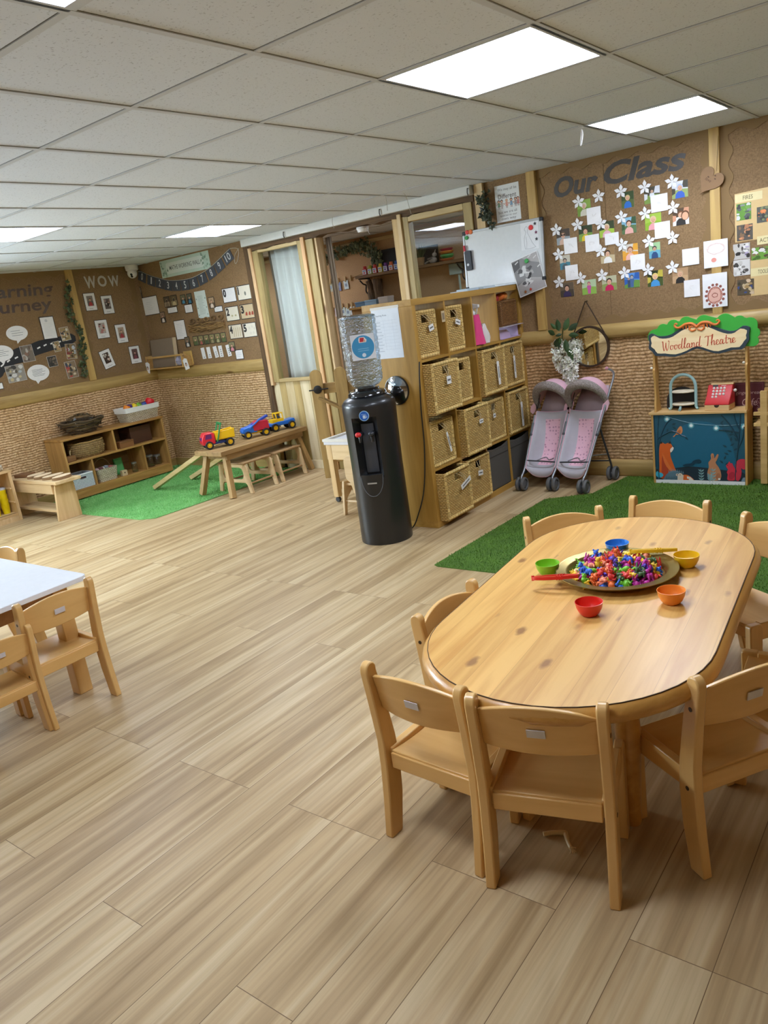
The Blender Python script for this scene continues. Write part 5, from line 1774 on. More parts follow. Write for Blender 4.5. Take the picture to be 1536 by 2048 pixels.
for tops, lab in [
    ((-.935, 1.372, -.625, 1.455), 'beech child chair nearest the camera at the oval table, its back to us'),
    ((-1.272, 1.412, -.975, 1.396), 'beech child chair at the near left end of the oval table'),
    ((-1.314, 2.021, -1.325, 1.735), 'beech child chair along the left side of the oval table'),
    ((-1.215, 2.925, -1.462, 2.705), 'beech child chair at the far left curve of the oval table'),
    ((-.822, 3.055, -1.148, 3.080), 'beech child chair at the far end of the oval table on the grass mat'),
    ((-.405, 2.760, -.660, 2.930), 'beech child chair at the far right curve of the oval table, cut by the frame'),
    ((-.487, 1.640, -.305, 1.905), 'dark shaded beech child chair at the near right of the oval table'),
    ((-.235, 2.06, -.262, 2.39), 'beech child chair on the right side of the oval table, mostly cut off'),
]:
    x, y, rz = back_mid(*tops)
    place_chair(x, y, rz, lab)
# chairs of the white table
x, y, rz = back_mid(-2.917, 1.262, -2.905, 1.600)
place_chair(x, y, rz, 'beech child chair at the right corner of the white table')
place_chair(-3.03, 1.165, 88, 'smaller beech child chair nearest the camera at the white table', scale=.84)
place_chair(-3.93, 1.60, 176, 'beech child chair behind the far edge of the white table')

# ---- oval pine table
def table_wood():
    m, nt, b = new_mat('pine_table_top')
    tc = N(nt, 'ShaderNodeTexCoord')
    sp = N(nt, 'ShaderNodeSeparateXYZ')
    L(nt, tc.outputs['Object'], sp.inputs[0])
    cb = N(nt, 'ShaderNodeCombineXYZ')
    ay = N(nt, 'ShaderNodeMath', operation='ADD'); ay.inputs[1].default_value = 20.0
    ax = N(nt, 'ShaderNodeMath', operation='ADD'); ax.inputs[1].default_value = 20.04
    L(nt, sp.outputs['Y'], ay.inputs[0]); L(nt, sp.outputs['X'], ax.inputs[0])
    L(nt, ay.outputs[0], cb.inputs[0]); L(nt, ax.outputs[0], cb.inputs[1])
    br = N(nt, 'ShaderNodeTexBrick', offset=0.4)
    br.inputs['Color1'].default_value = (0, 0, 0, 1); br.inputs['Color2'].default_value = (1, 1, 1, 1)
    br.inputs['Mortar'].default_value = (.4, .4, .4, 1)
    br.inputs['Scale'].default_value = 1; br.inputs['Brick Width'].default_value = 60; br.inputs['Row Height'].default_value = 0.088
    br.inputs['Mortar Size'].default_value = 0.0006
    L(nt, cb.outputs[0], br.inputs['Vector'])
    sh = N(nt, 'ShaderNodeVectorMath', operation='MULTIPLY'); sh.inputs[1].default_value = (3, 29, 7)
    L(nt, br.outputs['Color'], sh.inputs[0])
    ad = N(nt, 'ShaderNodeVectorMath', operation='ADD')
    L(nt, tc.outputs['Object'], ad.inputs[0]); L(nt, sh.outputs[0], ad.inputs[1])
    mp = N(nt, 'ShaderNodeMapping'); mp.inputs['Scale'].default_value = (26, 1.6, 8)
    L(nt, ad.outputs[0], mp.inputs[0])
    nz = N(nt, 'ShaderNodeTexNoise', i_Scale=1.0, i_Detail=4.0, i_Distortion=.8)
    L(nt, mp.outputs[0], nz.inputs['Vector'])
    r = ramp(nt, [(0.3, '#cb9448'), (0.62, '#e2b264')])
    L(nt, nz.outputs['Fac'], r.inputs[0])
    # plank tone
    r2 = ramp(nt, [(0.0, (.90, .88, .84, 1)), (1.0, (1.03, 1.03, 1.03, 1))])
    L(nt, br.outputs['Color'], r2.inputs[0])
    mx = N(nt, 'ShaderNodeMixRGB', blend_type='MULTIPLY'); mx.inputs[0].default_value = 1.0
    L(nt, r.outputs[0], mx.inputs[1]); L(nt, r2.outputs[0], mx.inputs[2])
    # knots and dents
    mp2 = N(nt, 'ShaderNodeMapping'); mp2.inputs['Scale'].default_value = (9, 4.2, 1)
    L(nt, ad.outputs[0], mp2.inputs[0])
    vo = N(nt, 'ShaderNodeTexVoronoi', i_Scale=1.0)
    nz2 = N(nt, 'ShaderNodeTexNoise', i_Scale=30.0, i_Detail=3.0)
    L(nt, tc.outputs['Object'], nz2.inputs['Vector'])
    av = N(nt, 'ShaderNodeVectorMath', operation='MULTIPLY_ADD'); av.inputs[1].default_value = (.12, .12, 0)
    L(nt, nz2.outputs['Color'], av.inputs[0]); L(nt, mp2.outputs[0], av.inputs[2])
    L(nt, av.outputs[0], vo.inputs['Vector'])
    kr = ramp(nt, [(0.07, (.85, .85, .85, 1)), (0.15, (0, 0, 0, 1))])
    L(nt, vo.outputs['Distance'], kr.inputs[0])
    m2 = N(nt, 'ShaderNodeMixRGB'); m2.inputs[2].default_value = hexc('#8a5a2c')
    L(nt, kr.outputs[0], m2.inputs[0]); L(nt, mx.outputs[0], m2.inputs[1])
    m3 = N(nt, 'ShaderNodeMixRGB'); m3.inputs[2].default_value = hexc('#bd8d4a')
    L(nt, br.outputs['Fac'], m3.inputs[0]); L(nt, m2.outputs[0], m3.inputs[1])
    L(nt, m3.outputs[0], b.inputs['Base Color'])
    b.inputs['Roughness'].default_value = 0.38
    b.inputs['Coat Weight'].default_value = 0.2
    b.inputs['Coat Roughness'].default_value = 0.25
    return m
M_TABLE = table_wood()
M_EDGE = wood('pine_table_edge', '#cf9b4e', '#ad7830', 'y', .6, .35, coat=.3)
t = thing('oval_table', 'oval honey pine table with a rounded edge in the foreground', 'table', (TX, TY, 0), TR)
def stadium(w, l, n=24):
    r = w / 2
    k = l / 2 - r
    return arc(0, k, r, 0, 180, n) + arc(0, -k, r, 180, 360, n)
W_, L_ = .80, 1.50
mb = MB()
inner = stadium(W_ - .030, L_ - .030)
mb.prism(inner, TZ - .02, TZ, 'z', M_TABLE)
mb.build('tabletop', t, angle=50, bevel=.0015)
mb = MB()
lv = [(-.032, -.001), (-.029, -.0015), (-.0265, -.0012), (-.022, .0), (-.010, -.004), (.0, -.016), (.003, -.028), (-.002, -.042), (-.016, -.05), (-.05, -.05), (-.05, -.02)]
rings = [stadium(W_ + 2 * d, L_ + 2 * d) for d, z in lv]
nn = len(rings[0])
vs = [(x, y, TZ + z) for rg, (d, z) in zip(rings, lv) for x, y in rg]
k = len(lv)
fs = [(i * nn + j, i * nn + (j + 1) % nn, ((i + 1) % k) * nn + (j + 1) % nn, ((i + 1) % k) * nn + j) for i in range(k) for j in range(nn)]
mb.add(vs, fs, M_EDGE)
mb.build('edge_band', t, angle=50)
mb = MB()
mb.ring(stadium(W_ - .0296, L_ - .0296), stadium(W_ - .034, L_ - .034), TZ - .004, TZ + .0003, 'z', flat('#4a3216', .8))
mb.build('groove', t, smooth=False)
mb = MB()
ap = [(-.24, -.48), (.24, -.48), (.24, .48), (-.24, .48)]
mb.ring(ap, [(x * .93, y * .965) for x, y in ap], TZ - .12, TZ - .05, 'z', M_EDGE)
mb.build('apron', t, bevel=.002)
mb = MB(); mb.prism(stadium(W_ - .09, L_ - .09), TZ - .05, TZ - .02, 'z', M_EDGE); mb.build('underside', t, smooth=False)
for sx in (-1, 1):
    for sy in (-1, 1):
        mb = MB()
        mb.lathe([(.022, 0), (.026, .02), (.024, .04), (.030, .18), (.034, .30), (.030, .36), (.036, .38), (.036, .40)], M_EDGE, 16)
        mb.box(-.036, .036, -.036, .036, .40, TZ - .05, M_EDGE)
        mb.build('leg', t, loc=(sx * .165, sy * .39, 0))

# ---- tray with counters, bowls and tongs
TC = (-.893, 2.237)
t = thing('round_tray', 'round brass coloured tray heaped with plastic animals on the oval table', 'tray', (TC[0], TC[1], TZ))
BRASS = flat('#9c8748', .3, .8)
mb = MB()
mb.lathe([(0, .0012), (.140, .0012), (.148, .004), (.156, .020), (.160, .0235), (.186, .0245), (.190, .0265), (.1895, .0285), (.186, .0272), (.160, .0262), (.154, .0232), (.146, .0065), (.139, .0036), (0, .0036)], BRASS, 64)
mb.build('tray', t, angle=40)
def bowl_mesh(m):
    mb = MB()
    mb.lathe([(0, 0), (.021, 0), (.023, .002), (.030, .010), (.0365, .024), (.0395, .040), (.0400, .041), (.0385, .0412), (.0355, .0255), (.029, .0125), (.02, .005), (0, .0045)], m, 40)
    return mb
for nm, c, x, y in [('lime green', '#8ac926', -1.108, 2.186), ('blue', '#2f86d8', -.963, 2.432), ('yellow', '#f2c417', -.714, 2.372), ('orange', '#f59432', -.671, 2.077), ('red', '#e62b1e', -.857, 1.927)]:
    m = flat(c, .35, coat=.2)
    m.node_tree.nodes['Principled BSDF'].inputs['Subsurface Weight'].default_value = .15
    m.node_tree.nodes['Principled BSDF'].inputs['Subsurface Radius'].default_value = (.02, .01, .006)
    tag(bowl_mesh(m).build('sorting_bowl', loc=(x, y, TZ + .0003), angle=60), nm + ' plastic sorting bowl on the oval table beside the tray', 'bowl', 'coloured sorting bowls')
def tongs(label, c, loc, rz, pitch, roll=0.0):
    t = thing('tongs', label, 'tongs', loc, rot=(roll, pitch, rz))
    m = flat(c, .35, coat=.2)
    for s in (-1, 1):
        mb = MB()
        pts = smooth_path([(-.075, 0, 0), (-.06, s * .010, 0), (-.02, s * .017, 0), (.03, s * .014, 0), (.07, s * .004, 0)], 5)
        P = [Vector(p) for p in pts]
        vs, fs = [], []
        for i, p in enumerate(P):
            q = i / (len(P) - 1)
            w = .0085 - .005 * abs(q - .5)
            for dz in (-.005, .005):
                for dy in (-w, w):
                    vs.append((p.x, p.y + dy, p.z + dz))
        for i in range(len(P) - 1):
            a, b = i * 4, i * 4 + 4
            fs += [(a, a + 2, b + 2, b), (a + 1, b + 1, b + 3, a + 3), (a + 2, a + 3, b + 3, b + 2), (a, b, b + 1, a + 1)]
        fs += [(0, 1, 3, 2), (len(P) * 4 - 4, len(P) * 4 - 2, len(P) * 4 - 1, len(P) * 4 - 3)]
        mb.add(vs, fs, m)
        for q in range(3):
            mb.box(.004 + .008 * q, .007 + .008 * q, s * .016 - .007, s * .016 + .007, -.007, .007, m)
        mb.build('arm', t)
    mb = MB(); mb.tube([(-.075, 0, -.008), (-.075, 0, .008)], .0045, m, 10); mb.build('hinge', t)
tongs('red plastic tongs lying over the near left rim of the tray', '#d8261c', (-1.025, 2.075, TZ + .042), rad(14), rad(-4), rad(-12))
tongs('yellow plastic tongs lying over the far right rim of the tray', '#f0bf18', (-.815, 2.372, TZ + .046), rad(28), rad(2), rad(-14))
# little plastic animals, five kinds, copied over the tray
def animal(kind):
    mb = MB()
    m = flat('#cc2f2f', .4)
    def B(c, r): mb.ball(c, r, m, 8)
    def Tb(p, r): mb.tube(p, r, m, 6)
    if kind == 'elephant':
        B((0, 0, .011), (.012, .009, .009)); B((.013, 0, .016), (.0065, .006, .0065)); Tb([(.018, 0, .016), (.022, 0, .011), (.022, 0, .004)], [.003, .0024, .0018])
        for s in (-1, 1): B((.011, s * .007, .017), (.002, .004, .005))
        legs = ((-.007, .005), (.007, .005))
    elif kind == 'frog':
        B((0, 0, .007), (.011, .010, .007)); B((.009, 0, .011), (.006, .008, .005))
        for s in (-1, 1): B((.011, s * .005, .0155), .0025); B((-.006, s * .011, .004), (.008, .004, .004))
        legs = ((.008, .009),)
    elif kind == 'bear':
        B((0, 0, .012), (.009, .008, .011)); B((.003, 0, .025), (.0075, .007, .007)); B((.010, 0, .0235), (.003, .003, .0025))
        for s in (-1, 1): B((.002, s * .006, .031), .0026); Tb([(.004, s * .008, .016), (.011, s * .009, .012)], .003); Tb([(.002, s * .006, .004), (.012, s * .007, .003)], .0036)
        legs = ()
    elif kind == 'rabbit':
        B((0, 0, .008), (.011, .008, .008)); B((.010, 0, .015), (.006, .0055, .006)); B((-.011, 0, .009), .0032)
        for s in (-1, 1): Tb([(.009, s * .003, .019), (.005, s * .005, .028), (.003, s * .006, .033)], [.002, .0025, .001])
        legs = ((-.006, .006), (.007, .005))
    else:
        B((0, 0, .012), (.013, .006, .0065)); Tb([(.010, 0, .014), (.016, 0, .024), (.018, 0, .030)], [.004, .003, .0025]); B((.021, 0, .031), (.006, .003, .003)); Tb([(-.012, 0, .013), (-.018, 0, .008)], [.002, .001])
        legs = ((-.009, .004), (.009, .004))
    for x, y in legs:
        for s in (-1, 1): Tb([(x, s * y, .009), (x, s * y * 1.1, 0)], [.003, .0026])
    return mb.mesh('animal_counter', angle=60)
COLS = [('red', '#e23a34'), ('orange', '#fa7c3c'), ('yellow', '#fccf30'), ('green', '#7fcf38'), ('blue', '#3a72dc'), ('purple', '#5a3cae'), ('magenta', '#c832a0'), ('dark green', '#4a6a3c'), ('salmon', '#ff9a78')]
KINDS = ['elephant', 'frog', 'bear', 'rabbit', 'giraffe']
PICK = KINDS[:4] * 2 + KINDS[4:]
MESH = {}
for kd in KINDS:
    base = animal(kd)
    for cn, cc in COLS:
        me = base.copy()
        me.materials[0] = flat(cc, .4)
        MESH[kd, cn] = me
r = random.Random(77)
src = {}
placed = []
cnt = 0
WEI = ['red'] * 6 + ['orange'] * 6 + ['yellow'] * 7 + ['green'] * 3 + ['blue'] * 4 + ['purple'] * 5 + ['magenta'] * 4 + ['dark green'] * 2 + ['salmon'] * 3
tries = 0
while cnt < 175 and tries < 6000:
    tries += 1
    a, q = r.uniform(0, 2 * PI), math.sqrt(r.random()) * .133
    x, y = q * math.cos(a), q * math.sin(a)
    lay = 0 if cnt < 85 else 1
    if any(l == lay and (x - px) ** 2 + (y - py) ** 2 < (.0205 if lay == 0 else .0195) ** 2 for px, py, l in placed):
        continue
    if lay == 1 and q > .11: continue
    placed.append((x, y, lay))
    kd, cn = r.choice(PICK), r.choice(WEI)
    me = MESH[kd, cn]
    key = (kd, cn)
    rot = (r.uniform(-.5, .5) + (PI / 2 if r.random() < .3 else 0), r.uniform(-.4, .4), r.uniform(0, 6.28))
    s = r.uniform(1.0, 1.25)
    if key not in src:
        o = bpy.data.objects.new('animal_counter', me)
        src[key] = o
    else:
        o = src[key].copy()
    COL.objects.link(o)
    o.location = (TC[0] + x, TC[1] + y, TZ + .0055 + lay * .020 + (.006 if rot[0] > 1 else 0))
    o.rotation_euler = rot
    o.scale = (s, s, s)
    tag(o, 'small %s plastic %s counter in the pile on the brass tray' % (cn, kd), 'toy animal', 'plastic animal counters on the tray')
    cnt += 1

# ---- white table at the left edge
t = thing('white_table', 'white topped low table at the left edge with beech legs', 'table', (-3.70, .99, 0))
mb = MB(); mb.prism(rrect(-.70, .70, -.65, .65, .03, 5), .508, .53, 'z', flat('#e4e6ea', .3)); mb.build('tabletop', t, bevel=.002)
mb = MB(); mb.ring(rect(1.24, 1.14), rect(1.20, 1.10), .43, .508, 'z', wood('table_apron', '#b98d66', '#9a6f4a', 'x', .6, .45)); mb.build('apron', t, bevel=.002)
for sx in (-1, 1):
    for sy in (-1, 1):
        mb = MB(); mb.box(-.032, .032, -.032, .032, 0, .508, BEECH_Z); mb.build('leg', t, loc=(sx * .60, sy * .55, 0), bevel=.004)
# ---- doll arm lying on the floor
t = thing('broken_doll_piece', 'pale bent plastic doll arm lying on the floor under the nearest chair', 'doll piece', (-.848, 1.60, .008))
SKNP = flat('#d9bd8a', .4)
mb = MB()
mb.tube(smooth_path([(-.042, -.006, 0), (-.02, .012, 0), (.006, .024, 0), (.014, .018, 0), (.03, -.006, 0), (.045, -.022, 0)], 5), [.0065] * 8 + [.0075] * 5 + [.0065] * 6 + [.005] * 7, SKNP, 10)
mb.ball((.047, -.024, 0), (.007, .006, .005), SKNP, 8)
for k in range(4):
    a = rad(-70 + 22 * k)
    mb.tube([(.048, -.026, 0), (.048 + .011 * math.cos(a), -.026 + .011 * math.sin(a), .0), (.048 + .016 * math.cos(a - .1), -.026 + .016 * math.sin(a - .1), -.002)], [.0022, .0018, .0014], SKNP, 6)
mb.tube([(.046, -.018, 0), (.057, -.016, 0)], [.0022, .0016], SKNP, 6)
mb.build('arm', t)
# ================================================================== RIGHT CORNER: WHITEBOARD, MIRROR, PUSHCHAIR, PLAY THEATRE
GRASS_H = .018
def grass_mat(name, a, b_, c):
    m, nt, b = new_mat(name)
    tc = N(nt, 'ShaderNodeTexCoord')
    nz = N(nt, 'ShaderNodeTexNoise', i_Scale=240.0, i_Detail=3.0)
    n2 = N(nt, 'ShaderNodeTexNoise', i_Scale=9.0, i_Detail=3.0)
    L(nt, tc.outputs['Object'], nz.inputs['Vector']); L(nt, tc.outputs['Object'], n2.inputs['Vector'])
    av = N(nt, 'ShaderNodeMath', operation='MULTIPLY_ADD'); av.inputs[1].default_value = .3
    L(nt, n2.outputs['Fac'], av.inputs[0])
    s = N(nt, 'ShaderNodeMath', operation='MULTIPLY'); s.inputs[1].default_value = .7
    L(nt, nz.outputs['Fac'], s.inputs[0]); L(nt, s.outputs[0], av.inputs[2])
    r = ramp(nt, [(0.36, a), (0.5, b_), (0.64, c)])
    L(nt, av.outputs[0], r.inputs[0]); L(nt, r.outputs[0], b.inputs['Base Color'])
    b.inputs['Roughness'].default_value = .8
    bp = N(nt, 'ShaderNodeBump', i_Strength=.8, i_Distance=.01)
    L(nt, nz.outputs['Fac'], bp.inputs['Height']); L(nt, bp.outputs[0], b.inputs['Normal'])
    return m
def grass_rug(label, outline, mats, seed, step=.012):
    """pile of short blades standing on a backing"""
    t = thing('grass_rug', label, 'rug')
    mb = MB(); mb.prism(outline, .0005, .006, 'z', mats[0]); mb.build('backing', t, smooth=False)
    r = random.Random(seed)
    xs = [p[0] for p in outline]; ys = [p[1] for p in outline]
    def inside(x, y):
        c = False
        n = len(outline)
        for i in range(n):
            (x1, y1), (x2, y2) = outline[i], outline[(i + 1) % n]
            if (y1 > y) != (y2 > y) and x < (x2 - x1) * (y - y1) / (y2 - y1) + x1:
                c = not c
        return c
    vs, fs, ks = [], [], []
    x = min(xs)
    while x < max(xs):
        y = min(ys)
        while y < max(ys):
            px, py = x + r.uniform(-.5, .5) * step, y + r.uniform(-.5, .5) * step
            if inside(px, py):
                a = r.uniform(0, 6.28)
                w = r.uniform(.002, .0036)
                h = r.uniform(.007, .014)
                lx, ly = r.uniform(-.008, .008), r.uniform(-.008, .008)
                i = len(vs)
                vs += [(px - w * math.cos(a), py - w * math.sin(a), .005), (px + w * math.cos(a), py + w * math.sin(a), .005), (px + lx, py + ly, .005 + h)]
                fs.append((i, i + 1, i + 2))
                ks.append(r.randrange(len(mats)))
            y += step
        x += step
    me = bpy.data.meshes.new('pile')
    me.from_pydata(vs, [], fs)
    for m in mats: me.materials.append(m)
    me.polygons.foreach_set('material_index', ks)
    o = bpy.data.objects.new('pile', me)
    COL.objects.link(o)
    o.parent = t
    o['kind'] = 'stuff'
    return t
GA = grass_mat('grass_dark', '#385810', '#4b7016', '#608822')
GB = flat('#5a8420', .7); GC = flat('#487016', .7); GD = flat('#76a436', .7)
grass_rug('dark green artificial grass rug under the oval table and play theatre', [(-2.41, 3.365), (-2.38, 3.35), (-.2, 3.35), (-.2, 5.385), (-2.02, 5.385), (-2.10, 4.90), (-2.37, 4.72)], [GA, GC, GB], 1)
HA = grass_mat('grass_bright', '#5aa04e', '#74b862', '#92d07e')
HB = flat('#82c66e', .7); HC = flat('#6ab058', .7); HD = flat('#9ad286', .7)
grass_rug('bright green artificial grass rug in the far left corner below the low shelf', [(-7.31, 3.61), (-5.56, 3.61), (-5.43, 3.68), (-5.40, 4.2), (-5.38, 5.39), (-7.31, 5.39)], [HA, HB, HC, HD], 2)

# ---- whiteboard leaning on the shelf top
ALU = flat('#b9bcbd', .35, .5)
t = thing('whiteboard', 'large whiteboard in an aluminium frame standing on the oak shelf against the wall', 'whiteboard', (-2.868, 5.352, KH + .001), rot=(rad(-4), 0, 0))
BW, BH = .665, .435
mb = MB(); mb.box(-BW / 2 + .012, BW / 2 - .012, .0, .010, .012, BH - .012, flat('#dfe3e4', .18, coat=.3)); mb.build('board', t, smooth=False)
mb = MB()
for a in ((-BW / 2, -BW / 2 + .016, .02, BH - .02), (BW / 2 - .016, BW / 2, .02, BH - .02)): mb.box(a[0], a[1], -.004, .014, a[2], a[3], ALU)
for z in (0, BH - .016): mb.box(-BW / 2 + .02, BW / 2 - .02, -.004, .014, z, z + .016, ALU)
mb.build('frame', t, bevel=.002)
for sx in (-1, 1):
    for sz in (0, 1):
        mb = MB(); x = sx * (BW / 2 - .011)
        mb.box(x - .014, x + .014, -.006, .016, sz * (BH - .028) - (.0 if not sz else 0), sz * (BH - .028) + .028, flat('#26272a', .5))
        mb.build('corner_cap', t, bevel=.004)
def on_board(name, label, cat, x, z, fn, group=None, rot=0.0):
    """(x, z) world position on the board face; fn builds in a frame X right, Y up, Z out of the board"""
    T = Matrix.Translation((-2.868, 5.352, KH + .001)) @ Matrix.Rotation(rad(-4), 4, 'X') @ Matrix.Translation((x + 2.868, -.0005, z - KH)) @ Matrix(((1, 0, 0, 0), (0, 0, -1, 0), (0, 1, 0, 0), (0, 0, 0, 1))) @ Matrix.Rotation(rot, 4, 'Z')
    mb = MB(); fn(mb)
    return tag(mb.build(name, smooth=False, fix=False, M=T), label, cat, group)
def f(mb):
    sheet(mb, .142, .19, flat('#eceef0', .5), .0, .001)
    P = flat('#8d9196', .7)
    for pts in ([(-.025, .07), (-.04, .05), (-.03, .03), (-.045, -.02), (-.04, -.085)], [(-.025, .07), (-.012, .055), (-.018, .03), (-.005, .0), (.02, -.05), (.045, -.08)], [(-.04, -.085), (.0, -.088), (.045, -.08)], [(-.03, .0), (-.025, -.04), (-.028, -.085)]):
        mb.tube(smooth_path([(a, b_, .0014) for a, b_ in pts], 4), .0007, P, 4)
on_board('line_drawing', 'sheet with a faint line drawing of a long dress on the whiteboard', 'drawing', -2.640, 1.79, f)
# colouring sheet: plain grey landscape of patches stands in for the printed picture
def f(mb):
    w, h = .225, .27
    sheet(mb, w, h, flat('#e9e9e8', .5), .003, .001)
    mb.prism(rect(w - .012, h - .012), .0041, .0044, 'z', flat('#8c8a8a', .6))
    G1, G2, G3, G4 = flat('#d9d8d6', .6), flat('#5a585a', .6), flat('#b3afae', .6), flat('#3a383a', .6)
    mb.prism([(-.105, .12), (-.04, .125), (-.05, .07), (-.105, .05)], .0045, .0048, 'z', G2)
    mb.prism([(-.02, .128), (.106, .128), (.106, .05), (.03, .09)], .0045, .0048, 'z', G3)
    mb.prism([(-.105, -.05), (.0, -.02), (.105, -.06), (.105, -.128), (-.105, -.128)], .0045, .0048, 'z', G3)
    r = random.Random(14)
    for i in range(16):
        cx, cy = r.uniform(-.07, .08), r.uniform(-.09, .06)
        p = [(cx + r.uniform(.010, .03) * math.cos(a), cy + r.uniform(.008, .024) * math.sin(a)) for a in [q * .9 for q in range(7)]]
        mb.prism(p, .0048 + i * .0001, .0050 + i * .0001, 'z', [G1, G1, G2, G3, G1, G4][i % 6])
    for i, (a, b_) in enumerate(((-.08, .1), (.03, .11), (.07, .09), (.085, .02))):
        mb.prism([(a, b_), (a + .03, b_ + .012), (a + .028, b_ + .02), (a - .002, b_ + .008)], .0066, .0068, 'z', G1)
on_board('colouring_sheet', 'grey printed colouring sheet tilted over the right end of the whiteboard and shelf', 'drawing', -2.665, 1.525, f, None, rad(14))
def disc(c, r_):
    def f(mb): mb.lathe([(r_, .0), (r_, .006), (r_ * .8, .009), (0, .009)], flat(c, .3), 20)
    return f
def star(c, r_, z=0.0):
    def f(mb): mb.prism([((r_ if i % 2 == 0 else r_ * .45) * math.sin(i * PI / 5), (r_ if i % 2 == 0 else r_ * .45) * math.cos(i * PI / 5)) for i in range(10)], z, z + .003, 'z', flat(c, .5))
    return f
for lab, x, z, fn in [('red disc magnet at the top left corner of the whiteboard', -3.158, 1.898, disc('#d2302c', .016)), ('orange disc magnet beside the red one at the top left of the whiteboard', -3.127, 1.896, disc('#e8752e', .017)), ('green disc magnet on the left edge of the whiteboard', -3.166, 1.859, disc('#2e9a46', .015)), ('red disc magnet beside the dress drawing', -2.627, 1.846, disc('#e23a3a', .018))]:
    on_board('disc_magnet', lab, 'magnet', x, z, lambda mb, fn=fn: fn(mb), 'disc magnets on the whiteboard')
def shifted(fn, dz):
    def g(mb):
        m2 = MB(); fn(m2)
        for v, in zip(m2.v): pass
        b = len(mb.v)
        mb.v += [v + Vector((0, 0, dz)) for v in m2.v]
        for fc, k in zip(m2.f, m2.k):
            mb.f.append([b + i for i in fc]); mb.k.append(mb.mi(m2.mats[k]))
    return g
on_board('disc_magnet', 'green disc magnet holding the grey colouring sheet', 'magnet', -2.672, 1.62, shifted(disc('#3aa64c', .016), .007), 'disc magnets on the whiteboard')
for lab, x, z, c, dz in [('black star magnet highest beside the dress drawing', -2.595, 1.868, '#2a2a30', .001), ('plum star magnet in the middle beside the dress drawing', -2.589, 1.808, '#7a3358', .001), ('black star magnet lowest beside the dress drawing', -2.587, 1.762, '#26262c', .001), ('black star magnet in the middle of the grey colouring sheet', -2.648, 1.53, '#2a282c', .0072), ('red star magnet near the lower edge of the grey colouring sheet', -2.650, 1.418, '#c8402e', .0072), ('brown star magnet at the lower left of the grey colouring sheet', -2.693, 1.405, '#a8642e', .0072)]:
    on_board('star_magnet', lab, 'magnet', x, z, star(c, .013, dz), 'star magnets on the whiteboard')
def f(mb):
    mb.prism(rrect(-.026, .026, -.072, .072, .01), 0, .022, 'z', flat('#2a2d33', .5))
    mb.prism(circle(-.004, -.03, .010, 12), .022, .0226, 'z', flat('#d8dadc', .5))
on_board('board_eraser', 'dark magnetic board eraser on the left of the whiteboard', 'eraser', -3.155, 1.69, f, None, rad(3))
def f(mb):
    mb.tube([(0, -.055, .012), (0, .02, .012)], .008, flat('#e6e6e4', .4), 10); mb.tube([(0, .02, .012), (0, .062, .012)], .0088, flat('#c8283a', .4), 10)
on_board('marker_pen', 'white marker pen with red cap beside the board eraser', 'pen', -3.182, 1.742, f, None, rad(6))
# cards lying on top of the oak shelf
for k, (x, y, w, d, c, lab) in enumerate([(-2.90, 4.72, .10, .055, '#dfe6ec', 'small white card lying on the oak shelf top before the window'), (-2.92, 4.90, .16, .09, '#c6dcec', 'pale blue envelope stack lying on the oak shelf top'), (-2.90, 5.09, .15, .10, '#d4e6f2', 'pale blue printed leaflet on the oak shelf top beside the whiteboard')]):
    mb = MB(); mb.box(-d / 2, d / 2, -w / 2, w / 2, 0, .006 + .01 * (k > 0), flat(c, .4))
    for i in range(4): mb.box(-d * .35, d * .3, -w * .4 + i * w * .2, -w * .36 + i * w * .2, .0062 + .01 * (k > 0), .0066 + .01 * (k > 0), flat('#8fa9c0', .6))
    tag(mb.build('leaflet', loc=(x, y, KH + .0005), rot=(0, 0, rad(6 - 5 * k)), smooth=False), lab, 'leaflet')

# ---- round mirror on a strap and hanging flowers
t = thing('wall_mirror', 'round wall mirror with a dark rim hanging from a strap', 'mirror', (-2.243, YB - .046, .967), rot=(rad(90 + 3), 0, 0))
MIR = flat('#e8e6e0', .02, 1.0)
for l_ in list(MIR.node_tree.links):
    if l_.to_socket.name == 'Base Color': MIR.node_tree.links.remove(l_)
mb = MB(); mb.prism(circle(0, 0, .136, 64), .0, .004, 'z', MIR); mb.build('mirror_glass', t, smooth=False)
mb = MB(); mb.ring(circle(0, 0, .147, 64), circle(0, 0, .134, 64), -.012, .012, 'z', flat('#33241a', .45)); mb.build('rim', t)
mb = MB()
for s in (-1, 1): mb.tube([(s * .118, .088, 0), (s * .004, .318, .004)], .0042, flat('#3a2817', .6), 6)
mb.tube([(0, .318, -.02), (0, .318, .012)], .006, flat('#4a3a20', .4, .6), 8)
mb.build('strap', t)
t = thing('hanging_flowers', 'white artificial wisteria with dark leaves hanging left of the mirror', 'artificial flowers', (-2.43, YB - .075, 0))
mb = MB(); mb.tube(smooth_path([(.02, .02, 1.17), (.0, .0, 1.08), (-.005, -.01, .95), (.0, -.01, .82), (.04, -.01, .68)], 5), .004, flat('#4a5a2c', .7), 6); mb.build('stem', t)
r = random.Random(21)
mb = MB()
WHT = [flat('#f4f3e6', .6), flat('#e9ecd4', .6), flat('#fbfaf2', .6)]
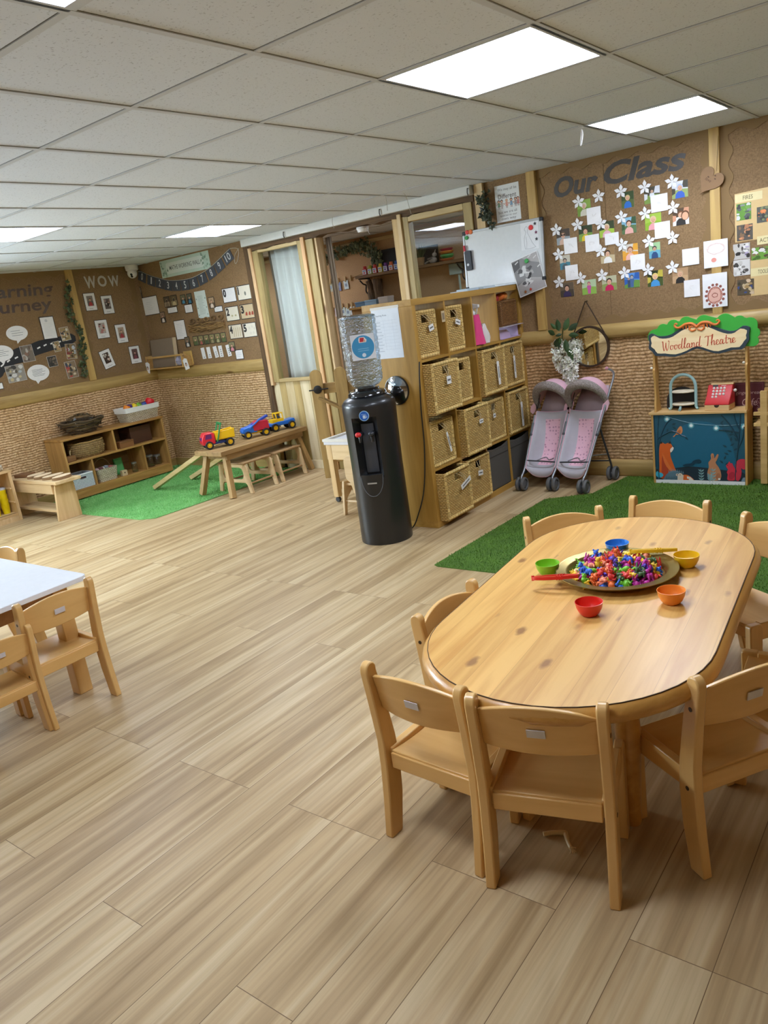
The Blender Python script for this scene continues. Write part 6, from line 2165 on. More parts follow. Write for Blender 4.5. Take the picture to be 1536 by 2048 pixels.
for i in range(430):
    z = r.uniform(.665, 1.025)
    q = (z - .665) / .36
    w = .028 + .062 * min(1, q * 1.5)
    cx = .045 * (1 - q) ** 1.2 + (.015 if z > .92 else 0) * 1
    a = r.uniform(0, 2 * PI)
    rr = w * math.sqrt(r.random())
    c = Vector((cx + rr * math.cos(a) * 1.15, rr * math.sin(a) * .62, z))
    T = Matrix.Translation(c) @ Euler((r.uniform(0, 6), r.uniform(0, 6), r.uniform(0, 6))).to_matrix().to_4x4()
    s = r.uniform(.013, .021)
    for k in range(4):
        b = k * PI / 2
        mb.add([(0, 0, 0), (s * math.cos(b - .5), s * math.sin(b - .5), s * .25), (s * 1.25 * math.cos(b), s * 1.25 * math.sin(b), s * .1), (s * math.cos(b + .5), s * math.sin(b + .5), s * .25)], [(0, 1, 2, 3)], WHT[(i + k) % 3], T)
o = mb.build('blossoms', t, smooth=False, fix=False); o['kind'] = 'stuff'
mb = MB()
LG = [flat('#2f4a26', .5), flat('#3d5c30', .5), flat('#263c20', .5)]
for i, (x, z, a, s) in enumerate([(-.01, 1.10, 20, .10), (.03, 1.10, -25, .10), (.06, 1.10, -60, .09), (-.04, 1.08, 65, .08), (.0, 1.06, 150, .09), (-.03, 1.05, 170, .11), (.04, 1.04, 190, .10), (.055, .98, 195, .10), (.02, 1.08, 100, .05), (.07, 1.07, -95, .08), (-.02, 1.12, 40, .06)]):
    T = Matrix.Translation((x, -.03 - .003 * i, z)) @ Matrix.Rotation(-rad(a), 4, 'Y') @ Matrix.Rotation(rad(90 + r.uniform(-25, 15)), 4, 'X')
    pts = [(0, 0), (s * .2, s * .25), (s * .24, s * .5), (s * .14, s * .8), (0, s), (-s * .14, s * .8), (-s * .24, s * .5), (-s * .2, s * .25)]
    mb.add([(0, s * .5, .006)] + [(p, q, 0) for p, q in pts], [(0, k + 1, (k + 1) % 8 + 1) for k in range(8)], LG[i % 3], T)
mb.build('leaves', t, smooth=False, fix=False)

# ---- double toy pushchair
t = thing('toy_pushchair', 'grey and pink double toy pushchair parked beside the oak shelf', 'toy pushchair', (-2.40, 4.95, 0))
STEEL = flat('#9a9ea2', .3, .7)
DGR = flat('#3a3c40', .5)
def dotted():
    m, nt, b = new_mat('pink_dotted_cloth')
    tc = N(nt, 'ShaderNodeTexCoord')
    vo = N(nt, 'ShaderNodeTexVoronoi', i_Scale=42.0); vo.inputs['Randomness'].default_value = .35
    L(nt, tc.outputs['Object'], vo.inputs['Vector'])
    rr = ramp(nt, [(.24, '#b98a9c'), (.34, '#e6b9c6')])
    L(nt, vo.outputs['Distance'], rr.inputs[0]); L(nt, rr.outputs[0], b.inputs['Base Color'])
    b.inputs['Roughness'].default_value = .85
    return m
PDOT = dotted()
CGREY = flat('#c0bcc2', .85); CPINK = flat('#e9bcc9', .8); CBACK = flat('#b9a6ac', .85)
FUR, nt_, b_ = new_mat('grey_fur')
tc_ = N(nt_, 'ShaderNodeTexCoord'); nz_ = N(nt_, 'ShaderNodeTexNoise', i_Scale=160.0, i_Detail=3.0)
L(nt_, tc_.outputs['Object'], nz_.inputs['Vector'])
r_ = ramp(nt_, [(.35, '#857a74'), (.65, '#b3a8a1')]); L(nt_, nz_.outputs['Fac'], r_.inputs[0]); L(nt_, r_.outputs[0], b_.inputs['Base Color'])
b_.inputs['Roughness'].default_value = .95
bp_ = N(nt_, 'ShaderNodeBump', i_Strength=1.0, i_Distance=.01); L(nt_, nz_.outputs['Fac'], bp_.inputs['Height']); L(nt_, bp_.outputs[0], b_.inputs['Normal'])
FXS = [-.25, -.012, .24]          # the three front wheels, local x
FYS = [-.02, .0, -.045]
def tube_at(k, q):
    """point on side tube k; q 0 at the wheel, 1 at the top"""
    x = FXS[k] + (.0, .055, .10)[k] * q
    return Vector((x + .02 * q * (k == 0), FYS[k] + .03 + .40 * q, .10 + .66 * q))
for k in range(3):
    mb = MB()
    pts = [Vector((FXS[k], FYS[k], .052)), Vector((FXS[k], FYS[k] + .004, .10)), tube_at(k, .08), tube_at(k, .3), tube_at(k, .62)]
    if k == 2: pts += [tube_at(k, .85), tube_at(k, .98), tube_at(k, 1.04) + Vector((-.012, -.02, 0)), tube_at(k, 1.08) + Vector((-.05, -.055, .0))]
    mb.tube(smooth_path(pts, 5), .0082, STEEL, 10)
    p = mb.build('frame_tube', t)
    if k == 2:
        mb = MB(); e = tube_at(k, 1.08) + Vector((-.05, -.055, .0)); mb.ball(e, (.013, .013, .012), flat('#d99aa8', .5), 10); mb.build('grip', p)
    mb = MB(); a, b = tube_at(k, .42), tube_at(k, .54); mb.tube([a, b], .0115, flat('#6a6d70', .5), 10); mb.ball(a, .014, DGR, 8); mb.build('clamp', p)
# rear legs with wheels
RW = [(-.25, .36), (-.012, .37), (.30, .352)]
for k in range(3):
    mb = MB(); mb.tube([tube_at(k, .5), Vector((RW[k][0], RW[k][1] - .02, .12)), Vector((RW[k][0], RW[k][1], .06))], .0075, DGR, 8); mb.build('rear_leg', t)
for (a, b) in ((tube_at(0, .16), tube_at(2, .16)), (Vector((RW[0][0], RW[0][1] - .03, .15)), Vector((RW[2][0], RW[2][1] - .03, .15)))):
    mb = MB(); mb.tube([a, (a + b) / 2 + Vector((0, .03, -.015)), b], .0055, DGR, 8); mb.build('cross_bar', t)
mb = MB(); mb.tube([tube_at(2, .22) , Vector((RW[2][0] - .01, RW[2][1] - .03, .20))], .005, STEEL, 8); mb.build('side_strut', t)
for (x, y) in [(FXS[k], FYS[k]) for k in range(3)] + RW:
    for s in (-1, 1):
        mb = MB()
        T = Matrix.Translation((x + s * .021, y, .0505)) @ Matrix.Rotation(rad(90), 4, 'Y')
        mb.lathe([(0, -.011), (.034, -.011), (.038, -.009)] , flat('#4a4d50', .5), 28, T)
        mb.lathe([(.036, -.012), (.046, -.012), (.0505, -.006), (.0505, .006), (.046, .012), (.036, .012), (.034, .008), (.034, -.008)], flat('#5d5d5c', .7), 28, T)
        mb.lathe([(.034, -.008), (.030, .006), (.012, .010), (0, .011)], flat('#55585b', .45), 28, T)
        w_ = mb.build('wheel', t)
    mb = MB(); mb.tube([(x - .02, y, .0505), (x + .02, y, .0505)], .006, STEEL, 8); mb.build('axle', t)
def seat(k0, k1):
    n, m_ = 16, 18
    def S(u, q):
        a, b = tube_at(k0, q), tube_at(k1, q)
        c = a.lerp(b, .5 + .46 * u)
        sag = .02 + .105 * math.sin(min(1, max(0, (q - .08) / .42)) * PI) ** .8 if q < .5 else .02 + .0 * q
        if q >= .29: sag = .02 + .105 * max(0, math.cos((q - .29) / .40 * PI / 2)) ** 1.1
        f_ = (1 - abs(u) ** 2.6)
        return c + Vector((0, .86, -.51)) * sag * f_
    qs = [.10 + .56 * i / m_ for i in range(m_ + 1)]
    us = [-1 + 2 * j / n for j in range(n + 1)]
    vs = [S(u, q) for q in qs for u in us]
    mb = MB()
    for i in range(m_):
        for j in range(n):
            u = (us[j] + us[j + 1]) / 2
            q = (qs[i] + qs[i + 1]) / 2
            m = CGREY if (abs(u) > .52 or q > .585 or q < .145) else PDOT
            a = i * (n + 1) + j
            mb.add([vs[a], vs[a + 1], vs[a + n + 2], vs[a + n + 1]], [(0, 1, 2, 3)], m)
    bm_ = mb.build('seat_sling', t, fix=False)
    me = bm_.data
    b2 = bmesh.new(); b2.from_mesh(me); bmesh.ops.remove_doubles(b2, verts=b2.verts, dist=1e-5); bmesh.ops.recalc_face_normals(b2, faces=b2.faces); b2.to_mesh(me); b2.free()
    sd = bm_.modifiers.new('thickness', 'SOLIDIFY'); sd.thickness = .006
    # apron that hangs at the front and the piping round it
    mb = MB()
    fr = [S(u, .10) for u in us]
    lo = [p + Vector((0, -.012 + .012 * (1 - abs(u) ** 2) * -1, -.055 * (1 - abs(u) ** 3) - .006)) for p, u in zip(fr, us)]
    mb.add(fr + lo, [(j, j + 1, n + 2 + j, n + 1 + j) for j in range(n)], CGREY)
    ap = mb.build('apron', bm_, fix=False); sd = ap.modifiers.new('thickness', 'SOLIDIFY'); sd.thickness = .005
    mb = MB()
    edge = [S(-1, q) for q in reversed(qs)] + lo + [S(1, q) for q in qs]
    mb.tube([tuple(p) for p in edge], .0045, CPINK, 6)
    mb.tube([tuple(S(u, .66)) for u in us], .0045, CPINK, 6)
    mb.tube([tuple(S(u, .585) + Vector((0, -.004, .002))) for u in us], .0022, flat('#cf9fae', .8), 6)
    mb.build('piping', bm_)
    # head panel above the sling
    a, b = tube_at(k0, .66), tube_at(k1, .66)
    c, d = tube_at(k0, .92), tube_at(k1, .92)
    mb = MB()
    P = [a.lerp(b, .06), a.lerp(b, .94), c.lerp(d, .86), c.lerp(d, .14)]
    mb.add([p + Vector((0, .045, -.02)) for p in P], [(0, 1, 2, 3)], CBACK)
    hp_ = mb.build('head_panel', t, fix=False); sd = hp_.modifiers.new('thickness', 'SOLIDIFY'); sd.thickness = .008
    # hood: ribs swung from the tubes
    h0, h1 = tube_at(k0, .70), tube_at(k1, .70)
    ctr = (h0 + h1) / 2 + Vector((0, .02, 0))
    half = (h1 - h0).length / 2
    mb = MB()
    na, nb = 18, 10
    def H(al, ph, sc=1.0):
        x = -math.cos(al) * (half - .004) * sc
        rr = math.sin(al) ** .75 * .205 * sc
        return ctr + Vector((x, -rr * math.cos(ph), rr * math.sin(ph)))
    phs = [rad(60 + 84 * i / nb) for i in range(nb + 1)]
    als = [PI * j / na for j in range(na + 1)]
    vs = [H(al, ph) for ph in phs for al in als]
    mb.add(vs, [(i * (na + 1) + j, i * (na + 1) + j + 1, (i + 1) * (na + 1) + j + 1, (i + 1) * (na + 1) + j) for i in range(nb) for j in range(na)], CPINK)
    hd = mb.build('hood', t, fix=False)
    b2 = bmesh.new(); b2.from_mesh(hd.data); bmesh.ops.remove_doubles(b2, verts=b2.verts, dist=1e-4); bmesh.ops.recalc_face_normals(b2, faces=b2.faces); b2.to_mesh(hd.data); b2.free()
    sd = hd.modifiers.new('thickness', 'SOLIDIFY'); sd.thickness = .006
    mb = MB()
    pts = [H(al, rad(57), 1.0) for al in als]
    mb.tube([tuple(p) for p in pts], [.018 + .016 * math.sin(al) for al in als], FUR, 12)
    mb.build('fur_trim', hd)
    mb = MB()
    for e, s in ((h0, -1), (h1, 1)):
        mb.prism([(0, 0), (.02, .05), (.01, .075), (-.03, .04), (-.04, .0), (-.02, -.02)], -.003, .003, 'z', CPINK, Matrix.Translation(e + Vector((s * .012, -.0, -.03))) @ Matrix.Rotation(rad(90), 4, 'X'))
    mb.build('side_flap', hd)
    mb = MB()
    mb.tube([tuple(h0 + Vector((.0, -.005, .06))), tuple(h0 + Vector((.012, -.012, -.04))), tuple(tube_at(k0, .5) + Vector((.0, -.01, 0)))], .0032, flat('#222226', .6), 6)
    mb.tube([tuple(h0 + Vector((.05, -.02, .10))), tuple(h0 + Vector((.012, -.012, -.01)))], .003, flat('#222226', .6), 6)
    mb.build('strap', t)
    mb = MB()
    a = S(-.6, .17); b = S(.6, .17)
    mb.tube(smooth_path([tuple(a + Vector((0, -.012, .012))), tuple(S(-.1, .2) + Vector((0, -.02, .03))), tuple(S(.2, .18) + Vector((0, -.02, .022))), tuple(b + Vector((0, -.012, .03)))], 5), .004, flat('#7f787a', .8), 6)
    mb.build('harness', t)
seat(0, 1)
seat(1, 2)

# ---- woodland play theatre
TYF = 5.228
def th(p):
    x, z = p
    return (x * .9846, 1.471 - (1.471 - z) * .9846)
t = thing('play_theatre', 'wooden Woodland Theatre play stall with a painted animal front on the grass rug', 'play theatre', (0, TYF, 0))
PLY = wood('birch_ply_front', '#e0bd84', '#cfa566', 'x', .6, .45)
PLY_Z = wood('birch_ply_side', '#d6ab66', '#bf8f4a', 'z', .6, .45)
mb = MB(); mb.box(-1.79, -1.166, -.012, .16, .486, .503, PLY); mb.build('counter', t, bevel=.002)
for x0, x1 in ((-1.776, -1.761), (-1.181, -1.166)):
    mb = MB(); mb.box(x0, x1, -.004, .15, .003, .486, PLY_Z); mb.build('side_panel', t, bevel=.002)
# posts with a stepped outline
for x0, x1 in ((-1.752, -1.738), (-1.176, -1.162)):
    mb = MB(); mb.prism([(.0, .503), (.115, .503), (.085, .56), (.07, .66), (.07, .72), (.085, .735), (.085, .80), (.07, .815), (.07, 1.02), (.012, 1.02), (.012, .80), (.0, .79), (.0, .74), (.012, .72), (.012, .60), (.0, .56)], x0, x1, 'x', PLY_Z)
    p = mb.build('post', t, bevel=.002)
    mb = MB(); mb.ball(((x0 + x1) / 2 - (.012 if x0 < -1.5 else .012), -.004, .805), .009, flat('#efe6d2', .4), 10); mb.build('peg', p)
mb = MB(); mb.box(-1.761, -1.181, .0, .008, .003, .486, flat('#24586c', .4))
fp = mb.build('front_panel', t, smooth=False)
ART = MB()
lay = [0]
def art(pts, c, sm=0):
    pts = [th(p) for p in pts]
    if sm:
        pts = [(a, b) for a, b, _ in smooth_path([(a, b, 0) for a, b in pts], sm, True)]
    lay[0] += 1
    ART.prism([(max(-1.760, min(-1.182, a)), max(.006, min(.482, b))) for a, b in pts], -.0004 - lay[0] * .00004, -.0001 - lay[0] * .00004, 'y', flat(c, .4))
def artline(pts, w, c):
    pts = [th(p) for p in pts]
    lay[0] += 1
    ART.tube(smooth_path([(max(-1.758, min(-1.184, a)), -.0002 - lay[0] * .00004, max(.008, min(.480, b))) for a, b in pts], 5), w, flat(c, .4), 5, flatten=1)
# night glow, ground, trees
art([(-1.62, -.02), (-1.30, -.02), (-1.26, .15), (-1.33, .36), (-1.5, .42), (-1.66, .33), (-1.68, .12)], '#1f6682', 6)
art([(-1.80, -.03), (-1.80, .075), (-1.70, .085), (-1.56, .105), (-1.45, .098), (-1.34, .085), (-1.19, .06), (-1.19, -.03)], '#22323f', 4)
for tr in ([(-1.765, -.02), (-1.768, .2), (-1.762, .36), (-1.75, .47)], [(-1.766, .24), (-1.735, .34), (-1.70, .41), (-1.665, .44)], [(-1.765, .30), (-1.72, .33), (-1.66, .355), (-1.60, .325), (-1.575, .315)], [(-1.79, .1), (-1.785, .3), (-1.79, .46)]):
    artline(tr, .0045, '#1d4456')
for tr in ([(-1.262, -.02), (-1.258, .10), (-1.245, .22), (-1.232, .34), (-1.225, .47)], [(-1.238, .28), (-1.27, .36), (-1.31, .42), (-1.345, .46)], [(-1.245, .23), (-1.215, .30), (-1.20, .38)], [(-1.235, .34), (-1.30, .355), (-1.36, .36)], [(-1.232, .36), (-1.255, .42), (-1.265, .47)]):
    artline(tr, .0048, '#1b4050')
def artleaf(x, z, a, s, c):
    pts = [(x + (p * math.cos(a) - q * math.sin(a)), z + (p * math.sin(a) + q * math.cos(a))) for p, q in [(0, 0), (s * .4, s * .22), (s, 0), (s * .4, -s * .22)]]
    art(pts, c)
for x, z, a in ((-1.31, .24, 2.6), (-1.29, .25, .6), (-1.28, .21, 2.8), (-1.27, .22, .5), (-1.30, .19, 2.7), (-1.285, .28, 1.5), (-1.33, .155, 1.2), (-1.335, .13, 2.4), (-1.325, .12, .6), (-1.245, .28, 2.2), (-1.30, .325, .1), (-1.24, .31, 2.6), (-1.35, .40, .8), (-1.33, .38, 2.0), (-1.275, .365, 4.6), (-1.58, .315, -.8), (-1.665, .40, .3), (-1.66, .385, -.6), (-1.69, .375, -1.9)):
    artleaf(x, z, a, .034, '#1b4250')
# string of lights
artline([(-1.719, .472), (-1.66, .445), (-1.55, .412), (-1.45, .397), (-1.376, .392), (-1.28, .390), (-1.195, .398)], .0012, '#86b4c0')
for x, z in ((-1.695, .439), (-1.536, .392), (-1.376, .372), (-1.205, .378)):
    art(circle(x, z, .021, 20), '#4a93a4'); art(circle(x, z, .015, 18), '#86bfc8'); art(circle(x, z, .010, 16), '#eef8f4'); art([(x - .003, z + .009), (x + .003, z + .009), (x + .003, z + .02), (x - .003, z + .02)], '#a9ccd2')
# bird
art([(-1.658, .318), (-1.640, .336), (-1.628, .365), (-1.612, .386), (-1.602, .388), (-1.596, .378), (-1.594, .355), (-1.602, .336), (-1.62, .330), (-1.64, .328), (-1.652, .314)], '#d98e5c', 3)
art([(-1.632, .345), (-1.618, .362), (-1.606, .36), (-1.612, .338)], '#b86a3c', 3)
# fox
art([(-1.66, .02), (-1.60, .045), (-1.565, .042), (-1.535, .02), (-1.528, .004), (-1.56, -.004), (-1.62, -.006)], '#e06a2c', 4)
art([(-1.575, .036), (-1.55, .030), (-1.527, .006), (-1.55, .0), (-1.565, .008), (-1.56, .016), (-1.575, .02)], '#f1e6d6')
art([(-1.755, .02), (-1.760, .12), (-1.757, .22), (-1.748, .268), (-1.735, .275), (-1.715, .265), (-1.695, .272), (-1.675, .264), (-1.665, .244), (-1.672, .222), (-1.682, .20), (-1.678, .165), (-1.66, .11), (-1.648, .06), (-1.67, .02)], '#e2672a', 3)
art([(-1.742, .02), (-1.745, .10), (-1.738, .18), (-1.725, .13), (-1.695, .08), (-1.67, .04), (-1.69, .01)], '#b8452a', 3)
art([(-1.738, .20), (-1.715, .16), (-1.69, .11), (-1.665, .07), (-1.66, .045), (-1.69, .075), (-1.72, .12)], '#e8793a', 3)
art([(-1.663, .246), (-1.658, .238), (-1.660, .226), (-1.676, .205), (-1.682, .212), (-1.680, .228)], '#f3e8da', 3)
art(circle(-1.659, .246, .004, 8), '#1c1c20')
for x in (-1.742, -1.682): art([(x - .010, .266), (x + .002, .286), (x + .010, .268)], '#2a2022')
# hedgehog
art([(-1.733, -.010), (-1.728, .025), (-1.708, .052), (-1.68, .070), (-1.65, .074), (-1.625, .064), (-1.612, .040), (-1.61, -.010)], '#5f7d8c', 3)
for i in range(9):
    x = -1.70 + .012 * i
    art([(x, .055 + .012 * math.sin(i * .4)), (x + .004, .082 + .010 * math.sin(i * .5)), (x + .009, .056 + .012 * math.sin(i * .4))], '#6f8f9e')
for i in range(10):
    art([(-1.72 + .011 * i, .01 + .004 * (i % 3)), (-1.712 + .011 * i, .04), (-1.709 + .011 * i, .012)], '#4a6674')
art([(-1.635, -.010), (-1.638, .03), (-1.628, .055), (-1.612, .056), (-1.598, .045), (-1.600, .02), (-1.603, -.010)], '#e3d3bc', 3)
art(circle(-1.640, .045, .009, 12), '#e3d3bc'); art(circle(-1.639, .045, .005, 10), '#8a6a5c'); art(circle(-1.62, .045, .003, 8), '#1c1c20'); art(circle(-1.603, .05, .0035, 8), '#1c1c20')
# little blue bird, far squirrel shadow
art([(-1.79, .045), (-1.778, .068), (-1.765, .060), (-1.745, .056), (-1.736, .040), (-1.75, .024), (-1.775, .026)], '#3fb4d4', 3)
artline([(-1.772, .028), (-1.770, .012)], .001, '#3fb4d4')
art([(-1.60, .115), (-1.575, .125), (-1.545, .13), (-1.525, .15), (-1.49, .158), (-1.475, .142), (-1.49, .128), (-1.515, .128), (-1.54, .112), (-1.585, .105)], '#163c50', 3)
# rabbit
art([(-1.412, .165), (-1.414, .185), (-1.407, .200), (-1.395, .195), (-1.391, .165), (-1.385, .175), (-1.372, .195), (-1.364, .188), (-1.375, .155), (-1.384, .135), (-1.366, .105), (-1.352, .07), (-1.352, .03), (-1.375, .012), (-1.415, .012), (-1.436, .03), (-1.438, .07), (-1.428, .105), (-1.43, .135), (-1.42, .150)], '#c98a62', 3)
art([(-1.404, .165), (-1.406, .185), (-1.400, .186), (-1.397, .165)], '#b06a4c'); art([(-1.376, .06), (-1.36, .06), (-1.356, .035), (-1.37, .018), (-1.385, .03)], '#b8744e', 3); art(circle(-1.363, .022, .008, 10), '#f3ece2')
# red squirrel
art([(-1.262, .03), (-1.252, .075), (-1.262, .115), (-1.25, .148), (-1.225, .162), (-1.198, .158), (-1.188, .13), (-1.19, .10), (-1.21, .092), (-1.225, .10), (-1.222, .075), (-1.228, .035), (-1.245, .012)], '#d0384c', 4)
art([(-1.318, .118), (-1.305, .132), (-1.297, .146), (-1.290, .132), (-1.280, .134), (-1.272, .115), (-1.258, .085), (-1.253, .05), (-1.262, .018), (-1.305, .015), (-1.312, .03), (-1.308, .055), (-1.314, .07), (-1.306, .09), (-1.312, .10)], '#d9364a', 3)
art([(-1.30, .06), (-1.275, .075), (-1.262, .05), (-1.28, .025), (-1.30, .028)], '#b82c40', 3); art(circle(-1.309, .12, .003, 8), '#2a1a1c')
# pale sprigs and ground line
for bx, h_ in ((-1.482, .09), (-1.405, .10), (-1.425, .05)):
    artline([(bx, -.004), (bx + .004, h_ * .5), (bx, h_)], .0014, '#8fb4b8')
    for i in range(4):
        artleaf(bx + .003, .012 + i * h_ * .22, .7, .026, '#8fb4b8'); artleaf(bx + .003, .012 + i * h_ * .22, 2.4, .026, '#7fa6ac')
art([(-1.225, .0), (-1.215, .032), (-1.20, .036), (-1.196, .0)], '#7f96a8', 2)
art([(-1.80, -.022), (-1.19, -.022), (-1.19, .008), (-1.5, .010), (-1.80, .008)], '#eef0ee')
ART.build('painted_forest', fp, smooth=False, fix=False)
# sign board
def sgn(pts, y0, y1, m, name, par, sm=3, bev=.0):
    P = [th(p) for p in pts]
    if sm: P = [(a, b) for a, b, _ in smooth_path([(a, b, 0) for a, b in P], sm, True)]
    mb = MB(); mb.prism(P, y0, y1, 'y', m)
    return mb.build(name, par, bevel=bev)
green = []
for cx, cz, r0, a0, a1 in [(-1.752, 1.0, .052, 200, 95), (-1.70, 1.045, .038, 165, 60), (-1.632, 1.062, .042, 160, 45), (-1.55, 1.072, .044, 155, 50), (-1.44, 1.065, .050, 150, 60), (-1.31, 1.055, .056, 145, 50), (-1.225, 1.052, .038, 130, 40), (-1.165, 1.025, .048, 110, 5), (-1.135, .975, .032, 60, -40), (-1.145, .925, .034, 40, -80)]:
    green += arc(cx, cz, r0, a0, a1, 6)
green += [(-1.18, .895), (-1.76, .93)]
sgn(green, .004, .012, flat('#3fae3f', .4), 'green_canopy', t, 0, .001)
dk = [(-1.795, 1.013), (-1.769, 1.028), (-1.735, 1.008), (-1.687, 1.003), (-1.64, 1.012), (-1.58, 1.045), (-1.52, 1.062), (-1.46, 1.064), (-1.40, 1.052), (-1.34, 1.022), (-1.279, 1.000), (-1.235, 1.004), (-1.200, 1.026), (-1.159, 1.012), (-1.166, .975), (-1.163, .94), (-1.178, .914), (-1.207, .879), (-1.26, .880), (-1.342, .862), (-1.40, .876), (-1.481, .905), (-1.55, .880), (-1.626, .861), (-1.70, .872), (-1.752, .876), (-1.772, .905), (-1.796, .929), (-1.79, .97)]
board = sgn(dk, -.010, .004, flat('#33434e', .4), 'sign_board', t, 2, .001)
c0 = (-1.478, .955)
inn = []
for x, z in dk:
    dx, dz = x - c0[0], z - c0[1]
    inn.append((c0[0] + dx * .945, c0[1] + dz * (1 - .0165 / max(abs(dz), .035))))
sgn(inn, -.0118, -.0102, wood('sign_face', '#f8e2b4', '#ecce96', 'x', .6, .4), 'sign_face', board, 2)
# brush lettering
GL = {
    'W': ([[(0, .95), (.10, .98), (.12, .5), (.16, .08), (.22, .0), (.34, .45), (.40, .85), (.40, .4), (.46, .05), (.54, .02), (.68, .5), (.74, .95), (.70, 1.05), (.64, .98)]], .78),
    'o': ([[(.28, .46), (.14, .46), (.05, .22), (.14, .0), (.28, .08), (.34, .32), (.26, .48), (.34, .40), (.46, .44)]], .42),
    'd': ([[(.30, .44), (.14, .47), (.04, .2), (.14, 0), (.28, .2), (.40, .7), (.46, 1.12), (.38, .6), (.35, .1), (.44, 0), (.56, .14)]], .52),
    'l': ([[(.0, .12), (.16, .45), (.27, .95), (.21, 1.12), (.13, .8), (.11, .2), (.18, 0), (.32, .14)]], .30),
    'a': ([[(.30, .42), (.16, .48), (.04, .2), (.13, 0), (.26, .2), (.33, .46), (.31, .1), (.38, 0), (.5, .14)]], .46),
    'n': ([[(.02, .40), (.09, .47), (.08, .0), (.10, .25), (.24, .48), (.32, .38), (.31, .06), (.38, 0), (.48, .14)]], .46),
    'T': ([[(-.06, .86), (.05, 1.0), (.3, .98), (.62, 1.04)], [(.28, 1.0), (.25, .5), (.20, .05), (.12, -.02)]], .50),
    'h': ([[(.02, .2), (.18, .75), (.23, 1.1), (.15, 1.06), (.10, .5), (.08, 0), (.12, .25), (.26, .48), (.33, .36), (.32, .06), (.39, 0), (.48, .14)]], .46),
    'e': ([[(.04, .16), (.22, .24), (.28, .40), (.18, .5), (.06, .3), (.10, .03), (.24, 0), (.38, .16)]], .36),
    't': ([[(.20, .88), (.16, .4), (.16, .08), (.24, 0), (.34, .14)], [(.04, .56), (.34, .60)]], .32),
    'r': ([[(.02, .34), (.10, .54), (.14, .44), (.27, .46), (.24, .1), (.30, 0), (.40, .14)]], .37),
    ' ': ([], .42)}
mb = MB()
txt = 'Woodland Theatre'
tot = sum(GL[c][1] for c in txt)
x0, x1 = -1.705 * .9846, -1.243 * .9846
sc = (x1 - x0) / tot
px = x0
RED = flat('#cf4a26', .5)
for ch in txt:
    st, adv = GL[ch]
    for s in st:
        pts = smooth_path([(px + a * sc, -.0122, .9165 + (px - x0) * .045 + b * sc * .92) for a, b in s], 5)
        P = [Vector(p) for p in pts]
        rs = []
        for i in range(len(P)):
            d = P[min(i + 1, len(P) - 1)] - P[max(i - 1, 0)]
            rs.append(.0011 + .0013 * max(0, -d.z / (d.length + 1e-9)) + .0004)
        mb.tube(pts, rs, RED, 6)
    px += adv * sc
mb.build('lettering', board)
mb = MB()
OR = flat('#dd7a34', .45)
for s in (-1, 1):
    def q(p): return (( -1.478 + s * p[0]) * .9846, -.014, 1.471 - (1.471 - p[1]) * .9846)
    mb.tube(smooth_path([q(p) for p in [(.005, 1.030), (.03, 1.022), (.045, 1.036), (.035, 1.052), (.02, 1.046)]], 4), .005, OR, 8)
    mb.tube(smooth_path([q(p) for p in [(.0, 1.045), (.03, 1.068), (.07, 1.068), (.10, 1.052), (.125, 1.050), (.140, 1.066), (.132, 1.078), (.122, 1.072)]], 4), [.009] * 12 + [.007] * 9 + [.005] * 8, OR, 8)
    for i in range(4):
        mb.tube([q((.045 + .018 * i, 1.060)), q((.05 + .018 * i, 1.030 + .004 * i))], [.007, .002], OR, 6)
mb.build('scroll_ornament', board)
# cake stand, chalkboard, till, cafe board
PBL = flat('#9cc0bf', .5)
t = thing('cake_stand', 'pale blue toy cake stand with two round shelves on the theatre counter', 'cake stand', (-1.578, TYF + .07, .504))
mb = MB()
mb.tube([( -.082, 0, .02), (-.082, 0, .155)] + [(.082 * math.cos(a), 0, .155 + .082 * math.sin(a)) for a in [PI - PI * i / 14 for i in range(15)]] + [(.082, 0, .02)], .0085, PBL, 8, flatten=1.2)
mb.build('arch', t)
for x, y in ((-.085, 0), (.085, 0), (-.01, -.045)):
    mb = MB(); mb.tube(smooth_path([(x * .9, y * .8, .03), (x, y, .012), (x * 1.15, y * 1.2 - .004, .008)], 4), [.008] * 4 + [.009] * 5, PBL, 8); mb.build('foot', t)
for z in (.034, .118):
    mb = MB(); mb.lathe([(0, 0), (.070, 0), (.074, .004), (.070, .013), (0, .013)], flat('#e8dcc0', .45), 32, Matrix.Translation((0, 0, z)) @ Matrix.Diagonal((1, .62, 1, 1))); mb.build('shelf', t)
t = thing('chalkboard', 'small arched black chalkboard behind the toy cake stand', 'chalkboard', (-1.612, TYF + .137, .504), rot=(rad(-6), 0, 0))
mb = MB(); mb.prism([(-.098, 0), (.098, 0), (.098, .06)] + arc(0, .06, .098, 0, 180, 14, .085), 0, .008, 'y', flat('#1f1c1a', .6)); mb.build('board', t, bevel=.001)
t = thing('toy_till', 'red toy cash register with white keys on the theatre counter', 'toy till', (-1.345, TYF + .065, .504), rad(-4))
RD = flat('#cf2024', .3, coat=.4)
LW = wood('till_wood', '#e3c08a', '#cfa567', 'x', .7, .45)
mb = MB(); mb.box(-.078, .078, -.065, .055, 0, .036, LW); mb.build('drawer', t, bevel=.003)
mb = MB(); mb.prism(arc(0, .036, .016, 180, 360, 10), -.0665, -.0645, 'y', flat('#3a2a1c', .8)); mb.build('drawer_notch', t, smooth=False)
mb = MB(); mb.prism([(-.066, .036), (.055, .036), (.055, .155), (.020, .155), (-.018, .095), (-.060, .052)], -.078, .078, 'x', RD); mb.build('housing', t, bevel=.004)
mb = MB(); mb.prism([(.018, .155), (.058, .155), (.058, .166), (.022, .166)], -.06, .08, 'x', LW); mb.build('lid', t, bevel=.002)
sl = Vector((0, .038, .060)).normalized()
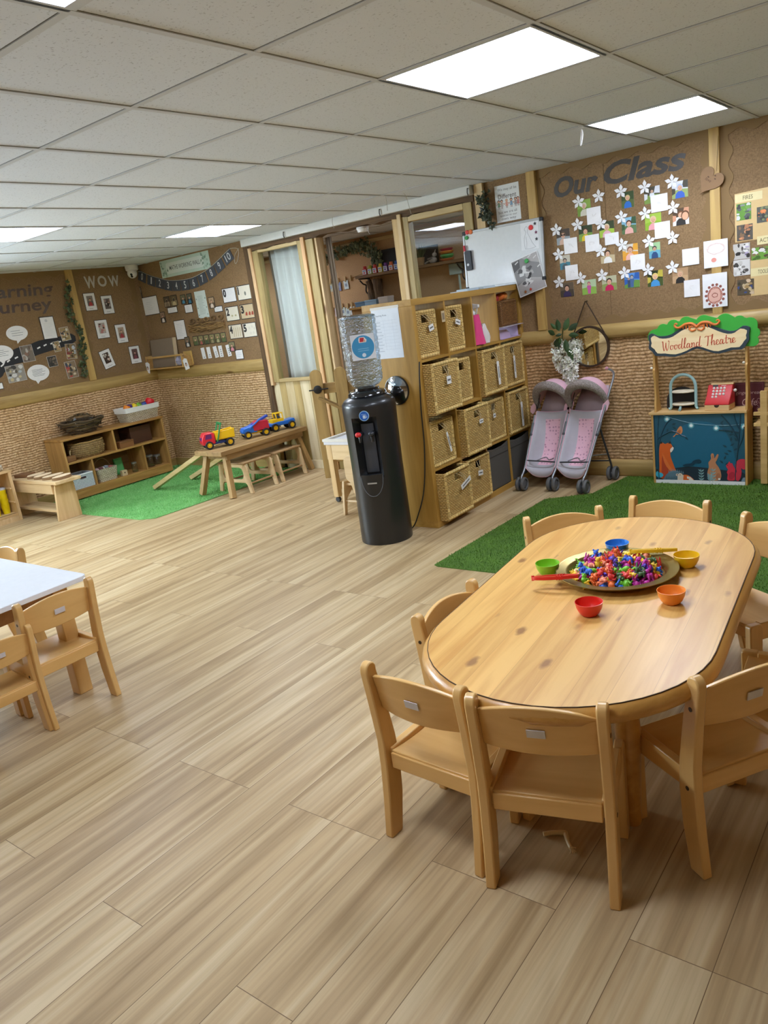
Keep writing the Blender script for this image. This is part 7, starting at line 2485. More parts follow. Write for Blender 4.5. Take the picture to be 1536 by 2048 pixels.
nrm = Vector((0, -.060, .038)).normalized()
for i in range(3):
    for j in range(4):
        c = Vector((-.036 + .022 * j, -.018, .095)) + sl * (.046 - .021 * i)
        mb = MB(); mb.ball(c + nrm * .003, (.0085, .006, .0085), flat('#f1efea', .35), 10); mb.build('key', t)
for j in range(2):
    c = Vector((-.036 + .022 * j, -.018, .095)) + sl * -.016
    mb = MB(); mb.ball(c + nrm * .004, (.0085, .006, .0085), flat('#f1efea', .35), 10); mb.build('key', t)
mb = MB(); cpt = Vector((-.03, -.018, .095)) + sl * .064 + nrm * .001
M_ = Matrix.Translation(cpt) @ Matrix(((1, 0, 0, 0), (0, sl.y, nrm.y, 0), (0, sl.z, nrm.z, 0), (0, 0, 0, 1)))
mb.prism(rect(.034, .013), 0, .0012, 'z', flat('#2a2422', .4), M_)
mb.prism(rect(.030, .003), 0, .0010, 'z', flat('#f0d8d4', .4), M_ @ Matrix.Translation((.052, 0, 0)))
mb.build('display', t, smooth=False)
mb = MB(); mb.ball((.088, .03, .115), .011, flat('#e8e4dc', .4), 10); mb.tube([(.075, .03, .115), (.088, .03, .115)], .005, LW, 8); mb.build('crank', t)
# pine rack at the frame edge with the cafe board on it
t = thing('pine_rack', 'pale pine rack cut off by the right frame edge beside the theatre', 'rack', (-.80, 5.30, 0))
RP = wood('rack_pine', '#dcb877', '#c19a58', 'x', .7, .5)
for z in (.395, .465):
    mb = MB(); mb.box(-.33, .35, -.07, -.05, z, z + .022, RP); mb.build('rail', t, bevel=.002)
    mb = MB(); mb.box(-.33, .35, .05, .07, z, z + .022, RP); mb.build('rail', t, bevel=.002)
mb = MB(); mb.box(-.33, .35, -.05, .05, .398, .410, RP); mb.build('shelf', t)
for x in (-.27, .30):
    for y in (-.06, .06):
        mb = MB(); mb.box(x - .02, x + .02, y - .012, y + .012, .019, .62, RP); mb.build('post', t, bevel=.002)
t = thing('cafe_board', 'dark red painted cafe board leaning behind the theatre at right', 'sign board', (-1.183, 5.392, .43), rot=(rad(-3), 0, 0))
MAR = flat('#5f1f2a', .5)
mb = MB(); mb.box(-.098, .082, -.0, .012, 0.0, .222, MAR); mb.build('panel', t, bevel=.001)
mb = MB()
MT = Matrix.Translation((0, -.0004, 0)) @ Matrix(((1, 0, 0, 0), (0, 0, -1, 0), (0, 1, 0, 0), (0, 0, 0, 1)))
CHK = flat('#cfa9a4', .7)
text_fit(mb, 'gingerbread', CHK, -.092, .070, .140, .168, MT, .2, 0, .0004)
text_fit(mb, 'Cafe', CHK, -.050, .040, .072, .118, MT, .2, 0, .0004)
for i in range(4):
    mb.tube(smooth_path([(.050 + .010 * math.cos(a), -.001, .022 + .028 * i + .010 * math.sin(a)) for a in [q * .8 for q in range(7)]], 3), .0008, CHK, 4)
mb.ring(rect(.166, .208), rect(.162, .204), .0002, .0008, 'z', flat('#8a4a50', .7), MT @ Matrix.Translation((-.008, .111, 0)))
mb.build('chalk_lettering', t, smooth=False, fix=False)
# ================================================================== LEFT CORNER: LOW SHELF, BENCHES, TOY TRUCKS
# ---- low shelf unit against the left wall
SX0, SX1, SY0, SY1, SH_ = -7.33, -7.02, 3.905, 5.115, .628
BWD_Y = wood('shelf_pine_y', '#b98c4c', '#916530', 'y', .6, .5)
BWD_Z = wood('shelf_pine_z', '#bd9152', '#966a34', 'z', .6, .5)
FZ = .0205    # top of the bright grass rug
t = thing('low_shelf', 'low wooden shelf unit of five compartments on the bright grass rug', 'shelf', (SX0, SY0, FZ))
D_, W2, H2 = SX1 - SX0, SY1 - SY0, SH_ - FZ
mb = MB(); mb.box(0, D_ + .005, -.006, W2 + .006, H2 - .024, H2, BWD_Y); mb.build('top_board', t, bevel=.003)
for y in (0, W2 - .022):
    mb = MB(); mb.box(0, D_, y, y + .022, 0, H2 - .024, BWD_Z); mb.build('side_panel', t, bevel=.002)
mb = MB(); mb.box(.0, D_, .022, W2 - .022, .352, .374, BWD_Y); mb.build('shelf_board', t, bevel=.002)
mb = MB(); mb.box(.0, D_, .022, W2 - .022, .068, .090, BWD_Y); mb.build('shelf_board', t, bevel=.002)
mb = MB(); mb.box(D_ - .02, D_ - .002, .022, W2 - .022, .0, .068, BWD_Y); mb.build('plinth', t)
mb = MB(); mb.box(0, .008, .022, W2 - .022, .068, H2 - .024, wood('shelf_back', '#8a6636', '#6d4d26', 'y', .6, .6)); mb.build('back_panel', t)
for y, z0, z1 in ((.570, .374, H2 - .024), (.270, .090, .352), (.885, .090, .352)):
    mb = MB(); mb.box(.008, D_ - .006, y, y + .02, z0, z1, BWD_Z); mb.build('divider', t)
# woven fruit bowl with clear bag
t = thing('twig_bowl', 'dark oval twig bowl on top of the low shelf', 'bowl', (-7.165, 4.255, SH_ + .001))
mb = MB()
TWD = [flat('#4a3b28', .8), flat('#5f4d34', .8), flat('#3a2d1e', .8), flat('#6f5c40', .8)]
r = random.Random(31)
for i in range(9):
    z = .008 + .014 * i
    for k in range(2):
        a, b = .075 + .0115 * i + r.uniform(-.004, .004), .135 + .0115 * i + r.uniform(-.006, .006)
        ph = r.uniform(0, 6)
        mb.tube([(a * math.cos(q * .314), b * math.sin(q * .314), z + .007 * math.sin(q * 1.9 + ph) + .007 * k) for q in range(20)], .0075, TWD[(i + k) % 4], 6, closed=True)
mb.lathe([(0, .0), (.075, .0)], TWD[2], 20, Matrix.Diagonal((1, 1.7, 1, 1)))
mb.build('weave', t)
mb = MB()
for k in range(40):
    a = r.uniform(0, 6.28)
    z = r.uniform(.02, .13)
    c = Vector(((.085 + .09 * z / .13) * math.cos(a), (.15 + .09 * z / .13) * math.sin(a), z))
    d = Vector((r.uniform(-.02, .02), r.uniform(-.05, .05), r.uniform(-.01, .025)))
    mb.tube([c - d, c + d], .004, TWD[k % 4], 5)
o = mb.build('twigs', t)
mb = MB()
PLB = glass_pane('crinkled_plastic', '#d8d6d2', 1.6, .15)
vs = []
n, k = 26, 10
for i in range(k):
    a = PI / 2 * i / (k - 1)
    for j in range(n):
        b = 2 * PI * j / n
        q = 1 + .09 * math.sin(5 * b + i) + .06 * math.sin(9 * b - 2 * i)
        vs.append((.105 * math.cos(a) * math.cos(b) * q, .165 * math.cos(a) * math.sin(b) * q, .085 * math.sin(a) * q))
mb.add(vs, [(i * n + j, i * n + (j + 1) % n, (i + 1) * n + (j + 1) % n, (i + 1) * n + j) for i in range(k - 1) for j in range(n)], PLB)
tag(mb.build('plastic_bag', loc=(-7.165, 4.25, SH_ + .105), angle=20), 'crinkled clear plastic bag lying in the dark twig bowl', 'bag')
# white lined basket with toys
WB1 = weave('white_wicker', '#e2d8bf', '#cdbf9f', '#8a7856', ('xy', 'z'), .028, .014, .2, .7, .8, .5, .004)
t = thing('lined_basket', 'whitewashed wicker basket with white cloth lining on the right end of the low shelf', 'basket', (-7.175, 4.93, SH_ + .001))
def tapered(mb, w0, d0, w1, d1, z0, z1, m, wall=.008, bottom=True):
    a = rrect(-d0 / 2, d0 / 2, -w0 / 2, w0 / 2, .02, 3)
    b = rrect(-d1 / 2, d1 / 2, -w1 / 2, w1 / 2, .022, 3)
    ai = [(x * (1 - 2 * wall / d0), y * (1 - 2 * wall / w0)) for x, y in a]
    bi = [(x * (1 - 2 * wall / d1), y * (1 - 2 * wall / w1)) for x, y in b]
    n = len(a)
    vs = [(x, y, z0) for x, y in a] + [(x, y, z1) for x, y in b] + [(x, y, z1) for x, y in bi] + [(x, y, z0 + wall) for x, y in ai]
    fs = []
    for q in range(3):
        for i in range(n):
            j = (i + 1) % n
            fs.append((q * n + i, q * n + j, (q + 1) * n + j, (q + 1) * n + i))
    fs.append(list(range(n))[::-1]); fs.append([3 * n + i for i in range(n)])
    mb.add(vs, fs, m)
mb = MB(); tapered(mb, .37, .19, .42, .225, 0, .125, WB1); mb.build('body', t)
mb = MB(); tapered(mb, .428, .232, .436, .24, .098, .150, flat('#ecebe4', .9), .012); mb.build('lining', t)
r = random.Random(3)
for i, (c, y, cn) in enumerate([('#f08a1c', -.12, 'orange'), ('#5a3a8a', -.07, 'purple'), ('#f2d21c', -.015, 'yellow'), ('#7fb83a', .03, 'green'), ('#2f4f9c', .085, 'dark blue'), ('#d8202c', .15, 'bright red')]):
    mb = MB()
    R_ = .036 + .012 * (i == 5)
    mb.lathe([(R_ * .7, -R_ * .8), (R_, -R_ * .3), (R_, R_ * .5), (R_ * .75, R_ * .85), (0, R_ * .85)], flat(c, .4), 14, Euler((r.uniform(-.6, .6), r.uniform(-.6, .6), 0)).to_matrix().to_4x4())
    tag(mb.build('toy_block', loc=(-7.175 + r.uniform(-.03, .05), 4.93 + y, SH_ + .140 + .02 * (i == 5))), cn + ' plastic toy piece in the white lined basket on the low shelf', 'toy', 'plastic toys in the lined basket')
# inside the shelf: upper compartments
US = FZ + .375
SEAG = weave('seagrass', '#c3a26a', '#a8854d', '#6f5430', ('xy', 'z'), .012, .02, .18, .8, .6, .6, .006)
t = thing('round_basket', 'round woven seagrass basket in the upper left shelf compartment', 'basket', (-7.16, 4.235, US))
mb = MB(); mb.lathe([(0, 0), (.112, 0), (.13, .02), (.138, .08), (.135, .13), (.128, .150), (.118, .148), (.12, .10), (.11, .02), (0, .012)], SEAG, 40, Matrix.Diagonal((1, 1.42, 1, 1))); mb.build('body', t)
mb = MB()
mb.tube([(.13 * math.cos(a), 1.42 * .13 * math.sin(a), .15 + .003 * math.sin(8 * a)) for a in [q * .21 for q in range(30)]], .007, flat('#b08d55', .8), 6, closed=True)
mb.tube(smooth_path([(.02, -.185, .10), (.03, -.205, .07), (.045, -.205, .03), (.06, -.19, .05)], 4), .006, flat('#cdb27a', .8), 6)
mb.build('rim', t)
mb = MB(); mb.prism(rrect(-.035, .035, -.05, .05, .012), 0, .055, 'z', wood('brown_block', '#8a5f34', '#6a4524', 'y', 1, .6)); tag(mb.build('wooden_block', loc=(-7.07, 3.985, US), bevel=.004), 'brown wooden block left of the round seagrass basket', 'block')
mb = MB(); mb.box(-.05, .05, -.085, .085, 0, .062, flat('#8a5a30', .6)); mb.box(-.052, .052, -.087, .087, .05, .068, flat('#7d5029', .6)); tag(mb.build('small_box', loc=(-7.075, 4.62, US), bevel=.003), 'small brown box in the upper right shelf compartment', 'box')
mb = MB(); mb.box(-.10, .10, -.13, .13, 0, .17, flat('#4a2c18', .6)); mb.box(-.102, .102, -.132, .132, .13, .175, flat('#52321c', .6)); tag(mb.build('dark_box', loc=(-7.205, 4.865, US), bevel=.003), 'large dark brown box at the back of the upper right shelf compartment', 'box')
# lower compartments
LS = FZ + .091
t = thing('white_crate', 'white perforated plastic crate in the lower left shelf compartment', 'crate', (-7.135, 4.055, LS))
PERF = weave('perforated_plastic', '#e6e9ea', '#dfe3e5', '#8d979c', ('xy', 'z'), .014, .014, .28, .4, .3, .05, .0)
mb = MB()
for a in ((.085, .095, -.115, .115), (-.095, -.085, -.115, .115), (-.085, .085, -.115, -.105), (-.085, .085, .105, .115)): mb.box(a[0], a[1], a[2], a[3], 0, .138, PERF)
mb.box(-.085, .085, -.105, .105, 0, .006, PERF)
mb.build('body', t, smooth=False)
mb = MB(); mb.ring(rrect(-.1, .1, -.12, .12, .012), rrect(-.086, .086, -.106, .106, .01), .132, .144, 'z', flat('#eceeef', .35)); mb.build('rim', t)
mb = MB(); mb.prism(rrect(-.035, .035, .092, .112, .0095), .0945, .0965, 'x', flat('#3a2226', .7)); mb.build('hand_slot', t, smooth=False)
t = thing('handled_basket', 'whitewashed basket with a hoop handle in the lower middle compartment', 'basket', (-7.125, 4.345, LS))
mb = MB(); tapered(mb, .20, .15, .235, .18, 0, .13, WB1); mb.build('body', t)
mb = MB(); mb.tube([(-.02, .095 * math.cos(a), .12 + .105 * math.sin(a)) for a in [PI * q / 14 for q in range(15)]], .006, flat('#7a5a38', .7), 7); mb.build('handle', t)
mb = MB()
for i, c in enumerate(['#c9a7a0', '#7a4a4a', '#d8cfc4', '#8a8f94', '#b0605c']):
    mb.ball((.02 * math.sin(i * 2), -.075 + .037 * i, .118 + .008 * (i % 2)), (.034, .028, .02), flat(c, .8), 10)
tag(mb.build('doll_clothes', loc=(-7.125, 4.345, LS + .002)), 'small heap of dull pink and grey cloth in the hoop handled basket', 'cloth')
mb = MB(); mb.box(-.012, .012, -.05, .045, 0, .17, flat('#3f8f4a', .5)); mb.box(.0121, .0135, -.04, .035, .02, .15, flat('#58a860', .5)); tag(mb.build('green_book', loc=(-7.20, 4.585, LS), rot=(0, rad(-6), 0)), 'green picture book standing in the lower middle compartment', 'book')
mb = MB(); mb.box(-.02, .02, -.03, .03, 0, .055, flat('#c9b48a', .6)); mb.prism(circle(0, .03, .008, 10), .0201, .021, 'x', flat('#4a3a28', .7)); tag(mb.build('wooden_box', loc=(-7.07, 4.535, LS), smooth=False), 'small pale wooden box before the green book on the low shelf', 'box')
JAR = glass_pane('jar_glass', '#e4e8e6', 1.8, .03)
for k, (x, y, r0, h, lab) in enumerate([(-7.09, 4.69, .032, .10, 'clear glass jar right of the green book on the low shelf'), (-7.13, 4.92, .045, .12, 'clear jar in the lower right shelf compartment, left of two'), (-7.15, 5.03, .045, .10, 'clear jar in the lower right shelf compartment, right of two')]):
    t = thing('glass_jar', lab, 'jar', (x, y, LS), group='clear jars on the low shelf')
    mb = MB(); mb.lathe([(0, 0), (r0, 0), (r0 * 1.02, .006), (r0, h * .75), (r0 * .8, h * .88), (r0 * .8, h)], JAR, 20); mb.build('glass', t)
    mb = MB(); mb.lathe([(r0 * .85, h - .012), (r0 * .86, h + .004), (0, h + .004)], flat('#8d8a80', .4, .5), 20); mb.build('lid', t)

# ---- slatted wood-slice bench
BP = wood('bench_pine', '#dcbf92', '#c19e6c', 'x', .6, .5)
BP_Z = wood('bench_pine_z', '#d9b988', '#bd9863', 'z', .6, .5)
t = thing('small_bench', 'small pale wooden bench with tree slices on top at the left', 'bench', (-6.78, 3.52, 0))
mb = MB(); mb.box(-.50, .42, -.125, .125, .335, .362, BP); mb.build('top_board', t, bevel=.002)
for x0, x1 in ((.318, .345), (-.42, -.393)):
    mb = MB()
    mb.prism([(-.135, 0), (.095, 0), (.085, .335), (-.095, .335)], x0, x1, 'x', BP_Z); mb.build('end_panel', t, bevel=.002)
mb = MB(); mb.box(-.393, .318, -.118, -.098, .245, .335, BP); mb.build('apron', t, bevel=.002)
mb = MB(); mb.box(-.393, .318, -.11, .07, .075, .098, BP); mb.build('shelf', t, bevel=.002)
BARKM = flat('#8a6c4a', .9)
RINGS = wood('cut_wood', '#f0dab8', '#dcbc90', 'x', .8, .7)
for k, (x, y, s, w, cc) in enumerate([(-6.47, 3.53, .082, 6, 'first'), (-6.62, 3.53, .085, -4, 'second'), (-6.78, 3.52, .08, 8, 'third'), (-6.92, 3.53, .078, 2, 'fourth')]):
    t = thing('wood_slice', '%s wood slice from the right on the small pale bench' % cc, 'wood slice', (x, y, .3625), rad(100 + w), 'wood slices on the bench')
    e = [(s * 1.25 * math.cos(a) * (1 + .05 * math.sin(3 * a + k)), s * .72 * math.sin(a) * (1 + .05 * math.cos(2 * a + k))) for a in [2 * PI * q / 28 for q in range(28)]]
    mb = MB(); mb.prism(e, .0, .024, 'z', BARKM); mb.build('bark', t, bevel=.002)
    mb = MB(); mb.prism([(a * .95, b * .93) for a, b in e], .0235, .0262, 'z', RINGS); mb.build('cut_face', t, smooth=False)
mb = MB(); mb.prism(rrect(-.10, .07, -.06, .06, .02), 0, .03, 'z', flat('#7a5432', .7)); tag(mb.build('bark_piece', loc=(-7.10, 3.53, .3625), rot=(0, 0, .3), bevel=.004), 'dark brown bark piece at the left end of the small bench', 'bark')

# ---- open shelf with yellow cups, cut by the left frame edge
t = thing('cup_shelf', 'pale wooden open shelf of yellow cups cut by the left edge', 'shelf', (-7.33, 2.62, 0))
mb = MB(); mb.box(0, .325, .70, .728, 0, .455, BP_Z); mb.build('side_panel', t, bevel=.002)
mb = MB(); mb.box(0, .325, -.35, -.322, 0, .455, BP_Z); mb.build('side_panel', t, bevel=.002)
mb = MB(); mb.box(0, .32, -.322, .70, .05, .075, wood('bench_pine_y', '#d9b988', '#bd9863', 'y', .6, .5)); mb.build('base_board', t, bevel=.002)
mb = MB(); mb.box(.295, .318, -.322, .70, 0, .075, BP); mb.build('plinth', t)
mb = MB(); mb.box(0, .33, -.36, .735, .455, .478, wood('bench_pine_y2', '#d9b988', '#bd9863', 'y', .6, .5)); mb.build('top_board', t, bevel=.002)
mb = MB(); mb.box(.0, .012, -.322, .70, .075, .455, BP_Z); mb.build('back_panel', t)
for z in (.17, .30):
    mb = MB(); mb.box(.05, .318, .688, .70, z, z + .012, BP); mb.build('shelf_runner', t)
PLAID = weave('plaid_cloth', '#d8cdb8', '#bdb19a', '#a08e74', ('xy', 'z'), .03, .03, .25, .9, .2, .3, .0)
mb = MB(); mb.box(-.14, .14, -.22, .17, 0, .062, PLAID)
tag(mb.build('plaid_cushion', loc=(-7.165, 3.135, .4785), bevel=.02, seg=3), 'folded plaid cloth cushion on top of the yellow cup shelf', 'cushion')
YC = flat('#f2d90c', .35)
def cups(label, x, y, n, top=None):
    t = thing('cup_stack', label, 'cup stack', (x, y, .0755), group='stacks of yellow cups')
    for i in range(n):
        z = .045 * i
        mb = MB(); mb.lathe([(0, z), (.029, z), (.040, z + .088), (.0415, z + .09), (.039, z + .09), (.028, z + .005), (0, z + .005)], YC, 20)
        mb.build('cup', t)
    if top:
        mb = MB(); z = .045 * n; mb.lathe([(.033, z), (.041, z + .05), (.041, z + .062), (.030, z + .066), (0, z + .066)], flat('#b9bcc4', .4), 20); o = mb.build('lid', t); o['label'] = 'grey lid'
    return t
cups('tall stack of yellow plastic cups with a grey lid, right one in the shelf', -7.115, 3.27, 4, True)
cups('stack of yellow plastic cups left of the tall one, at the frame edge', -7.10, 3.17, 3)
mb = MB(); mb.lathe([(.045, 0), (.05, .05), (.05, .09), (.03, .10), (0, .10)], flat('#e4e4e0', .4), 18)
tag(mb.build('white_tub', loc=(-7.24, 3.20, .0755)), 'white plastic tub behind the tall stack of yellow cups', 'tub')

# ---- plank bench with toy trucks
OLD = wood('weathered_plank', '#b08f5c', '#846640', 'y', .7, .55)
OLD_Z = wood('weathered_leg', '#c2a06a', '#9a7a48', 'z', .7, .55)
t = thing('plank_bench', 'weathered wooden plank bench with splayed legs at the window panel', 'bench', (-5.375, 4.87, 0))
mb = MB(); mb.box(-.185, -.005, -.56, .535, .385, .425, OLD); mb.build('plank', t, bevel=.003)
mb = MB(); mb.box(.0, .19, -.575, .535, .385, .425, OLD); mb.build('plank', t, bevel=.003)
mb = MB(); mb.box(.145, .168, -.50, .49, .335, .385, OLD); mb.build('rail', t)
for sx, sy in ((-1, -1), (1, -1), (-1, 1), (1, 1)):
    mb = MB()
    z0 = FZ if sx < 0 else (.001)
    mb.beam((sx * .205, sy * .545 if sy < 0 else .50, z0), (sx * .12, sy * .47 if sy < 0 else .44, .385), .045, .05, OLD_Z, (0, 1, 0)); mb.build('leg', t, bevel=.003)
for sy in (-.475, .44):
    mb = MB(); mb.box(-.11, .11, sy - .012, sy + .012, .345, .385, OLD); mb.build('cross_rail', t)
# ramps leaning on the bench
RPL = wood('ramp_pine', '#e0c48f', '#c5a468', 'x', .6, .5)
for a, b, lab in (((-6.43, 4.44, FZ + .012), (-5.55, 4.58, .447), 'pale wooden plank ramp leaning on the near end of the plank bench'), ((-6.34, 4.83, FZ + .012), (-5.565, 4.90, .36), 'second pale plank ramp behind the first on the grass rug')):
    mb = MB(); mb.beam((0, 0, 0), Vector(b) - Vector(a), .075, .04, RPL)
    tag(mb.build('plank_ramp', loc=a, bevel=.002), lab, 'ramp', 'plank ramps')
# ply stools under the bench
PLYW = wood('stool_ply', '#e2c79c', '#cfae7c', 'x', .6, .45)
def stool_frame(mb):
    o_ = [(-.225, 0), (-.185, 0), (-.165, .075), (-.145, .095), (.145, .095), (.165, .075), (.185, 0), (.225, 0), (.19, .19), (.185, .24), (.165, .265), (-.165, .265), (-.185, .24), (-.19, .19)]
    i_ = rrect(-.135, .135, .125, .235, .035, 4)
    # outer ring made as panels round the opening
    mb.prism([(-.225, 0), (-.185, 0), (-.165, .075), (-.145, .095), (-.135, .125), (-.135, .235), (-.165, .265), (-.185, .24), (-.19, .19)], -.009, .009, 'y', PLYW)
    mb.prism([(.225, 0), (.185, 0), (.165, .075), (.145, .095), (.135, .125), (.135, .235), (.165, .265), (.185, .24), (.19, .19)], -.009, .009, 'y', PLYW)
    mb.prism([(-.145, .095), (.145, .095), (.135, .125), (-.135, .125)], -.009, .009, 'y', PLYW)
    mb.prism([(-.135, .235), (.135, .235), (.165, .265), (-.165, .265)], -.009, .009, 'y', PLYW)
    for sx in (-1, 1):
        for sz, z in ((1, .125), (-1, .235)):
            mb.prism([(sx * .135, z), (sx * .095, z), (sx * .123, z + sz * .012), (sx * .135, z + sz * .04)], -.009, .009, 'y', PLYW)
SST = wood('stool_seat', '#b59368', '#97764c', 'y', .6, .45)
s0 = None
for y, lab in ((4.66, 'plywood stool under the plank bench, nearer of the two'), (5.06, 'plywood stool under the plank bench, nearer the window panel')):
    if s0 is None:
        t = s0 = thing('ply_stool', lab, 'stool', (-5.315, y, .001), group='plywood stools under the bench')
        for yy in (-.155, .155):
            mb = MB(); stool_frame(mb); mb.build('frame', t, loc=(0, yy, 0), bevel=.002)
        mb = MB(); mb.box(-.175, .175, -.175, .175, .265, .279, SST); mb.build('seat', t, bevel=.003)
        for x in (-.175, .175):
            mb = MB(); mb.tube([(x, -.15, .085), (x, .15, .085)], .009, SST, 8); mb.build('stretcher', t)
    else:
        clone(s0, lab, loc=(-5.315, y, .001))
# toy trucks
TOYR, TOYY, TOYB, TOYG, TYRE = flat('#e02838', .35, coat=.3), flat('#f5c518', .35, coat=.3), flat('#1f6fd0', .35, coat=.3), flat('#1f8f4f', .35, coat=.3), flat('#1c1c1e', .7)
def toy_wheels(t, xs, y, r, w=.034):
    for x in xs:
        for s in (-1, 1):
            T = Matrix.Translation((x, s * y, r)) @ Matrix.Rotation(rad(90) * -s, 4, 'X')
            mb = MB(); mb.lathe([(r * .6, -w / 2), (r * .9, -w / 2), (r, -w * .3), (r, w * .3), (r * .9, w / 2), (r * .62, w / 2), (r * .58, w * .3)], TYRE, 20, T)
            wh = mb.build('wheel', t)
            mb = MB(); mb.lathe([(r * .6, w * .15), (r * .58, w * .36), (r * .3, w * .3), (r * .22, w * .5), (0, w * .5)], TOYY, 16, T); mb.build('hub', wh)
BT = .4258
# dumper: front is +x
t = thing('toy_dump_truck', 'red and yellow toy dump truck with green grab bar on the near bench end', 'toy truck', (-5.435, 4.50, BT), rad(-118))
mb = MB()
mb.prism([(.035, .045), (.15, .045), (.155, .07), (.15, .105), (.125, .148), (.05, .148), (.035, .13)], -.058, .058, 'y', TOYR)
mb.build('cab', t, bevel=.006)
mb = MB(); mb.prism([(.062, .095), (.125, .095), (.112, .135), (.062, .135)], -.0595, .0595, 'y', flat('#6a2a6a', .3)); mb.box(.128, .153, -.045, .045, .085, .112, flat('#6a2a6a', .3)); mb.build('windows', t)
mb = MB(); mb.box(-.13, .13, -.035, .035, .035, .06, flat('#24459c', .4)); mb.build('chassis', t, bevel=.004)
mb = MB()
mb.prism([(-.145, .075), (.025, .075), (.03, .14), (-.15, .155)], -.062, -.054, 'y', TOYY); mb.prism([(-.145, .075), (.025, .075), (.03, .14), (-.15, .155)], .054, .062, 'y', TOYY)
mb.box(-.145, .025, -.054, .054, .07, .08, TOYY); mb.box(.02, .03, -.054, .054, .078, .14, TOYY); mb.prism([(-.145, .075), (-.137, .075), (-.142, .150), (-.150, .150)], -.054, .054, 'y', TOYY)
mb.build('tipper', t, bevel=.003)
mb = MB()
for s in (-1, 1): mb.beam((.02, s * .066, .06), (-.035, s * .066, .215), .010, .018, TOYG, (0, 1, 0))
mb.beam((-.035, -.071, .212), (-.035, .071, .212), .018, .018, TOYG)
mb.build('grab_bar', t, bevel=.002)
toy_wheels(t, (.095, -.095), .055, .038)
t = thing('toy_tow_truck', 'blue and red toy truck with a blue beam in the middle of the bench', 'toy truck', (-5.40, 4.93, BT), rad(-118))
mb = MB(); mb.prism([(-.01, .05), (.13, .05), (.135, .075), (.12, .10), (.06, .11), (.02, .125), (-.01, .12)], -.052, .052, 'y', TOYB); mb.build('cab', t, bevel=.006)
mb = MB(); mb.prism([(-.13, .062), (.02, .062), (.03, .12), (-.02, .15), (-.125, .145)], -.056, .056, 'y', flat('#c2243c', .35, coat=.3)); mb.build('body', t, bevel=.005)
mb = MB(); mb.beam((.03, .0, .115), (-.14, .0, .18), .05, .02, flat('#2347a8', .35)); mb.beam((.06, .056, .095), (-.05, .056, .165), .012, .018, TOYB, (0, 1, 0)); mb.build('boom', t, bevel=.003)
mb = MB(); mb.box(-.12, .12, -.03, .03, .036, .055, TOYY); mb.build('chassis', t, bevel=.003)
toy_wheels(t, (.085, -.09), .052, .036)
t = thing('toy_jeep', 'yellow and blue toy jeep at the far end of the bench', 'toy truck', (-5.37, 5.25, BT), rad(-112))
mb = MB(); mb.prism([(-.12, .05), (.12, .05), (.12, .078), (.05, .088), (-.05, .088), (-.125, .098), (-.135, .07)], -.055, .055, 'y', TOYB); mb.build('chassis', t, bevel=.005)
mb = MB(); mb.box(-.02, .10, -.045, .045, .08, .115, TOYY)
for x, y in ((-.015, -.04), (-.015, .04), (.05, -.04), (.05, .04)): mb.tube([(x, y, .11), (x + (.006 if x > 0 else .002), y * .9, .168)], .006, TOYY, 8)
mb.box(-.02, .06, -.04, .04, .163, .173, TOYY)
mb.build('cab', t, bevel=.003)
mb = MB(); mb.tube([(.06, -.02, .12), (.075, -.02, .125)], .004, TYRE, 6); mb.ball((.02, 0, .125), (.022, .026, .016), flat('#3a4a6a', .5), 10); mb.build('seat', t)
toy_wheels(t, (.085, -.09), .056, .038)
# ================================================================== DOORWAY, ROOM BEYOND, BOTTLE TABLE, CEILING BITS
# ---- stable gate swung into the room
GW = wood('gate_board', '#b4955a', '#8d6f3e', 'z', .6, .55, knots=True)
GWX = wood('gate_rail', '#a98a52', '#86693a', 'x', .6, .55)
A_, B_ = Vector((-4.60, 4.935, 0)), Vector((-3.835, 5.385, 0))
dg = (B_ - A_)
glen = dg.length
t = thing('picket_gate', 'half height wooden picket gate with round tops swung open into the room', 'gate', A_, math.atan2(dg.y, dg.x))
zt = 1.0
pos = [0.0, .215, .43, .645, .80]
for i, x in enumerate(pos):
    mb = MB(); w = .105
    mb.prism([(x, .04), (x + w, .04), (x + w, zt - w / 2)] + arc(x + w / 2, zt - w / 2, w / 2, 0, 180, 10)[1:-1] + [(x, zt - w / 2)], -.012, .010, 'y', GW)
    mb.build('picket', t, bevel=.002)
for z in (.83, .22):
    mb = MB(); mb.box(.0, glen - .005, .010, .034, z - .045, z + .045, GWX); mb.build('rail', t, bevel=.002)
mb = MB(); mb.beam((.05, .022, .76), (glen - .08, .022, .28), .022, .085, GWX, (0, 1, 0)); mb.build('brace', t, bevel=.002)
LAT = flat('#1d1a18', .5, .3)
mb = MB(); mb.lathe([(0, 0), (.036, 0), (.036, .008), (.02, .014), (0, .014)], LAT, 20, Matrix.Translation((.055, -.012, .83)) @ Matrix.Rotation(rad(90), 4, 'X')); mb.tube([(-.02, -.02, .83), (.15, -.02, .83)], .006, LAT, 8); mb.build('latch', t)
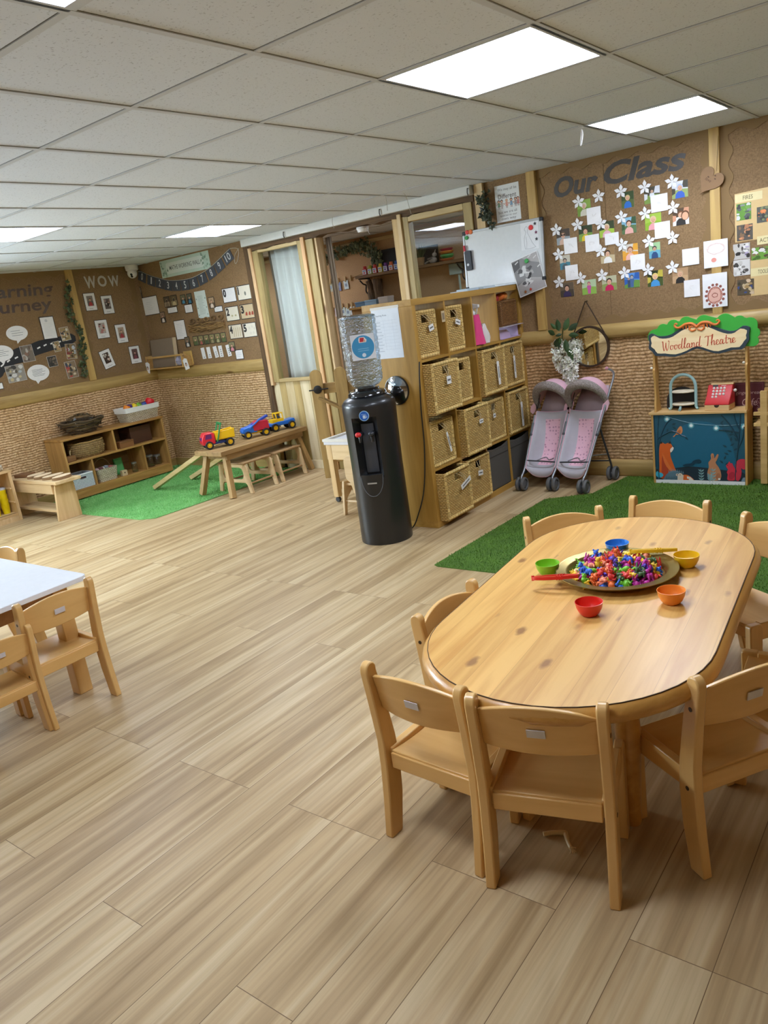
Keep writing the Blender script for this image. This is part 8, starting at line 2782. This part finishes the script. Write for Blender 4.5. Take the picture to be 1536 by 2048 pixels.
# ---- bare curtain in the left window, dark curtain at the door jamb
def curtain(name, label, x0, x1, y, z0, z1, m, amp, n, flare=0.0, group=None):
    mb = MB()
    k, rows = n * 10, 10
    vs = []
    for j in range(rows + 1):
        q = j / rows
        z = z1 + (z0 - z1) * q
        for i in range(k + 1):
            u = i / k
            xa = x0 + (x1 - x0) * u
            xx = xa + flare * (u - .5) * q
            a = amp * (.6 + .4 * q)
            vs.append((xx, y + a * math.sin(2 * PI * n * u + .5 * math.sin(3 * q + u * 4)) + .3 * a * math.sin(2 * PI * (n * .37) * u + 2 * q), z))
    mb.add(vs, [(j * (k + 1) + i, j * (k + 1) + i + 1, (j + 1) * (k + 1) + i + 1, (j + 1) * (k + 1) + i) for j in range(rows) for i in range(k)], m)
    o = mb.build(name, fix=False)
    sd = o.modifiers.new('thickness', 'SOLIDIFY'); sd.thickness = .002
    return tag(o, label, 'curtain', group)
m_, nt_, b_ = new_mat('white_net_curtain')
b_.inputs['Base Color'].default_value = hexc('#f6f4ee'); b_.inputs['Roughness'].default_value = .9
b_.inputs['Transmission Weight'].default_value = .0
tl_ = N(nt_, 'ShaderNodeBsdfTranslucent'); tl_.inputs[0].default_value = hexc('#f6f4ee')
mx_ = N(nt_, 'ShaderNodeMixShader'); mx_.inputs[0].default_value = .3
L(nt_, b_.outputs[0], mx_.inputs[1]); L(nt_, tl_.outputs[0], mx_.inputs[2]); L(nt_, mx_.outputs[0], nt_.nodes['Material Output'].inputs['Surface'])
NET = m_
curtain('net_curtain', 'white net curtain hanging behind the left partition window', -5.41, -4.86, 5.535, .84, 2.10, NET, .024, 5)
curtain('dark_curtain', 'grey brown curtain gathered at the left edge of the left partition window', -5.50, -5.37, 5.60, .84, 2.10, flat('#a89e8c', .9), .02, 4)
curtain('jamb_curtain', 'grey brown curtain gathered at the left jamb of the doorway', -4.715, -4.64, 5.545, .10, 2.10, flat('#9a8d7c', .9), .022, 3, .03)
# ---- smoke detector at the doorway, strings and hooks on the ceiling
t = thing('smoke_detector', 'white round smoke detector hanging above the doorway', 'smoke detector', (-4.22, 5.47, 2.112))
mb = MB(); mb.lathe([(.052, 0), (.054, -.018), (.046, -.030), (.044, -.042), (0, -.044)], WP, 28); mb.build('body', t)
mb = MB(); mb.tube(smooth_path([(.05, -.01, -.015), (.066, -.015, -.03), (.07, -.015, -.055), (.075, -.01, -.07)], 4), .0018, WP, 5); mb.build('tie', t)
STR = flat('#b9b4a6', .8)
for k, (x, y, pts, lab) in enumerate([
    (-3.52, 4.93, [(-.03, 0, 0), (-.028, 0, -.05), (-.03, .0, -.10)], 'left dangling end of a thin string on the ceiling'),
    (-3.42, 4.98, [(0, 0, 0), (.02, .0, -.04), (.03, .0, -.09), (.035, .01, -.15)], 'right dangling end of a thin string on the ceiling'),
    (-4.36, 5.30, [(-.03, 0, 0), (-.04, 0, -.05), (-.03, 0, -.09)], 'thin wire loop hanging over the doorway beam'),
]):
    mb = MB(); mb.tube(smooth_path([(a, b, c) for a, b, c in pts], 4), .0018, STR, 5)
    tag(mb.build('ceiling_string', loc=(x, y, CEIL - .001)), lab, 'string')
t = thing('ceiling_tag', 'small white paper strip hanging from the ceiling beside the far right light', 'paper strip', (-1.76, 4.30, CEIL - .001))
mb = MB(); mb.tube(smooth_path([(0, 0, -.005), (.004, 0, -.03), (-.004, .0, -.07), (-.012, .0, -.085), (-.008, 0, -.05), (.0, 0, -.005)], 4), .0028, PAPER, 5); mb.build('strip', t)
for k, (x, lab) in enumerate([(-5.02, 'leftmost'), (-3.93, 'middle'), (-3.10, 'rightmost')]):
    mb = MB(); mb.tube([(0, .01, .03), (0, -.006, .03), (0, -.012, .0), (0, -.004, -.02)], .0045, flat('#4a4640', .6), 6)
    tag(mb.build('cup_hook', loc=(x, 5.352, 2.17)), lab + ' small dark cup hook on the white beam above the partition', 'hook', 'cup hooks on the beam')

# ---- light tray table and ply chair behind the cooler
TB = wood('tray_table_pine', '#e6cb9c', '#d0b07c', 'x', .6, .5)
TBZ = wood('tray_table_pine_z', '#e2c28e', '#cba872', 'z', .6, .5)
t = thing('tray_table', 'pale low table with a white tray top half hidden behind the water cooler', 'table', (-3.70, 4.60, 0))
mb = MB(); mb.box(-.35, .30, -.22, .22, .47, .50, flat('#dfe2e8', .3)); mb.build('tray', t, bevel=.003)
mb = MB(); mb.ring(rect(.66, .45), rect(.60, .39), .495, .515, 'z', flat('#e4e2d8', .4)); mb.build('tray_rim', t, loc=(-.025, 0, 0))
for y in (-.2, .2):
    mb = MB(); mb.box(-.34, .29, y - .01, y + .01, .35, .47, TB); mb.build('apron', t, bevel=.002)
for x, y in ((-.31, -.19), (.26, -.19), (-.31, .19), (.26, .19)):
    mb = MB(); mb.box(x - .025, x + .025, y - .022, y + .022, .045, .47, TBZ); lg = mb.build('leg', t, bevel=.003)
    mb = MB(); mb.lathe([(0, -.012), (.02, -.012), (.022, 0), (.02, .012), (0, .012)], DGR, 14, Matrix.Translation((x, y, .0225)) @ Matrix.Rotation(rad(90), 4, 'X')); mb.tube([(x, y, .03), (x, y, .05)], .008, STEEL, 6); mb.build('castor', lg)
mb = MB(); mb.box(-.30, -.285, -.17, .17, .10, .16, TB); mb.build('end_rail', t)
t = thing('ply_chair', 'pale plywood toddler chair standing before the tray table beside the cooler', 'chair', (-3.54, 4.16, 0), rad(0))
mb = MB()
mb.prism(rrect(-.135, .135, .24, .44, .05, 5), -.007, .007, 'y', PLYW); mb.prism([(-.10, .245), (.10, .245), (.06, .12), (-.06, .12)], -.007, .007, 'y', PLYW)
mb.build('back_panel', t, loc=(0, .0, 0), bevel=.002)
mb = MB(); mb.prism(circle(.05, .395, .013, 14), -.0078, .0078, 'y', flat('#7a6244', .8)); mb.build('hand_hole', t, smooth=False)
for x in (-.165, .145):
    mb = MB()
    mb.prism([(-.06, 0), (-.03, 0), (-.005, .12), (.06, .17), (.13, .12), (.16, 0), (.19, 0), (.15, .21), (.12, .24), (-.02, .25), (-.03, .20)], x, x + .018, 'x', PLYW); mb.build('side_frame', t, bevel=.002)
mb = MB(); mb.box(-.147, .147, .0, .15, .215, .228, PLYW); mb.build('seat', t, bevel=.002)
for y in (-.02, .13):
    mb = MB(); mb.tube([(-.15, y, .10), (.15, y, .10)], .010, PLYW, 8); mb.build('stretcher', t)

# ---- room beyond: shelf with paint bottles and plants, peg lines, ivy
SHB = wood('rustic_shelf', '#8a6a42', '#5f452a', 'x', .8, .7)
t = thing('rustic_shelf', 'long rustic shelf on the far wall of the room beyond', 'shelf', (-5.0, YR, 1.77))
mb = MB(); mb.box(-.68, .78, -.20, 0, 0, .03, SHB); mb.build('board', t, bevel=.003)
for x in (-.64, .66):
    mb = MB()
    mb.box(x - .012, x + .012, -.012, 0, -.22, 0, LAT); mb.box(x - .012, x + .012, -.18, 0, -.012, 0, LAT)
    mb.tube(smooth_path([(x, -.01, -.20), (x, -.08, -.15), (x, -.07, -.08), (x, -.12, -.06), (x, -.17, -.02)], 5), .008, LAT, 7)
    mb.build('bracket', t)
ST = 1.801
b0 = None
for k, (x, c, cc) in enumerate([(-5.585, '#d03030', 'red'), (-5.510, '#a8b83a', 'yellow green'), (-5.44, '#c83a34', 'dark red'), (-5.362, '#e6d23a', 'pale yellow'), (-5.288, '#6a3a8a', 'purple'), (-5.212, '#f0804a', 'orange'), (-5.14, '#3a6ac0', 'blue')]):
    t = thing('paint_bottle', 'paint bottle with %s cap on the rustic shelf seen through the doorway' % cc, 'paint bottle', (x, YR - .12, ST), group='paint bottles on the far shelf')
    mb = MB(); mb.prism(rrect(-.028, .028, -.02, .02, .008, 3), 0, .066, 'z', flat(c, .4)); mb.build('bottle', t, bevel=.003)
    mb = MB(); mb.lathe([(.02, .066), (.02, .09), (.017, .094), (0, .094)], flat(c, .4), 14); mb.build('cap', t)
    mb = MB(); mb.box(-.026, .026, -.0215, -.0203, .008, .056, flat('#dfe4ea', .5)); mb.box(-.012, .012, -.0223, -.0217, .016, .032, flat(c, .5)); mb.box(-.018, .018, -.0223, -.0217, .040, .048, flat('#4a5a8a', .5)); mb.build('sticker', t, smooth=False)
mb = MB(); mb.box(-.14, .14, -.006, .006, 0, .24, flat('#23221f', .7)); tag(mb.build('blackboard', loc=(-5.26, YR - .035, ST), rot=(rad(-5), 0, 0)), 'small blackboard leaning behind the paint bottles', 'blackboard')
mb = MB(); mb.box(-.13, .13, -.006, .006, 0, .19, flat('#2c2824', .7)); tag(mb.build('blackboard', loc=(-4.78, YR - .035, ST), rot=(rad(-5), 0, 0)), 'small blackboard behind the potted plant in the right window', 'blackboard')
t = thing('potted_plant', 'small green potted plant on the far shelf seen through the right window', 'plant', (-4.83, YR - .11, ST))
mb = MB(); mb.lathe([(.038, 0), (.048, .075), (.05, .08), (.044, .08), (.036, .07)], flat('#b08a5c', .7), 20); mb.build('pot', t)
mb = MB()
r = random.Random(5)
for i in range(34):
    a, tl = r.uniform(0, 6.28), r.uniform(.2, .6)
    h = r.uniform(.08, .16)
    T = Matrix.Translation((.02 * math.cos(a), .02 * math.sin(a), .07)) @ Matrix.Rotation(a, 4, 'Z') @ Matrix.Rotation(tl, 4, 'Y')
    mb.add([(0, -.006, 0), (0, .006, 0), (.004, .007, h * .5), (0, 0, h), (.004, -.007, h * .5)], [(0, 1, 2, 3, 4)], GREENS[i % 4], T)
mb.build('foliage', t, smooth=False, fix=False)
mb = MB()
for k in range(6): mb.ball((.014 * math.cos(k * 1.05), .014 * math.sin(k * 1.05), .02), (.016, .016, .02), flat('#d8783a', .5), 8)
tag(mb.build('pumpkin', loc=(-4.94, YR - .13, ST)), 'tiny orange pumpkin left of the potted plant on the far shelf', 'pumpkin')
t = thing('cloth_rabbit', 'striped grey cloth animal on the far shelf in the right window', 'soft toy', (-4.67, YR - .11, ST))
mb = MB(); mb.ball((0, 0, .035), (.05, .035, .034), flat('#a8a094', .9), 12); mb.ball((.03, -.005, .085), (.026, .024, .024), flat('#b5ada0', .9), 12); mb.tube(smooth_path([(-.04, 0, .03), (-.075, -.01, .02), (-.10, -.01, .01)], 4), .009, flat('#9a9286', .9), 7)
mb.tube([(.03, 0, .105), (.045, 0, .135)], [.008, .004], flat('#a8a094', .9), 6); mb.ball((-.02, -.02, .05), (.04, .02, .014), flat('#6d675e', .9), 10)
mb.build('body', t)
for k, (z, c, rr, nm) in enumerate([(.0, '#c8703a', .075, 'orange'), (.03, '#4f9a4a', .07, 'green'), (.075, '#d88a3a', .078, 'amber'), (.10, '#b03a4a', .07, 'crimson')]):
    mb = MB(); mb.lathe([(rr * .7, 0), (rr, .02), (rr, .024 + .012 * (k == 1)), (rr * .9, .026 + .012 * (k == 1)), (rr * .66, .004), (0, .004)], flat(c, .5), 24)
    tag(mb.build('stacked_bowl', loc=(-4.49, YR - .11, ST + z)), nm + ' bowl in the colourful stack on the far shelf', 'bowl', 'stacked bowls on the far shelf')
t = thing('metal_bracket', 'pale green grey metal holder with a tube under the far shelf in the right window', 'bracket', (-4.43, YR - .06, 1.655))
PG = flat('#9fb0a4', .5)
mb = MB(); mb.box(-.07, .07, -.03, .03, .0, .11, PG); mb.build('holder', t, bevel=.004)
mb = MB(); mb.tube([(.03, 0, 0), (.03, 0, -.45)], .012, PG, 8); mb.build('tube', t)
ivy_thing('ivy_garland', 'dusty ivy garland along the top of the far wall seen through the doorway', MFAR(0, 0, .02),
          [(-6.25, 2.07, 0), (-6.12, 2.10, 0), (-5.98, 2.09, 0), (-5.86, 2.12, 0), (-5.74, 2.13, 0), (-5.62, 2.12, 0), (-5.55, 2.06, 0), (-5.48, 2.02, 0), (-5.45, 1.94, 0), (-5.47, 1.88, 0)], 6, .06, 15, 4, .035, .06, [flat('#5c6a4c', .6), flat('#6f7c5a', .6), flat('#4a583e', .6), flat('#7f8664', .6)])
t = thing('branch_post', 'dark rough branch standing below the rustic shelf in the room beyond', 'branch', (-5.50, YR - .12, 1.466))
mb = MB(); mb.tube(smooth_path([(-.06, 0, .27), (-.05, .01, .2), (-.03, 0, .1), (-.02, 0, .01)], 5), [.035] * 8 + [.05] * 8, BARK_Z, 9); mb.tube(smooth_path([(.05, .03, .27), (.05, .02, .2), (.06, .01, .1), (.07, 0, .01)], 5), [.055] * 8 + [.05] * 8, BARK_Z, 9); mb.build('wood', t)
WPEG = flat('#cdb27c', .7)
def pegline(label, pts, cards, z):
    t = thing('peg_line', label, 'peg line', M=MFAR(0, 0, .006))
    mb = MB(); mb.tube(smooth_path(pts, 4), .003, flat('#b89a68', .8), 5); mb.build('string', t)
    for k, (u, v, c) in enumerate(cards):
        mb = MB(); mb.box(-.007, .007, -.032, .032, .004, .016, WPEG)
        p = mb.build('peg', t, loc=(u, v, 0), rot=(0, 0, rad(-8 + 5 * (k % 3))))
        if c:
            mb = MB(); mb.box(-.034, .034, -.115, -.018, .006, .0075, flat(c, .5)); mb.box(-.016, .016, -.085, -.05, .0076, .008, flat('#8fa0b0', .6)); q = mb.build('card', p, smooth=False)
pegline('upper string of wooden pegs with three small cards in the room beyond', [(-6.33, 1.80, 0), (-6.21, 1.79, 0), (-6.09, 1.785, 0), (-5.97, 1.79, 0), (-5.89, 1.80, 0), (-5.70, 1.833, 0)], [(-6.21, 1.80, '#b9b89a'), (-6.09, 1.795, '#7a86b0'), (-5.98, 1.80, '#cfe0de'), (-5.895, 1.80, None)], 0)
pegline('lower string of wooden pegs with four small white cards in the room beyond', [(-6.33, 1.50, 0), (-6.17, 1.495, 0), (-6.0, 1.48, 0), (-5.88, 1.49, 0), (-5.68, 1.546, 0)], [(-6.235, 1.47, None), (-6.17, 1.505, '#d8d0d8'), (-6.085, 1.503, '#d4e2d8'), (-6.0, 1.49, '#d0e0dc'), (-5.935, 1.50, '#dce6e0'), (-5.87, 1.48, None)], 0)
t = thing('low_cupboard', 'brown cupboard below the far shelf in the room beyond the partition', 'cupboard', (-5.2, YR - .2, 0))
mb = MB(); mb.box(-.45, .75, -.18, .19, 0, 1.44, wood('cupboard_oak', '#a9844e', '#8a673a', 'z', .6, .5)); mb.build('body', t, bevel=.004)
mb = MB(); mb.box(-.47, .77, -.2, .19, 1.44, 1.465, OAK_Y); mb.build('top', t, bevel=.003)
for k, (x, w, h, c, lab) in enumerate([(-5.60, .14, .05, '#5a7f9a', 'steel blue box on the far cupboard, leftmost'), (-5.45, .16, .055, '#8fb4cc', 'pale blue box on the far cupboard, second from left'), (-5.27, .13, .07, '#cfcabf', 'cream rolled bundle on the far cupboard')]):
    mb = MB(); mb.box(-w / 2, w / 2, -.06, .06, 0, h, flat(c, .5)); mb.box(-w / 2 - .003, w / 2 + .003, -.063, .063, h * .7, h + .004, flat(c, .5))
    tag(mb.build('storage_box', loc=(x, YR - .22, 1.4655), bevel=.004), lab, 'box')
